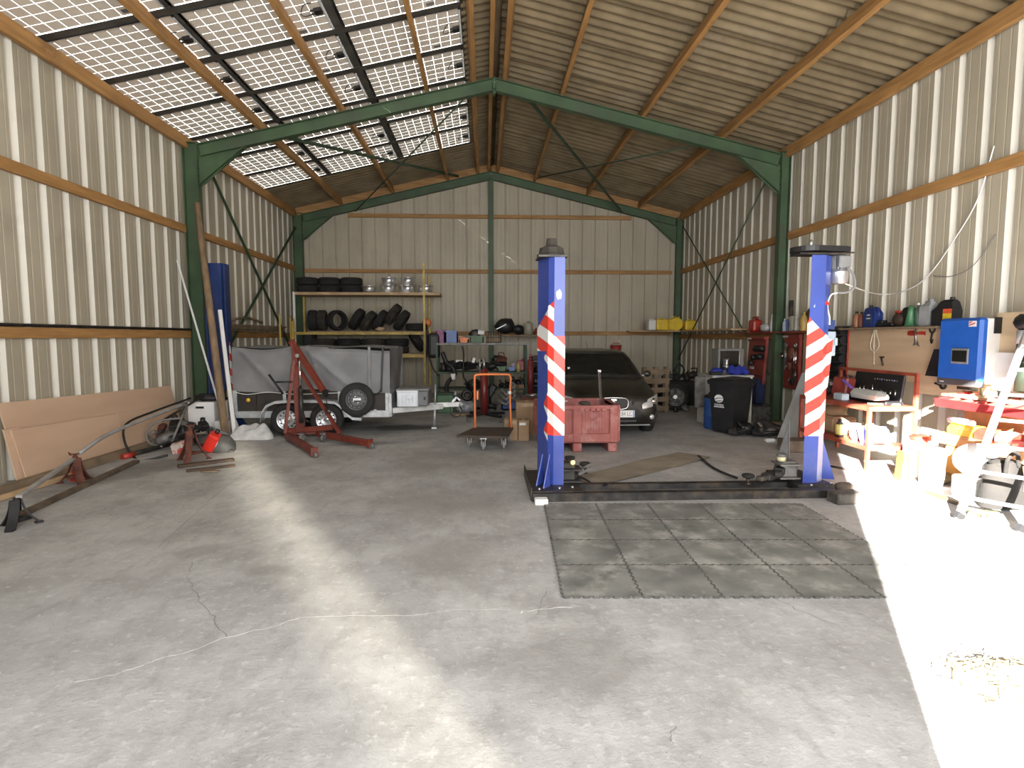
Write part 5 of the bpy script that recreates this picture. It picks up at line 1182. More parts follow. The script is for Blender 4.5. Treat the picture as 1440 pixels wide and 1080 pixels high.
b = B(); b.ell((0, 0, .1), (.13, .1, .12), 2, .2, seed=3); b.tube([(-.08, 0, .16), (-.06, 0, .28), (.05, 0, .28), (.08, 0, .16)], .015); one('rusty_tool', b, RUST, at(705, ZM + .17, GY0 + .3), 'rusty red tool with loop handle above the small green crate', 'tool')
b = B(); b.box((0, 0, .13), (.19, .14, .26), bev=.03); b.cyl((.05, 0, .26), (.05, 0, .31), .03); one('red_jug', b, mat('faded_red_jug', (.38, .10, .12), .5), at(732, ZM, GY0 + .34), 'faded red jug at the right end of the middle green shelf', 'jug')
b = B(); b.lathe([(0, 0), (.05, 0), (.05, .15), (.02, .19), (.02, .22), (0, .22)]); one('yellow_bottle', b, mat('mustard_plastic', (.45, .34, .12), .5), at(729, ZM, GY0 + .05), 'mustard bottle in front of the faded red jug', 'bottle')
b = B(); b.lathe([(0, 0), (.06, 0), (.06, .16), (.03, .2), (0, .2)]); one('lilac_bottle', b, mat('lilac_plastic', (.42, .34, .42), .5), at(722, ZM + .02, GY0 + .36), 'pale lilac bottle beside the faded red jug', 'bottle')
# drawers, crate, boxes
dw = thing('drawer_unit', 'small wooden drawer unit low in the green shelving', 'drawers', at(728, ZB, GY0 + .05))
DZ0, DH_ = .0, (aY(728, 541, GY0).z - ZB) / 3
b = B(); b.box((0, .12, DH_ * 1.5), (.31, .26, DH_ * 3)); b.obj('carcass', OLDWOOD, dw)
for k in range(3):
    b = B(); b.box((0, -.015, DH_ * (k + .5)), (.29, .02, DH_ * .86), bev=.004); d_ = b.obj('drawer_front', mat('honey_wood', (.36, .22, .11), .6, 0, .15, 4), dw)
    b = B(); b.box((0, -.03, DH_ * (k + .62)), (.05, .012, .015)); b.obj('pull', BLACK, d_)
b = B(); rn = random.Random(1)
crate('deep_blue_crate', 705, 733, 565, .02, mat('strong_blue_plastic', (.03, .09, .30), .45), 'deep blue crate on the floor under the green shelving', 12.9, .4)
# transmission jack
tj = thing('gearbox_jack', 'red gearbox jack on a black wheeled base behind the orange trolley', 'jack', (-.03, 11.25, 0))
def jw(): return Wb(tj)
b = jw(); b.cyl((-.02, 11.25, .12), (-.02, 11.25, 1.02), .075); b.obj('cylinder', mat('deep_red_paint', (.14, .014, .012), .4), tj)
b = jw(); b.cyl((-.02, 11.25, 1.0), (-.02, 11.25, 1.22), .03); b.obj('ram', STEEL, tj)
b = jw(); b.cyl((-.10, 11.17, .95), (-.10, 11.17, 1.22), .018); b.obj('guide_rod', STEEL, tj)
for x, y in ((-.36, 11.05), (.30, 10.9), (.38, 11.5), (-.3, 11.6)):
    b = jw(); b.bar((-.02, 11.25, .13), (x, y, .11), .06, .05); b.obj('foot', BLACK, tj)
    b = jw(); b.cyl((x - .015, y, .05), (x + .015, y, .05), .05); b.obj('caster', CAST, tj)
# black engine on the floor behind jack, hoses, clear bag, green toolbox
b = B(); b.box((0, 0, .35), (.46, .40, .50), bev=.06); b.ell((-.15, -.1, .62), (.16, .14, .14), 2, .15); b.lathe([(.05, 0), (.12, 0), (.13, .05), (.05, .05)], (-.28, -.24, .42), (0, -1, 0), 20, close=True); b.box((.22, -.05, .5), (.16, .24, .30), rot=(0, .5, .1), bev=.03); b.cyl((.1, -.2, .2), (.34, -.22, .16), .06); b.box((0, 0, .05), (.4, .3, .1))
one('engine_block', b, mat('oily_engine', (.02, .019, .018), .45, .3, .4, 10), (-.10, 12.3, 0), 'oily black engine standing behind the red gearbox jack', 'engine')
b = B()
for k in range(3): b.tube([(.05 * k, -.2, .3 + .12 * k), (.2, -.25, .2 + .1 * k), (.32, -.2, .4 + .1 * k)], .035); b.lathe([(.03, 0), (.08, 0), (.08, .04), (.03, .04)], (.32, -.2, .4 + .1 * k), (.4, -1, .1), 14, close=True)
one('exhaust_manifold', b, CAST, (.25, 12.2, 0.02), 'grey exhaust manifold leaning at right side of the oily engine', 'engine part')
hose('wiring_loom', [at(622, 1.30, 13.3), at(628, 1.05, 13.3), at(636, .95, 13.2), at(639, .78, 13.2), at(630, .62, 13.1), at(627, .45, 13.0), at(634, .33, 12.9), at(645, .25, 12.8)], .05, BLACK, 'thick black wiring loom hanging down the left of the green shelving', 'cable')
hose('black_strap', [at(603, 1.2, 13.4), at(608, .95, 13.3), at(616, .75, 13.3)], .02, BLACK, 'thin black strap hanging beside the seat back', 'strap')
hose('hanging_strap', [at(650, ZT - .06, GY0 - .05), at(652, ZT - .25, GY0 - .06), at(651, ZM - .06, GY0 - .06), at(655, ZM - .22, GY0 - .06), at(653, ZM - .3, GY0 - .06)], .02, BLACK, 'black strap hanging from the top green shelf', 'strap')
for k, (pz, lab) in enumerate(((.74, 'upper white wrap on the hanging wiring loom'), (.34, 'lower white wrap on the hanging wiring loom'))):
    b = B(); b.cyl((0, 0, -.07), (0, 0, .07), .055); one('white_wrap', b, WHITEP, at(637 + k, pz, 13.15 - .2 * k), lab, 'wrap')
b = B(); b.ell((0, 0, .16), (.24, .18, .16), 3, .10, seed=6); one('clear_bag', b, mat('clear_plastic_bag', (.30, .31, .34), .3, 0, .3, 12, .4, 30), (aY(656, 500, 12.6).x, 12.2, .0), 'cloudy plastic bag of parts on the floor left of the gearbox jack', 'bag')
gb = thing('green_toolbox', 'green metal toolbox on the floor behind the trailer coupling', 'toolbox', (aY(626, 500, 12.5).x, 12.5, 0))
b = B(); b.box((0, 0, .20), (.36, .30, .40), bev=.015); b.obj('body', mat('green_box_paint', (.07, .16, .075), .5, 0, .15), gb)
b = B(); b.box((0, 0, .415), (.38, .32, .05), bev=.015); b.obj('lid', GREEND, gb)
bar_thing('wood_offcut', (-.62, 11.9, .38), (-.30, 11.9, .38), .2, .03, CARD, 'pale board on the floor behind the trailer coupling', 'board'); bpy.data.objects['wood_offcut'].location.z = .03
# bench with tray
bn = thing('steel_bench', 'low grey steel bench with rusty top behind the left lift post', 'bench', (1.02, 12.2, 0))
bx0, bx1 = aY(734, 560, 11.9).x, aY(758, 560, 11.9).x; bz = aY(745, 560, 11.9).z
b = Wb(bn); b.box(((bx0 + bx1) / 2, 12.2, bz), (bx1 - bx0, .7, .04)); b.obj('top', CAST, bn)
for x in (bx0 + .04, bx1 - .04):
    for y in (11.9, 12.5):
        b = Wb(bn); b.box((x, y, bz / 2), (.05, .05, bz)); b.obj('leg', DSTEEL, bn)
b = Wb(bn); b.bar((bx0 - .02, 11.84, bz), (bx1, 11.84, bz), .02, .07); b.obj('apron', RUST, bn)
b = B(); b.lathe([(.10, 0), (.12, 0), (.14, .05), (.12, .05)], close=True, seg=20); one('steel_pan', b, STEEL, (1.0, 12.0, bz + .025), 'round steel pan lying on the grey bench behind the lift post', 'pan')
b = B(); b.cyl((0, 0, 0), (0, 0, .80), .07); b.cyl((0, 0, .80), (0, 0, .88), .05, .025); b.cyl((0, 0, .88), (0, 0, .95), .03); b.box((.02, -.03, .92), (.10, .03, .03)); one('fire_extinguisher', b, mat('dull_red_cylinder', (.22, .03, .03), .45, 0, .15), (aY(746, 520, 13.3).x, 13.3, .38), 'slim dull red gas cylinder standing left of the lift post', 'cylinder'); bpy.data.objects['fire_extinguisher'].name = 'gas_cylinder'
bpy.data.objects['gas_cylinder'].location.z = .30
b = B(); b.box((0, 0, .15), (.3, .3, .30)); one('wooden_stand', b, OLDWOOD, (aY(746, 520, 13.3).x, 13.3, 0), 'old wooden block under the slim red gas cylinder', 'block')
pb = thing('parts_cabinet', 'black open parts cabinet partly hidden by the left lift post', 'cabinet', (aY(765, 520, 13.9).x, 14.0, 0))
for k in range(3):
    b = B(); b.box((0, 0, .46 + .30 * k), (.55, .34, .03)); b.obj('shelf', GREY, pb)
b = B(); b.box((-.27, 0, .6), (.02, .34, 1.2)); b.box((.27, 0, .6), (.02, .34, 1.2)); b.box((0, .17, .6), (.55, .02, 1.2)); b.obj('carcass', BLACK, pb)
parts_heap(762, .48, 13.85, 3, 16, 'dark part in the black parts cabinet lower shelf, %s from the left', 41, 'parts in the black cabinet')
parts_heap(762, .78, 13.85, 3, 16, 'dark part in the black parts cabinet upper shelf, %s from the left', 42, 'parts in the black cabinet')
# cardboard boxes
for x0, x1, y, z, h, d, lab, nm in ((726, 758, 9.6, 0, .54, .35, 'large plain cardboard box standing behind the smaller boxes by the lift', 'cardboard_box'), (729, 744, 8.95, 0, .33, .25, 'small cardboard box with white label on the floor by the red crate', 'cardboard_box'), (717, 728, 8.98, 0, .34, .22, 'narrow cardboard box standing beside the trolley', 'cardboard_box'), (709, 716, 9.3, 0, .30, .2, 'half hidden cardboard box right behind the trolley handle', 'cardboard_box')):
    a, c = aY(x0, 600, y).x, aY(x1, 600, y).x
    t = thing(nm, lab, 'box', ((a + c) / 2, y + d / 2, z), .0)
    b = B(); b.box((0, 0, h / 2), (c - a, d, h), bev=.004); b.obj('carton', CARD, t)
    b = B(); b.box((0, -d / 2 - .001, h - .05), ((c - a) * .6, .003, .05)); b.box((-(c - a) * .0, 0, h + .001), (.05, d, .002)); b.obj('packing_tape', mat('tan_tape', (.42, .30, .18), .4), t)
    if 'white label' in lab:
        b = B(); b.box((-.02, -d / 2 - .002, h * .82), (.10, .002, .04)); b.obj('address_label', WHITEP, t)
# --- red bucket on the back wall, shelf with yellow cans
b = B(); b.lathe([(.0, 0), (.13, 0), (.17, .26), (.165, .26), (.125, .02), (0, .02)], seg=20); b.tube([(-.17, 0, .24), (-.1, -.05, .32), (.1, -.05, .32), (.17, 0, .24)], .008)
one('red_bucket', b, mat('red_bucket_plastic', (.36, .035, .03), .5), aY(866, 498, 16.6), 'red bucket hanging on the back wall above the car roof', 'bucket')
q0, q1 = aY(884, 467, 16.5), aX(1052, 470, XR - .2)
zs = 1.80
b = B(); b.prism([(q0.x, 16.78, 0), (q0.x, 16.45, 0), (XR - .42, 15.6, 0), (XR - .42, 12.3, 0), (XR - .02, 12.3, 0), (XR - .02, 16.78, 0)], (0, 0, .04)); one('corner_shelf', b, PALEWOOD, (0, 0, zs), 'pale plank shelf running round the back right corner below the yellow cans', 'shelf')
for px0, px1, py, m, lab, Y in ((910, 921, 450, WHITE, 'white square can beside the yellow jerrycans', 15.85), (921, 938, 449, YEL, 'yellow box can next to the white one on the corner shelf', 15.85), (938, 960, 447, YEL, 'round topped yellow jerrycan in the middle of the corner shelf', 15.8), (961, 978, 451, YEL, 'yellow jerrycan at the right end on the corner shelf', 15.7)):
    a, c = aY(px0, 460, Y).x, aY(px1, 460, Y).x; h = aY(px0, py, Y).z - zs - .04
    t = thing('jerrycan', lab, 'can', ((a + c) / 2, Y, zs + .04), 0, 'cans on the corner shelf'); w = (c - a) * .95
    b = B()
    if 'round' in lab: b.cyl((0, -.16, h / 2), (0, .16, h / 2), h / 2, seg=24); b.box((-.08, 0, h * .45), (w * .7, .30, h * .9), bev=.03)
    else: b.box((0, 0, h / 2), (w, .30, h), bev=.03, seg=2)
    b.obj('can_body', m, t); b = B(); b.cyl((w * .25, 0, h), (w * .25, 0, h + .03), .03); b.tube([(-w * .3, 0, h - .01), (-w * .2, 0, h + .03), (w * .05, 0, h + .03), (w * .12, 0, h - .01)], .012); b.obj('cap_and_handle', m, t)
# ================================================================== right side of the barn
def wx(px, py, X=XR - .03): return aX(px, py, X)
# pallet standing behind the car
pa = thing('wooden_pallet', 'grey wooden pallet standing on end behind the car on its right', 'pallet', (3.72, 12.15, 0), .25)
for k in range(5):
    b = B(); b.box((0, 0, .10 + .20 * k), (.62, .02, .11)); b.obj('slat', OLDWOOD, pa)
for k in range(3):
    b = B(); b.box((-.27 + .27 * k, .07, .5), (.08, .10, 1.0)); b.obj('bearer', OLDWOOD, pa)
# wheels and scrap by the back right column
p = aY(949, 556, 12.6)
wh = thing('loose_wheel', 'wheel with five spoke rim standing against the scrap by the back right column', 'wheel', (p.x, 12.6, .31), -.2)
wheel_parts(wh, (0, 0, 0), (0, -1, 0), .31, .2, .20, world=False, rim_m=CAST, holes=0)
b = B()
for k in range(5):
    a = 2 * PI * k / 5 + .3; b.bar((.03 * math.cos(a), -.07, .03 * math.sin(a)), (.18 * math.cos(a), -.075, .18 * math.sin(a)), .05, .02, up=(0, 1, 0))
b.obj('spokes', DSTEEL, wh); b = B(); b.cyl((0, -.085, 0), (0, -.05, 0), .045); b.obj('hub', ALU, wh)
tyre('tyre lying under the loose wheel by the back right column', (p.x + .02, 13.06, .10), None, .31, .2)
tyre('tyre standing edge on behind the wooden pallet', (3.93, 13.4, .31), (0, PI / 2, .5), .31, .2)
tyre('dark tyre standing between the pallet and the loose wheel', (4.02, 12.80, .29), (0, PI / 2, .9), .28, .19)
rn = random.Random(12)
b = B(); b.box((0, 0, .30), (.7, .42, .60), bev=.02); one('black_crate', b, BLACK, at(955, 0, 13.62), 'black crate under the suspension parts by the back right column', 'crate')
parts_heap(955, .60, 13.62, 6, 36, 'suspension part heaped above the loose wheel, %s from left', 51, 'suspension parts by the back right column')
parts_heap(945, .02, 12.2, 4, 40, 'scrap part on the floor below the loose wheel, %s from left', 52, 'scrap below the loose wheel')
hose('scrap_cable', [aY(948, 520, 13.6), aY(955, 512, 13.6), aY(962, 520, 13.6), aY(958, 530, 13.5), aY(968, 522, 13.6)], .02, BLACK, 'black cable curled over the heap of suspension parts')
# white worktop unit and what stands on it
wu = thing('white_unit', 'battered white kitchen unit behind the wheelie bin', 'cabinet', (4.75, 10.6, 0))
def ww(): return Wb(wu)
ux0, ux1 = 4.18, 4.93; uy0, uy1, uz = 10.25, 10.95, .93
b = ww(); b.box((ux0 + .02, (uy0 + uy1) / 2, uz / 2), (.03, uy1 - uy0, uz)); b.box((ux1 - .02, (uy0 + uy1) / 2, uz / 2), (.03, uy1 - uy0, uz)); b.box(((ux0 + ux1) / 2, uy1, uz / 2), (ux1 - ux0, .02, uz)); b.obj('carcass', mat('stained_white_board', (.52, .51, .47), .6, 0, .1, 3, dirt=(.34, .31, .26), dscale=2.5, dlo=.5, dhi=.75), wu)
b = ww(); b.box(((ux0 + .20), uy0 - .01, uz - .22), (.38, .02, .42)); b.obj('front_panel', mat('chalky_white', (.60, .62, .62), .6, 0, .08), wu)
b = ww(); b.box((ux1 - .18, uy0 - .01, uz / 2 + .02), (.34, .02, uz - .06)); b.obj('door', mat('yellowed_white', (.58, .55, .46), .6, 0, .1, 3, dirt=(.40, .36, .28), dscale=3), wu)
b = ww(); b.box(((ux0 + ux1) / 2, (uy0 + uy1) / 2, uz), (ux1 - ux0 + .03, uy1 - uy0 + .04, .035)); b.obj('worktop', mat('grey_worktop', (.40, .40, .38), .6, 0, .1), wu)
bl = thing('toaster_oven', 'small oven with glass door standing on the white unit behind the bin', 'oven', (4.66, 10.74, uz + .02))
b = B(); b.box((0, .0, .24), (.50, .34, .48), bev=.015); b.obj('body', GREY, bl)
b = B(); b.box((-.02, -.175, .26), (.40, .012, .36)); b.obj('glass_door', GLASSD, bl)
b = B(); b.box((.16, -.19, .28), (.018, .02, .34)); b.obj('handle', CHROME, bl)
b = B(); b.lathe([(0, 0), (.05, 0), (.05, .06), (.03, .08), (.045, .14), (.045, .2), (0, .2)], (-.10, -.20, .10)); b.obj('jar', STEEL, bl)
b = B(); b.grid(lambda u, v: ((u - .5) * .42 * (1 - .35 * v), -.16 + .25 * (u - .5) ** 2 + .1 * v, .02 + .14 * v + .02 * math.sin(u * 14)), 14, 6); b.box((0, 0, .07), (.34, .2, .13), bev=.04, rot=(.1, 0, 0)); one('blue_cloth', b, mat('royal_blue_cloth', (.02, .035, .32), .7, 0, .15, 6), (4.70, 10.42, uz + .02), 'royal blue cloth bundle in front of the small oven', 'cloth')
b = B(); b.ell((0, 0, .06), (.12, .09, .07), 2, .1, seed=3); one('blue_ball_of_cloth', b, MATS['royal_blue_cloth'], (4.36, 10.5, uz + .02), 'round blue bundle on the left of the white unit', 'cloth'); bpy.data.objects['blue_ball_of_cloth'].name = 'blue_bundle'
b = B(); b.box((0, 0, .03), (.22, .12, .06), bev=.01); one('black_tray', b, BLACK, (4.27, 10.34, uz + .02), 'small black tray at the left end of the white unit', 'tray')
b = B(); b.lathe([(.14, 0), (.26, .01), (.27, .03), (.20, .05), (0, .06)], seg=26); one('grey_lid', b, GREY, (4.55, 9.98, .84), 'round grey lid propped behind the wheelie bin', 'lid'); bpy.data.objects['grey_lid'].name = 'grey_dish'
bpy.data.objects['grey_dish'].rotation_euler = (0.25, 0, 0)
dr = thing('blue_drum', 'blue plastic drum standing left of the wheelie bin', 'drum', (4.12, 10.05, 0))
b = B(); b.lathe([(0, 0), (.14, 0), (.155, .03), (.155, .22), (.165, .24), (.155, .26), (.155, .5), (.15, .55), (0, .56)]); b.obj('body', mat('drum_blue', (.02, .075, .26), .45, 0, .12), dr)
b = B(); b.ell((0, 0, .60), (.15, .13, .07), 2, .3, seed=7); b.obj('rubbish_on_top', DUSTRUB, dr)
b = B(); b.ell((0, 0, 0), (.06, .05, .08), 2, .2, seed=2); one('orange_glove', b, mat('tan_glove', (.42, .22, .11), .8), (4.24, 9.90, .60), 'tan glove on top of the blue drum', 'glove'); bpy.data.objects['orange_glove'].name = 'tan_glove'
bpy.data.objects['tan_glove'].location.z = .66
bar_thing('grey_plank', (4.10, 10.6, .0 + .32), (4.09, 10.6, .90), .04, .28, CAST, 'grey board standing at the left of the white unit', 'board'); bpy.data.objects['grey_plank'].location.x = 4.12
# wheelie bin
wb = thing('wheelie_bin', 'black wheelie bin with a white emblem standing in front of the white unit', 'bin', (4.24, 9.60, 0), -1.0)
BINM = mat('bin_charcoal', (.018, .018, .02), .45, 0, .2, 5)
def br(z, w, d, y0=0): return [(-w / 2, -d / 2 + y0, z), (w / 2, -d / 2 + y0, z), (w / 2, d / 2 + y0, z), (-w / 2, d / 2 + y0, z)]
b = B(); b.loft([br(.02, .38, .40), br(.06, .40, .42), br(.78, .48, .52), br(.86, .49, .54)], smooth=False); b.obj('body', BINM, wb)
b = B(); b.loft([br(.84, .53, .57), br(.88, .54, .58)], smooth=False); b.obj('rim', BINM, wb)
b = B(); b.loft([br(.88, .55, .59), br(.905, .55, .59), br(.94, .46, .48), br(.955, .30, .30)], smooth=False); b.box((0, .27, .93), (.40, .05, .05), bev=.015); b.obj('lid', BINM, wb)
for x in (-.16, .16):
    b = B(); b.box((x, -.245, .62), (.04, .03, .30), bev=.012); b.obj('front_ridge', BINM, wb) if False else b.bm.free()
for x in (-.20, .20):
    b = B(); b.cyl((x - .02, .22, .09), (x + .02, .22, .09), .09, seg=20); b.obj('wheel', RUBBER, wb)
slope_ = math.atan((.26 - .21) / .72)
ML = Matrix.Translation((-.06, -.2475, .60)) @ Matrix.Rotation(PI / 2 - -slope_, 4, 'X')
EMB = mat('emblem_white', (.72, .73, .74), .5, 0, .02)
b = B(); q = [(.085 * math.cos(a), .068 * math.sin(a), 0) for a in [k * 2 * PI / 28 for k in range(28)]]
b.prism([p for p in q], (0, 0, .002)); em = b.obj('emblem', EMB, wb); em.matrix_local = ML
b = B(); b.prism([(-.085, -.012, 0), (-.03, .012, 0), (.085, .016, 0), (.085, .008, 0), (-.02, .0, 0), (-.07, -.022, 0)], (0, 0, .001)); b.prism([(-.06, -.045, 0), (.02, -.03, 0), (.075, -.032, 0), (.03, -.044, 0), (-.04, -.055, 0)], (0, 0, .001)); o = b.obj('emblem_waves', BINM, em); o.matrix_local = Matrix.Translation((0, 0, .002))
tx = textmesh('compa', .08, 'emblem_lettering', EMB, wb, ML @ Matrix.Translation((0, -.105, .001)) @ Matrix.Diagonal((.85, 1, 1, 1)))
b = B(); b.box((0, -.145, 0), (.20, .014, .002)); o = b.obj('emblem_line', EMB, wb); o.matrix_local = ML
# dark blue case below the tool panel
b = B(); b.box((0, 0, .26), (.18, .75, .52), bev=.04); one('blue_case', b, mat('navy_fabric', (.012, .022, .075), .7), (5.52, 11.45, .30), 'navy blue case standing against the right wall under the red tool panel', 'case')
bar_thing('grey_strut', aX(1056, 541, 5.62), aX(1083, 582, 5.56), .05, .04, CAST, 'grey strut slanting down under the red tool panel', 'strut')
bar_thing('floor_slab', (5.1, 11.2, .14), (5.75, 11.4, .14), .9, .28, CAST, 'low grey slab under the navy blue case', 'slab')
# red tool panels on the wall
def tool_panel(lab, y0, y1, z0, z1, tilt, X=XR - .10):
    t = thing('tool_panel', lab, 'tool panel', (X, (y0 + y1) / 2, z0))
    L_, h = y1 - y0, z1 - z0
    b = B(); b.box((0, 0, h / 2), (.02, L_, h), rot=(0, tilt, 0), bev=.004); b.box((-.03, 0, h - .03), (.06, L_, .05)); b.box((-.02, -L_ / 2, h / 2), (.05, .015, h), rot=(0, tilt, 0)); b.obj('back_plate', DRED, t)
    b = B(); b.box((-.062, L_ * .30, h - .04), (.004, .18, .035)); b.obj('nameplate', LGREY, t); return t, L_, h
t1, L_, h = tool_panel('dark red tool panel with black holders on the right wall above the navy case', 10.97, 11.75, .72, 1.66, .06, 5.54)
for i, (y, z, r_) in enumerate(((-.05, .70, .06), (-.18, .70, .06), (-.30, .70, .06), (.05, .52, .055), (-.22, .54, .06), (.14, .40, .05))):
    b = B(); b.lathe([(0, -.05), (r_, -.05), (r_ * 1.05, 0), (r_, .05), (0, .05)], (-.05, y, z), (-1, 0, 0), 14); b.obj('holder', BLACK, t1)
b = B(); b.box((-.03, .15, .30), (.01, .16, .05)); b.obj('sticker', LGREY, t1)
b = B(); b.box((-.03, .0, .15), (.012, .5, .02)); b.obj('slot', BLACK, t1)
b = B(); b.box((0, 0, .06), (.03, .06, .20), bev=.01); b.lathe([(.05, 0), (.085, 0), (.085, .03), (.05, .03)], (0, 0, -.14), (-1, 0, 0), 16, close=True); one('angle_grinder', b, DSTEEL, aX(1057, 508, XR - .22), 'angle grinder with pale green handle hanging at the left of the red tool panel', 'grinder')
t2, L_, h = tool_panel('dark red tool panel with hanging spanners on the right wall beside the green column', 10.05, 10.62, .68, 1.70, .0)
for y, z, l_, m in ((.18, .62, .42, STEEL), (.14, .60, .36, STEEL), (-.14, .60, .5, CHROME), (-.20, .62, .52, CHROME)):
    b = B(); b.cyl((-.05, y, z + .2), (-.05, y, z + .2 - l_), .012); b.lathe([(.012, -.008), (.026, -.008), (.026, .008), (.012, .008)], (-.05, y, z + .22), (1, 0, 0), 12, close=True); b.lathe([(.012, -.008), (.03, -.008), (.03, .008), (.012, .008)], (-.05, y, z + .18 - l_), (1, 0, 0), 12, close=True); one('spanner', b, m, V(t2.location) + V((-.0, 0, 0)), ('long spanner hanging second on the red panel by the green column', 'spanner hanging first on the red panel by the green column', 'bright long spanner hanging third on the red panel', 'brightest spanner hanging last on the red panel')[(y < .15) + (y < 0) + (y < -.15) if False else [.18, .14, -.14, -.20].index(y)], 'spanner', None, 'spanners on the red tool panel')
b = B(); b.ell((-.06, -.02, .66), (.05, .11, .14), 2, .15, seed=4); b.cyl((-.06, -.02, .5), (-.06, -.02, .36), .04); one('rusty_clamp', b, RUST, t2.location, 'rusty clamp hanging between the spanners on the red tool panel', 'clamp')
b = B(); b.box((-.02, .02, .16), (.006, .12, .06)); b.obj('white_label', LGREY, t2)
b = B(); b.tube([(-.04, .24, .62), (-.10, .24, .66), (-.12, .20, .60), (-.1, .16, .62)], .014); one('chrome_hook', b, CHROME, t2.location, 'chrome hook at the left edge of the red spanner panel', 'hook')
b = B(); b.lathe([(.03, 0), (.06, 0), (.06, .03), (.03, .03)], (-.05, -.10, .14), (-1, 0, 0), 16, close=True); b.box((-.05, -.14, .26), (.04, .06, .2)); one('dark_pulley', b, DSTEEL, t2.location, 'dark pulley hanging low on the red spanner panel', 'pulley')
b = B(); b.box((0, 0, 0), (.03, .34, 1.0), bev=.004); one('brown_board', b, CARD, (XR - .10, 9.80, 1.22), 'brown board on the wall just left of the right lift post', 'board')
# things on the girt there
sh = bar_thing('girt_shelf', (XR - .15, 9.5, 1.74), (XR - .15, 12.3, 1.74), .24, .03, DRED, 'dark red shelf plank over the tool panels on the right wall', 'shelf')
zg = 1.757
b = B(); b.box((0, 0, .13), (.20, .26, .26), bev=.05, seg=2); b.cyl((0, -.08, .26), (0, -.08, .32), .03); b.tube([(0, -.05, .26), (0, 0, .31), (0, .09, .31), (0, .12, .25)], .014); one('red_jerrycan', b, RED, (XR - .16, aX(1062, 450, XR - .16).y, zg), 'red plastic jerrycan on the shelf above the holder panel', 'can')
b = B(); b.ell((0, 0, .08), (.10, .15, .085), 2, .12, seed=5); one('pale_bag', b, LGREY, (XR - .16, aX(1077, 457, XR - .16).y, zg), 'pale crumpled bag beside the red jerrycan', 'bag')
b = B(); b.grid(lambda u, v: (.03 * math.cos(u * 6.28), .035 * math.sin(u * 6.28) + .02 * math.sin(v * 5), .34 * v), 10, 8); one('white_tube', b, WHITEP, (XR - .16, aX(1086, 455, XR - .16).y, zg), 'bent white tube standing beside the pale bag', 'tube')
def bottle(label, px, X, z, r, h, m, capm=BLACK, py=460, neck=.35, shape='round', group=None, name='bottle', Y=None):
    Y = Y if Y else aX(px, py, X).y
    t = thing(name, label, 'bottle' if name == 'bottle' else 'can', (X, Y, z), 0, group)
    b = B()
    if shape == 'round': b.lathe([(0, 0), (r * .95, 0), (r, .01), (r, h * .68), (r * neck, h * .86), (r * neck, h * .93), (0, h * .93)], seg=16)
    elif shape == 'can': b.loft([br(0, r * 1.5, r * 2), br(h * .72, r * 1.5, r * 2), br(h * .86, r * .8, r * .9, -r * .3), br(h * .9, r * .6, r * .7, -r * .4)], smooth=False); b.tube([(0, -r * .1, h * .86), (0, r * .5, h * .9), (0, r * .85, h * .7)], r * .18)
    b.obj('body', m, t)
    b = B(); yy = 0 if shape == 'round' else -r * .4
    b.cyl((0, yy, h * .90), (0, yy, h), r * neck * 1.15); b.obj('cap', capm, t); return t
bottle('pale blue spray can on the shelf above the spanner panel, first from the column', 1103, XR - .16, zg, .035, .24, mat('pale_blue_label', (.38, .45, .60), .4), WHITEP)
bottle('blue spray can on the shelf above the spanner panel, second from the column', 1107, XR - .10, zg, .035, .26, BLUP, WHITEP)
bottle('small amber bottle on the shelf above the spanner panel', 1112, XR - .16, zg, .035, .13, mat('amber_glass', (.32, .24, .08), .3), BLACK)
b = B(); b.box((0, 0, .14), (.15, .24, .28), bev=.02); b.box((-.077, .03, .14), (.004, .06, .26)); one('cream_can', b, mat('cream_metal_can', (.50, .48, .42), .4, .2, .15), (XR - .16, aX(1120, 450, XR - .16).y, zg), 'cream rectangular can on the shelf above the spanner panel', 'can')
b = B(); b.box((0, 0, .0), (.06, .07, .30), bev=.01); b.box((-.035, 0, .04), (.01, .04, .16)); one('dark_spray_gun', b, DSTEEL, (XR - .08, aX(1119, 425, XR - .08).y, zg + .45), 'dark tool standing on top of the cream can', 'tool')
bpy.data.objects['dark_spray_gun'].location.z = zg + .42; bpy.data.objects['dark_spray_gun'].location.x = XR - .16
bottle('honey yellow bottle on the shelf just left of the right lift post', 1131, XR - .18, zg, .06, .34, mat('honey_plastic', (.45, .30, .08), .4), MATS['honey_plastic'], 440, .3)
b = B(); b.lathe([(0, -.04), (.20, -.04), (.21, 0), (.20, .04), (0, .04)], (0, 0, .21), (1, 0, .0), 24); one('brown_disc', b, OLDWOOD, (XR - .08, 9.75, zg), 'brown wooden disc standing on the shelf behind the honey bottle', 'disc')
# grey board leaning, block
gl = thing('leaning_board', 'grey faced board with pale edge leaning beside the right lift post', 'board', (4.70, 8.5, 0))
P0, P1, P2, P3 = fl(1089, 625) + V((0, 0, .16)), fl(1122, 623) + V((0, 0, .16)), aX(1146, 527, 5.50), aX(1131, 524, 5.50)
P0 = aY(1090, 624, 8.5); P1 = aY(1123, 623, 8.5); P3 = aY(1128, 524, 9.0); P2 = aY(1158, 527, 9.0)
b = Wb(gl); nn = (P1 - P0).cross(P3 - P0).normalized(); b.prism([P0, P1, P2, P3], nn * -.02); b.obj('grey_face', mat('grey_laminate', (.23, .235, .235), .6, 0, .08, 4), gl)
b = Wb(gl); b.bar(P1 + V((.012, 0, 0)), P2 + V((.012, 0, 0)), .022, .03); b.obj('pale_edge', PALEWOOD, gl)
b = B(); b.box((0, 0, .085), (.38, .30, .17), bev=.01); one('timber_block', b, mat('brown_block', (.16, .12, .085), .8, 0, .3, 5), (4.50, 7.98, 0), 'big brown timber block under the leaning grey board', 'block')
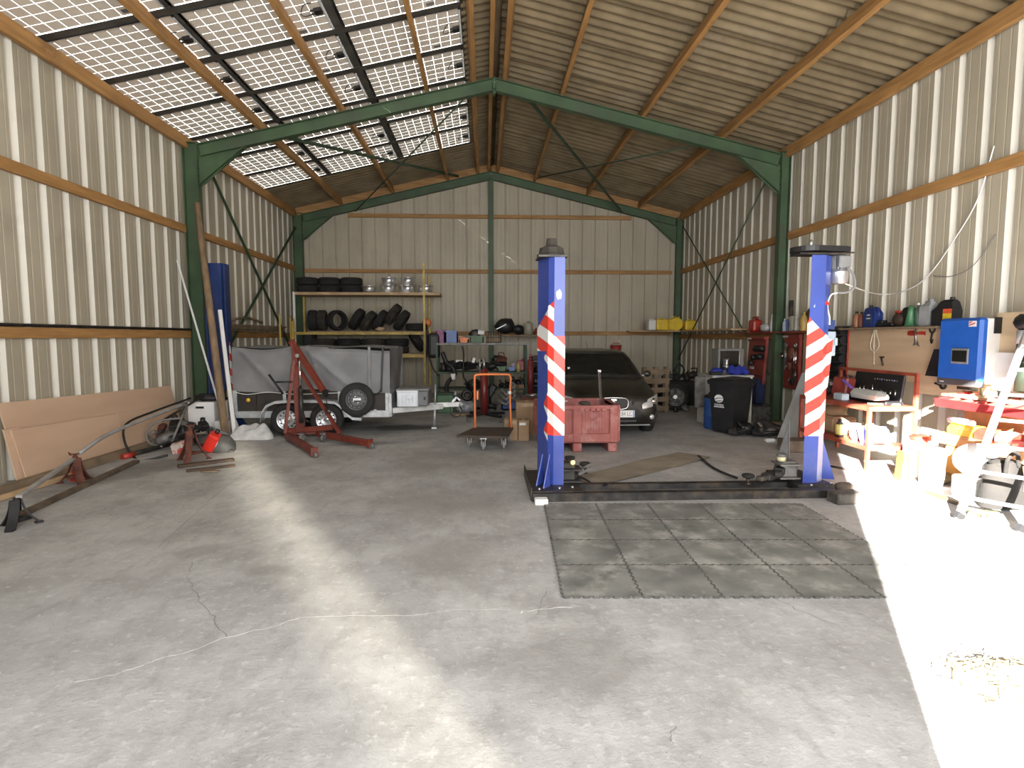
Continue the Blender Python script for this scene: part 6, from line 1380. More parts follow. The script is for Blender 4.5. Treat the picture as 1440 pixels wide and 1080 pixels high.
b = B(); b.box((0, 0, .03), (.16, .09, .06), bev=.02); one('white_bottle', b, WHITEP, fl(1083, 622), 'white plastic bottle lying on the floor below the leaning board', 'bottle')
# black bumper parts on the floor
parts_heap(1066, .0, 9.2, 7, 66, 'body part on the floor right of the wheelie bin, %s from left', 61, 'car body parts by the wheelie bin')
b = B(); b.grid(lambda u, v: ((u - .5) * 1.0, .12 * math.sin(u * 3) + .06 * v, .02 + .22 * math.sin(v * 2.2) + .06 * math.sin(u * 9)), 20, 8); b.tube([(-.5, .02, .05), (-.2, -.05, .10), (.2, -.04, .08), (.5, .05, .18)], .03); one('car_bumper', b, BLACK, (4.92, 9.05, .0), 'black car bumper lying on the floor between wheelie bin and leaning board', 'bumper')
b = B(); b.lathe([(0, -.06), (.10, -.06), (.12, 0), (.10, .06), (0, .06)], (0, 0, .12), (1, -.3, 0), 18); one('black_drum_part', b, DSTEEL, (4.55, 9.12, 0), 'dark round part standing on the floor at the foot of the wheelie bin', 'car part')
bar_thing('chrome_piece', aY(1066, 594, 8.95), aY(1072, 600, 8.9), .05, .03, CHROME, 'bright metal piece on top of the black car bumper', 'metal piece')
bar_thing('long_timber', (5.0, 9.9, .09), (5.65, 9.3, .09), .12, .12, OLDWOOD, 'old timber on the floor behind the black car bumper', 'timber')
# bin rack on the wall right of the lift post
rk2 = thing('bin_rack', 'rack of small black storage bins on the right wall behind the lift control box', 'bin rack', (XR - .10, 8.98, .95))
b = B(); b.box((.04, 0, .42), (.02, .46, .92)); b.obj('back_plate', GREY, rk2)
for k in range(6):
    for j in range(2):
        b = B(); y = -.115 + .23 * j; z = .02 + .145 * k
        b.prism([(.03, y - .1, z), (-.10, y - .1, z), (-.13, y - .1, z + .07), (-.06, y - .1, z + .12), (.03, y - .1, z + .12)], (0, .2, 0)); b.obj('storage_bin', BLACK, rk2)
b = B(); b.box((-.1, .1, .93), (.02, .05, .06)); b.obj('yellow_label', YEL, rk2)
# plywood on the wall
b = B(); b.box((0, 0, 0), (.018, 1.88, .74)); one('plywood_sheet', b, mat('plywood', (.60, .44, .29), .7, 0, .12, 3, .05, 20, col2=(.48, .345, .22), stretch=(1, .3, 2.5)), (XR - .09, 7.78, 1.42), 'plywood panel on the right wall with a cord and tools hanging on it', 'board')
b = B(); b.box((0, 0, 0), (.016, 1.20, .34)); one('plywood_strip', b, mat('pale_plywood', (.66, .50, .32), .7, 0, .12, 3, stretch=(1, .3, 2.5)), (XR - .08, 6.70, 1.08), 'paler plywood strip below the blue inverter', 'board')
b = B(); b.box((0, 0, 0), (.016, .42, .84)); one('plywood_board', b, MATS['pale_plywood'], (XR - .07, 5.95, 1.50), 'pale plywood board behind the dark cylinder right of the inverter', 'board')
bar_thing('red_edging', (XR - .105, 8.72, 1.05), (XR - .105, 8.72, 1.79), .015, .03, RED, 'red edging strip down the left side of the plywood panel', 'strip')
b = B(); rn = random.Random(4); b.prism([(0, -.16 + .32 * k / 9, rn.uniform(.0, .02)) for k in range(10)] + [(0, .16 - .32 * k / 9, -.045 + rn.uniform(-.01, .01)) for k in range(10)], (.002, 0, 0)); one('red_paint_mark', b, RED, (XR - .101, 7.32, 1.72), 'smear of red paint along the top of the plywood panel', 'paint mark')
XP = XR - .115
def pw_(px, py): return aX(px, py, XP)
hose('cream_rope', [pw_(1231, 460), pw_(1226, 475), pw_(1224, 488), pw_(1229, 494), pw_(1236, 486), pw_(1233, 470), pw_(1231, 461), pw_(1229, 480), pw_(1229, 500), pw_(1229, 513)], .009, mat('cream_cord', (.62, .54, .42), .8), 'looped cream rope hanging on the plywood panel', 'cord')
b = B(); b.cyl((0, 0, .0), (0, .02, .20), .012); b.box((0, .02, .22), (.015, .03, .05)); b.prism([(0, -.055, -.03), (0, -.03, .03), (0, .03, .03), (0, .055, -.02), (0, .02, -.005), (0, -.015, -.005)], (.012, 0, 0)); one('adjustable_wrench', b, STEEL, pw_(1288, 484), 'adjustable wrench hanging on the plywood panel left of the inverter', 'wrench')
b = B(); b.lathe([(.035, -.006), (.05, -.006), (.05, .006), (.035, .006)], (0, 0, .0), (1, 0, 0), 18, close=True); b.cyl((0, 0, -.05), (0, .01, -.13), .010); b.bar((0, -.02, -.13), (0, .0, -.18), .01, .015); b.bar((0, .02, -.13), (0, .0, -.18), .01, .015); one('chain_pliers', b, BLACK, pw_(1311, 463), 'black ring tool hanging on the plywood panel beside the inverter', 'pliers')
b = B(); b.cyl((0, 0, .05), (0, -.04, -.06), .012); b.box((0, -.01, .06), (.02, .08, .02)); one('pipe_clip', b, DSTEEL, pw_(1239, 508), 'dark clamp on the lower edge of the plywood panel', 'clamp')
# bottles standing along the top of the panel
zt_ = 1.795; XT = XR - .16
bar_thing('panel_ledge', (XR - .16, 6.80, 1.775), (XR - .16, 8.75, 1.775), .20, .03, OLDWOOD, 'narrow wooden ledge along the top of the plywood panel', 'shelf')
bottle('copper brown bottle at the left end of the ledge over the plywood', 1204, XT, zt_, .05, .24, mat('copper_brown', (.28, .12, .06), .4), BLACK)
bottle('second reddish bottle beside the copper brown one on the ledge', 1211, XT + .03, zt_, .045, .23, mat('reddish_brown', (.24, .08, .06), .4), BLACK)
bj = thing('blue_jug', 'dark blue oil jug with handle on the ledge over the plywood', 'jug', (XT, aX(1228, 440, XT).y, zt_))
b = B(); b.loft([br(0, .13, .24), br(.20, .13, .24), br(.27, .10, .18, .02), br(.29, .05, .06, .05)], smooth=False); b.tube([(0, -.03, .28), (0, -.10, .27), (0, -.125, .2), (0, -.12, .1)], .016); b.obj('body', mat('jug_blue', (.015, .035, .17), .35), bj)
b = B(); b.cyl((0, .05, .28), (0, .05, .32), .026); b.obj('cap', BLACK, bj)
b = B(); b.box((-.067, -.0, .10), (.004, .14, .09)); lb = b.obj('jug_label', mat('jug_label_blue', (.03, .05, .12), .4), bj)
b = B(); b.box((-.0705, -.0, .125), (.002, .09, .012)); b.prism([(-.0715, .05, .17), (-.0715, .0, .185), (-.0715, -.05, .175), (-.0715, .0, .165)], (.001, 0, 0)); b.obj('label_mark', WHITEP, lb)
b = B(); b.box((0, 0, .03), (.12, .36, .06), bev=.02); b.box((0, .1, .07), (.08, .1, .05), bev=.01); one('black_tray', b, BLACK, (XT, aX(1248, 455, XT).y, zt_), 'low black tray on the ledge right of the dark blue jug', 'tray')
rc = thing('red_sprayer', 'dark brown canister with a red trigger on the ledge over the plywood', 'canister', (XT, aX(1266, 445, XT).y, zt_))
b = B(); b.ell((0, 0, .09), (.07, .13, .1), 2, .08, seed=3); b.obj('body', mat('dark_brown_plastic', (.05, .03, .022), .5), rc); b = B(); b.box((0, .03, .20), (.05, .12, .03), bev=.01); b.cyl((0, .02, .1), (0, .02, .2), .025); b.obj('trigger', RED, rc)
b = B(); b.box((0, 0, .13), (.12, .16, .26), bev=.05, seg=2); one('black_jug', b, BLACK, (XT + .02, aX(1276, 440, XT).y, zt_), 'black jug behind the red trigger canister', 'jug')
b = B(); b.lathe([(0, 0), (.07, 0), (.035, .24), (.02, .27), (0, .27)], seg=16); one('green_bottle', b, mat('bottle_green', (.05, .16, .075), .35), (XT - .03, aX(1284, 445, XT).y, zt_), 'green cone shaped bottle on the ledge', 'bottle')
bottle('dark green bottle between the green cone and the grey jug', 1290, XT, zt_, .04, .30, mat('deep_green', (.06, .11, .08), .3), WHITEP)
bottle('grey plastic jug on the ledge next to the black oil can', 1305, XT, zt_, .085, .34, mat('smoke_plastic', (.30, .31, .32), .4), GREY, shape='can', name='grey_jug')
ok = thing('oil_can', 'large black oil can with handle and yellow red label on top of the inverter end', 'oil can', (XT - .02, aX(1334, 430, XT).y, zt_))
b = B(); b.loft([br(0, .16, .40), br(.22, .16, .40), br(.34, .12, .22, -.06), br(.38, .06, .10, -.10)], smooth=False); b.obj('body', BLACK, ok)
b = B(); b.tube(chain([(0, -.06, .37), (0, .08, .36), (0, .17, .28), (0, .19, .14), (0, .18, .06)]), .02, 8); b.obj('handle', BLACK, ok)
b = B(); b.cyl((0, -.10, .37), (0, -.10, .42), .035); b.obj('cap', DSTEEL, ok)
b = B(); b.box((-.083, -.11, .10), (.004, .16, .16)); l1 = b.obj('yellow_label', YEL, ok); ok.scale = (.8, .8, .8); b = B(); b.box((-.083, -.11, .21), (.0045, .16, .07)); b.obj('red_label', mat('orange_red_label', (.62, .10, .04), .4), ok)
# inverter
iv = thing('inverter', 'blue and white solar inverter with a small screen mounted on the right wall', 'inverter', (XR - .2, 6.64, 1.1))
b = Wb(iv); b.box((5.56, 6.66, 1.50), (.10, .60, .74), bev=.03); b.obj('blue_cover', mat('inverter_blue', (.015, .10, .45), .4, 0, .05), iv)
b = Wb(iv); b.box((5.68, 6.655, 1.49), (.18, .57, .74), bev=.01); b.obj('housing', WHITEP, iv)
b = Wb(iv); b.box((5.56, 6.66, 1.125), (.105, .57, .09), bev=.01); b.obj('base_strip', mat('inverter_grey', (.07, .07, .075), .5), iv)
b = Wb(iv); b.box((5.72, 6.362, 1.78), (.12, .012, .18)); b.obj('side_vent', BLACK, iv)
b = Wb(iv); b.box((5.504, 6.62, 1.43), (.012, .24, .18), bev=.006); sc_ = b.obj('screen_frame', GREY, iv); b = Wb(iv); b.box((5.4965, 6.62, 1.43), (.004, .20, .13)); b.obj('screen', GLASSD, iv)
LG = [(5.5085, 6.47, 1.80)]
b = Wb(iv); b.box((5.506, 6.475, 1.80), (.004, .10, .065)); lg = b.obj('logo_tile', WHITEP, iv)
b = Wb(iv); b.prism([(5.503, 6.52, 1.775), (5.503, 6.44, 1.80), (5.503, 6.44, 1.815), (5.503, 6.52, 1.79)], (.001, 0, 0)); b.prism([(5.503, 6.52, 1.80), (5.503, 6.47, 1.825), (5.503, 6.50, 1.828), (5.503, 6.52, 1.815)], (.001, 0, 0)); b.obj('logo_stripes', RED, iv)
b = Wb(iv); b.box((5.506, 6.86, 1.12), (.004, .06, .012)); b.obj('brand_plate', WHITEP, iv)
b = Wb(iv); b.box((5.62, 6.62, 1.055), (.10, .20, .05), bev=.01); b.obj('connectors', BLACK, iv)
iv.location.y -= .265
hose('inverter_cable', [(5.62, 6.18, 1.10), (5.60, 6.12, .98), (5.62, 6.04, .92), (5.72, 5.90, .99)], .012, mat('olive_cable', (.16, .16, .09), .6), 'olive cable curving down from the inverter', 'cable')
b = B(); b.prism([(0, -.14, 0), (0, .12, 0), (0, .0, .34), (0, -.08, .34)], (-.12, 0, 0)); one('black_cone', b, BLACK, (XR - .10, 6.86, 1.16), 'black tapered case on the panel just left of the inverter', 'case')
b = B(); b.lathe([(.03, 0), (.05, 0), (.05, .02), (.03, .02)], axis=(1, 0, 0), close=True); b.bar((0, .03, 0), (0, .12, .02), .012, .02); one('small_shackle', b, BLACK, aX(1325, 542, XP), 'small black shackle under the inverter', 'shackle')
bar_thing('wall_shelf_board', (XR - .20, 5.6, .965), (XR - .20, 6.55, .965), .30, .03, PALEWOOD, 'pale shelf board below the papers right of the inverter', 'shelf')
b = B(); b.box((0, 0, .11), (.012, .30, .42), rot=(0, .0, 0)); one('paper_sheet', b, WHITEP, (XR - .11, 5.98, 1.16), 'white paper sheets pinned beside the inverter', 'paper')
dc = thing('dark_cylinder', 'dark green cylinder with white collar hanging on the right edge of the wall', 'cylinder', (XR - .20, 5.66, 1.08))
b = B(); b.cyl((0, 0, 0), (0, 0, .52), .085, seg=20); b.obj('body', mat('black_green_paint', (.02, .028, .018), .4), dc); b = B(); b.cyl((0, 0, .50), (0, 0, .64), .09, seg=20); b.obj('collar', LGREY, dc); b = B(); b.ell((0, 0, .72), (.10, .13, .09), 2, .2, seed=3); b.obj('valve', BLACK, dc); b = B(); b.box((-.085, .0, .42), (.004, .05, .06)); b.obj('yellow_sticker', YEL, dc)
# cables on the right wall
hose('white_wall_cable', [(3.87, 6.0, 2.22), aX(1222, 411, 5.2), aX(1245, 414, XR - .04), aX(1275, 408, XR - .04), aX(1305, 388, XR - .04), aX(1340, 340, XR - .04), aX(1375, 280, XR - .04), aX(1398, 205, XR - .04)], .008, WHITEP, 'white cable sagging from the lift motor across the right wall', 'cable')
hose('grey_wall_cable', [aX(1312, 388, XR - .03), aX(1340, 388, XR - .03), aX(1370, 372, XR - .03), aX(1400, 330, XR - .03)], .005, GREY, 'thin grey cable on the right wall above the oil can', 'cable')

parts_heap(256, .0, 8.75, 7, 62, 'dark scrap part low in the pile by the chipboard, %s from left', 81, 'scrap parts by the chipboard')
parts_heap(262, .17, 8.95, 5, 40, 'dark scrap part on top of the pile by the chipboard, %s from left', 83, 'scrap parts by the chipboard')
# ================================================================== sunlit corner on the right
BX0, BX1, BY0, BY1, BZ = 4.70, 5.28, 6.70, 8.20, .80
wk = thing('red_workbench', 'red steel workbench with a raised back frame below the plywood', 'workbench', (5.0, 7.45, 0))
def bw(): return Wb(wk)
BR = mat('bench_red', (.34, .065, .035), .5, 0, .2, 5, dirt=(.20, .05, .03), dscale=4)
b = bw(); b.box(((BX0 + BX1) / 2, (BY0 + BY1) / 2, BZ - .01), (BX1 - BX0, BY1 - BY0, .02)); b.bar((BX0, BY0, BZ - .03), (BX1, BY0, BZ - .03), .035, .05); b.bar((BX0, BY0, BZ - .03), (BX0, BY1, BZ - .03), .035, .05); b.obj('top', BR, wk)
b = bw(); b.box(((BX0 + BX1) / 2, (BY0 + BY1) / 2, .29), (BX1 - BX0, BY1 - BY0, .02)); b.bar((BX0, BY0, .28), (BX1, BY0, .28), .035, .05); b.bar((BX0, BY0, .28), (BX0, BY1, .28), .035, .05); b.obj('lower_shelf', BR, wk)
for x, y, h in ((BX0, BY0, BZ), (BX1, BY0, 1.20), (BX0, BY1, BZ), (BX1, BY1, 1.20)):
    b = bw(); b.box((x, y, h / 2), (.04, .04, h)); b.obj('leg', BR, wk)
b = bw(); b.bar((BX1, BY0, 1.19), (BX1, BY1, 1.19), .04, .04); b.obj('back_rail', BR, wk)
sc = thing('socket_set', 'open black socket set case standing against the back of the red workbench', 'tool case', (5.20, 7.28, BZ))
b = B(); b.box((0, 0, .19), (.03, .94, .37), rot=(0, .12, 0), bev=.012); b.obj('case_lid', BLACK, sc)
b = B(); rn = random.Random(8)
for k in range(10): b.cyl((-.015 - .02, -.40 + .045 * k + rn.uniform(-.005, .005), .30), (-.04, -.40 + .045 * k, .30), .010, seg=10)
o = b.obj('sockets', CHROME, sc); o['kind'] = 'stuff'
for k in range(9):
    b = B(); y = .30 - .085 * k; l_ = rn.uniform(.05, .13); b.cyl((-.04, y, .10), (-.035, y, .10 + l_), .009, seg=8); b.obj('socket_bit', CHROME, sc)
b = B(); b.box((-.10, 0, .025), (.24, .94, .05), bev=.012); b.obj('case_base', BLACK, sc)
b = B(); b.loft([[(x, -.30, z) for x, z in ((-.06, .0), (.06, .0), (.075, .06), (.03, .12), (-.03, .12), (-.075, .06))], [(x, .18, z) for x, z in ((-.06, .0), (.06, .0), (.075, .06), (.03, .12), (-.03, .12), (-.075, .06))], [(x * .35, .30, .03 + z * .5) for x, z in ((-.06, .0), (.06, .0), (.075, .06), (.03, .12), (-.03, .12), (-.075, .06))]], smooth=False)
one('grey_canister', b, mat('pale_grey_plastic', (.44, .45, .42), .5, 0, .08), (4.95, 7.05, BZ + .052), 'pale grey faceted canister lying in the open socket case', 'canister', (0, 0, PI))
b = B(); b.box((0, 0, .13), (.16, .26, .26), rot=(0, .15, .2), bev=.02); one('maroon_box', b, DRED, (5.02, 7.72, BZ + .03), 'dark maroon box standing on the red workbench beside the socket set', 'box')
b = B(); b.bar((0, .10, 0), (.0, -.10, -.09), .02, .03); one('purple_strip', b, mat('violet_plastic', (.22, .12, .50), .4), (4.93, 7.50, BZ + .26), 'short violet strip leaning on the maroon box', 'strip')
b = B(); b.box((0, 0, .05), (.10, .20, .09), bev=.01); one('pale_blue_box', b, mat('ice_blue_card', (.50, .58, .66), .5), (4.80, 7.42, BZ), 'pale blue white box at the front of the red workbench', 'box')
parts_heap(1186, BZ + .0, 7.9, 5, 26, 'dark engine part at the far end of the red workbench, %s from left', 71, 'engine parts on the red workbench')
bar_thing('wood_rule', (4.84, 6.95, BZ + .012), (5.15, 6.78, BZ + .012), .03, .02, OLDWOOD, 'thin wooden strip lying on the front of the red workbench', 'strip')
zs_ = .30
bottle('dark bottle with yellow label on the lower shelf of the red workbench', 1177, 4.82, zs_, .055, .24, BLACK, BLACK, Y=7.45)
b = B(); b.cyl((0, 0, .03), (0, 0, .17), .057, seg=16); one('yellow_wrap', b, mat('pale_yellow_label', (.66, .58, .18), .5), (4.82, 7.45, zs_), 'pale yellow paper sleeve round the dark bottle on the lower bench shelf', 'label')
b = B(); b.ell((0, 0, .09), (.08, .08, .10), 2, .06, seed=2); b.cyl((0, 0, .15), (0, 0, .22), .06); one('glass_jar', b, LGREY, (4.86, 7.18, zs_), 'clouded jar with red lid on the lower bench shelf', 'jar')
b = B(); b.box((0, 0, .05), (.15, .16, .10), bev=.02); one('crimson_box', b, mat('crimson_plastic', (.36, .02, .05), .4), (5.0, 7.35, zs_ + .0), 'crimson plastic box behind the clouded jar on the lower bench shelf', 'box')
b = B(); b.grid(lambda u, v: ((u - .5) * .40, .04 * math.sin(u * 9) + (v - .5) * .10, .02 + .22 * v * (1 - .5 * abs(u - .4))), 12, 8); b.grid(lambda u, v: ((u - .5) * .40, .10 - .10 * v, .0 + .20 * (1 - v)), 6, 3); one('blue_white_bag', b, mat('blue_white_bag', (.16, .20, .66), .4, 0, .2, 7, dirt=(.75, .76, .80), dscale=4, dlo=.45, dhi=.52), (4.96, 6.92, zs_), 'blue and white plastic bag on the lower bench shelf', 'bag')
b = B(); b.cyl((0, 0, 0), (0, .02, .42), .07, .065, 14); one('wooden_log', b, mat('log_bark', (.30, .22, .15), .9, 0, .3, 8, .4), (5.12, 7.30, zs_), 'short upright log between the shelves of the red workbench', 'log')
b = B(); b.prism([(-.08, 0, 0), (.08, 0, 0), (.04, 0, .16), (-.04, 0, .16)], (0, .1, 0)); b.cyl((0, .05, .16), (0, .05, .22), .03); one('small_red_jack', b, RED, (5.46, 7.0, 0), 'small red bottle jack on the floor behind the red workbench', 'jack')
b = B(); b.box((0, 0, .12), (.35, .5, .24), bev=.04); b.ell((.05, .1, .28), (.16, .2, .10), 2, .2, seed=4); one('old_carton', b, CARD, (5.0, 7.85, zs_), 'crumpled carton at the far end of the lower bench shelf', 'carton')
bar_thing('iron_rod', (4.30, 7.1, .012), (4.55, 6.65, .012), .014, 0, DSTEEL, 'thin iron rod on the sunlit floor in front of the red workbench', 'rod', None, True)
# red wall racks with small parts
rr = thing('red_wall_rack', 'red tray rack full of small parts on the right wall behind the ladder', 'rack', (5.5, 5.95, .85))
b = Wb(rr); b.prism([(5.30, 5.3, .86), (5.30, 6.42, .86), (5.74, 6.42, .96), (5.74, 5.3, .96)], (0, 0, .02)); b.bar((5.30, 5.3, .89), (5.30, 6.42, .89), .02, .09); b.bar((5.30, 6.42, .89), (5.74, 6.42, .98), .02, .08); b.obj('tray', mat('rack_red', (.30, .015, .015), .4, 0, .12), rr)
for k in range(6):
    b = Wb(rr); y = 5.45 + .17 * k; b.bar((5.32, y, .90), (5.72, y, .99), .012, .05); b.obj('divider', DRED, rr)
b = B(); b.box((0, 0, 0), (.02, 1.2, .95)); one('brown_backboard', b, mat('orange_brown_board', (.42, .20, .075), .7, 0, .12), (5.70, 5.85, .46), 'orange brown board behind the red tray rack on the right wall', 'board')
lr = thing('small_parts_shelf', 'brown shelf with coloured bins under the red tray rack', 'shelf', (5.55, 5.9, .44))
b = Wb(lr); b.box((5.52, 5.85, .52), (.34, 1.15, .03)); b.box((5.35, 5.85, .46), (.02, 1.15, .10)); b.obj('board', MATS['orange_brown_board'], lr)
for k, (y, m, lab) in enumerate(((6.24, YEL, 'yellow parts bin at the left end of the brown shelf'), (6.07, YEL, 'second yellow parts bin on the brown shelf'), (5.88, RED, 'red parts bin on the brown shelf behind the ladder'), (5.62, WHITEP, 'white parts bin on the brown shelf behind the ladder rail'), (5.42, RED, 'red parts bin at right end of brown shelf'))):
    b = B(); b.prism([(-.09, -.07, 0), (.09, -.07, 0), (.09, -.07, .12), (-.04, -.07, .12), (-.09, -.07, .07)], (0, .14, 0)); one('parts_bin', b, m, (5.46, y, .536), lab, 'bin', None, 'parts bins on the brown shelf')
b = B(); b.cyl((0, -.16, 0), (0, .16, 0), .035); one('white_roll', b, WHITEP, (5.40, 6.2, .72), 'white roll lying above the yellow parts bins', 'roll'); bpy.data.objects['white_roll'].location = (5.40, 6.16, .695)
ocab = thing('orange_cabinet', 'small orange brown cabinet on the floor below the parts bins', 'cabinet', (5.46, 5.95, 0))
b = Wb(ocab); b.box((5.50, 5.95, .20), (.36, .62, .40), bev=.006); b.obj('body', mat('amber_brown', (.50, .26, .07), .6, 0, .12), ocab)
b = Wb(ocab); b.box((5.31, 5.95, .21), (.015, .52, .32)); b.obj('door', MATS['amber_brown'], ocab)
b = B(); b.prism([(-.08, -.07, 0), (.08, -.07, 0), (.10, -.09, .42), (-.10, -.09, .42)], (0, .16, 0)); one('white_pot', b, WHITEP, (4.98, 6.02, 0), 'tall white tapered canister on the sunlit floor', 'canister')
b = B(); b.cyl((0, 0, 0), (0, 0, .16), .02); b.box((0, 0, .05), (.10, .03, .05)); b.box((.02, .02, .16), (.12, .05, .03)); one('grey_pump', b, CAST, (4.98, 6.03, .42), 'grey pump head on top of the tall white canister', 'pump')
b = B(); b.ell((0, 0, 0), (.13, .11, .05), 2, .1, seed=2); one('red_dish', b, RED, (5.12, 6.40, .46), 'red dish on the stand beside the tall white canister', 'dish')
b = B(); b.box((0, 0, .215), (.22, .24, .43), bev=.02); one('white_drum_stand', b, WHITEP, (5.12, 6.42, 0), 'white box under the red dish on the sunlit floor', 'box')
b = B(); b.prism([(-.05, 0, 0), (.07, 0, 0), (.05, 0, .30), (-.02, 0, .34)], (0, .10, 0)); one('yellow_flask', b, YEL, (4.82, 6.22, 0), 'yellow flask on the sunlit floor left of the tall white canister', 'flask')
b = B(); b.ell((0, 0, .17), (.20, .17, .17), 3, .02); one('white_drum', b, WHITEP, (5.04, 5.55, .22), 'rounded white drum beside the ladder in the sun', 'drum')
b = B(); b.box((0, 0, .11), (.26, .30, .22), bev=.02); one('white_crate', b, WHITEP, (5.03, 5.53, 0), 'white crate under the rounded white drum', 'crate')
b = B(); b.prism([(-.03, -.22, 0), (.03, -.22, 0), (.06, .20, 0), (-.02, .22, 0)], (0, 0, .035)); one('brown_offcut', b, mat('olive_plank', (.085, .06, .032), .8, 0, .15, 5), fl(1328, 703), 'brown wood offcut on the sunlit floor left of the ladder foot', 'offcut')
b = B(); b.ell((0, 0, .06), (.10, .09, .07), 2, .2, seed=4); b.ell((.16, .02, .05), (.12, .06, .05), 2, .2, seed=5); one('brown_bag', b, mat('tan_bag', (.16, .11, .05), .8, 0, .2, 6), fl(1326, 680), 'small brown bag on the sunlit floor by the ladder', 'bag')
# dark clothes bag, coat, broom
db = thing('dark_bag', 'large dark grey brown bag standing behind the ladder rungs', 'bag', fl(1408, 712), .3)
DKM = mat('dark_brown_cloth', (.010, .008, .006), .9, 0, .25, 5, .3, 30)
b = B(); b.grid(lambda u, v: (.22 * math.cos(u * 2 * PI) * (1 - .25 * v * v) * (1 + .1 * math.sin(u * 19)), .16 * math.sin(u * 2 * PI) * (1 - .25 * v * v), .44 * v + .02 * math.sin(u * 12)), 28, 10); b.ell((0, 0, .42), (.17, .12, .05), 2, .15, seed=2); b.obj('body', DKM, db)
b = B(); b.box((.06, -.165, .27), (.07, .02, .18), bev=.006); b.obj('white_tag', WHITEP, db)
b = B(); b.tube(chain([(-.16, -.1, .36), (-.20, -.14, .52), (-.08, -.14, .56), (-.02, -.13, .42)]), .018); b.obj('strap', DKM, db)
b = B(); b.box((0, 0, .10), (.30, .26, .20), rot=(.1, 0, .3), bev=.02); one('pale_carton', b, mat('pale_straw_card', (.62, .58, .42), .8), fl(1385, 690) + V((.05, .1, 0)), 'pale straw coloured carton on the floor behind the ladder', 'carton')
b = B(); b.cyl((-.13, 0, .02), (.13, 0, .05), .02); one('dark_stick', b, DKM, fl(1388, 683) + V((-.02, -.16, .20)), 'short dark stick lying on the pale straw carton', 'stick')
br_ = thing('hand_broom', 'straw coloured broom head lying on the sunlit floor at the ladder foot', 'broom', fl(1383, 727), -.4)
b = B(); b.box((0, 0, .045), (.24, .06, .03), bev=.012); b.obj('back', mat('olive_paint', (.15, .15, .04), .6), br_)
b = B(); rn = random.Random(2)
for k in range(90):
    x = rn.uniform(-.115, .115); y = rn.uniform(-.025, .025); b.bar((x, y, .032), (x * 1.15, y * 1.8 - .03, .002), .005, .005)
o = b.obj('bristles', mat('broom_straw', (.50, .40, .14), .8, 0, .2), br_); o['kind'] = 'stuff'
# aluminium ladder
ld = thing('aluminium_ladder', 'aluminium ladder leaning towards the right wall at the picture edge', 'ladder', (4.4, 4.7, 0))
La, Lt = fl(1347, 730), aX(1443, 472, 5.22); off_ = V((.24, -.36, 0))
ext = (Lt - La).normalized() * .5
for o_ in (V((0, 0, 0)), off_):
    b = Wb(ld); b.bar(La + o_, Lt + ext + o_, .026, .085, up=(1, .3, 0), bev=.004); b.obj('rail', ALU, ld)
    b = Wb(ld); b.bar(La + o_ - V((0, 0, 0)), La + o_ + (Lt - La).normalized() * .06, .04, .10, up=(1, .3, 0)); b.obj('rubber_foot', BLACK, ld)
for k in range(7):
    q = La + (Lt - La).normalized() * (.22 + .27 * k); b = Wb(ld); b.bar(q, q + off_, .035, .03, bev=.004); b.obj('rung', ALU, ld)
# scattered straw
b = B(); rn = random.Random(6); c = fl(1415, 955)
b.grid(lambda u, v: ((u - .5) * .52, (v - .5) * .34, .002 + .05 * (math.sin(PI * u) * math.sin(PI * v)) ** 1.3 * (1 + .35 * math.sin(u * 31 + v * 9) * math.sin(v * 27 - u * 5))), 40, 30)
for k in range(260):
    r_, a = abs(rn.gauss(0, .13)), rn.uniform(0, 2 * PI); p = V((r_ * 1.4 * math.cos(a), r_ * .85 * math.sin(a), .006 + max(0, .055 - r_ * .18))); d = V((rn.uniform(-1, 1), rn.uniform(-1, 1), rn.uniform(-.05, .25))).normalized() * rn.uniform(.015, .04)
    b.bar(p - d, p + d, .004, .003)
o = b.obj('straw', mat('dry_straw', (.36, .30, .16), .9, 0, .2, 30), loc=c); tag(o, 'small heap of dry straw on the sunlit floor at the right edge', 'straw', None, 'stuff')
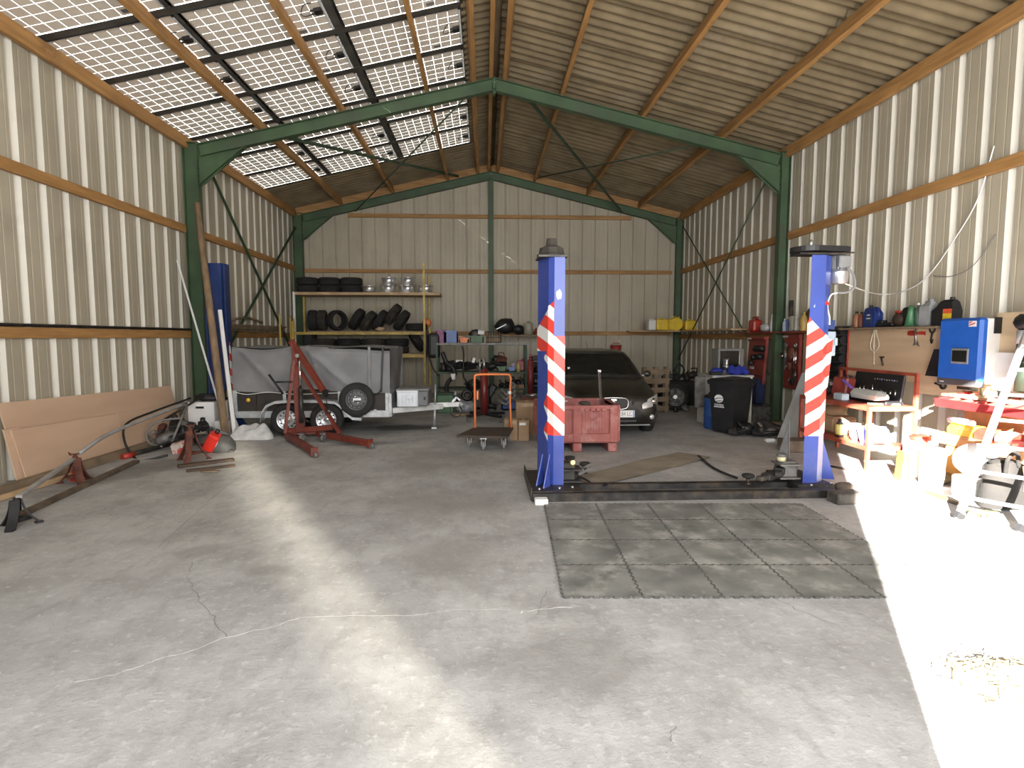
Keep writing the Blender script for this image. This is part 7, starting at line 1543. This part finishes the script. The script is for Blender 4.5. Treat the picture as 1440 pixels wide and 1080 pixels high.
# ================================================================== light, sky and camera
w = bpy.data.worlds.new('sky'); SC.world = w; w.use_nodes = True
N = w.node_tree.nodes; L = w.node_tree.links; bg = N['Background']
sky = N.new('ShaderNodeTexSky'); sky.sky_type = 'HOSEK_WILKIE'; sky.turbidity = 3.0; sky.ground_albedo = 0.4
EL = math.radians(20.0); SH = V((0.494, 0.869, 0)).normalized()
SD = V((SH.x * math.cos(EL), SH.y * math.cos(EL), -math.sin(EL)))
sky.sun_direction = -SD
L.new(sky.outputs[0], bg.inputs[0]); bg.inputs[1].default_value = 1.0
def sun(name, d, energy, col, ang):
    l = bpy.data.lights.new(name, 'SUN'); l.energy = energy; l.color = col; l.angle = math.radians(ang)
    o = bpy.data.objects.new(name, l); COL.objects.link(o); o.rotation_euler = V(d).to_track_quat('-Z', 'Y').to_euler(); o.location = (0, -8, 8); return o
sun('low_sun', SD, 110.0, (1.0, 0.96, 0.91), 0.5)
# the same sun thrown back off the sheet metal across the yard, as a faint second beam through the doorway
sun('sun_off_yard_wall', V((-0.485 * math.cos(EL), 0.875 * math.cos(EL), -math.sin(EL))), 8.5, (1.0, 0.92, 0.75), 2.2)
def area(name, loc, d, sx, sy, energy, col):
    l = bpy.data.lights.new(name, 'AREA'); l.shape = 'RECTANGLE'; l.size = sx; l.size_y = sy; l.energy = energy; l.color = col
    o = bpy.data.objects.new(name, l); COL.objects.link(o); o.location = loc; o.rotation_euler = V(d).to_track_quat('-Z', 'Z').to_euler(); return o
area('sunlit_yard_glow', (1.2, YF + 0.06, 0.9), (0, 1, 0.75), 7.0, 1.6, 260, (1.0, 0.94, 0.85))  # added fill lamp tilted up to brighten the roof underside
area('daylight_through_doors', (1.0, YF + 0.06, 3.3), (0, 1, 0.04), 8.0, 3.8, 1050, (0.96, 0.98, 1.0))  # added fill lamp in front of the closed gable, standing in for daylight
cam = bpy.data.cameras.new('camera'); co = bpy.data.objects.new('camera', cam); COL.objects.link(co)
cam.sensor_width = 36.0; cam.lens = 36.0 * FPX / 1440.0; cam.clip_start = 0.05; cam.clip_end = 500
co.location = (0, 0, CAMH)
co.rotation_euler = Matrix((RT, UP, -FW)).transposed().to_euler()
SC.camera = co
vs = SC.view_settings; vs.view_transform = 'Standard'; vs.look = 'None'; vs.exposure = -0.02; vs.gamma = 1.0; vs.use_curve_mapping = False
SC.cycles.max_bounces = 8; SC.cycles.diffuse_bounces = 5; SC.cycles.sample_clamp_indirect = 6.0
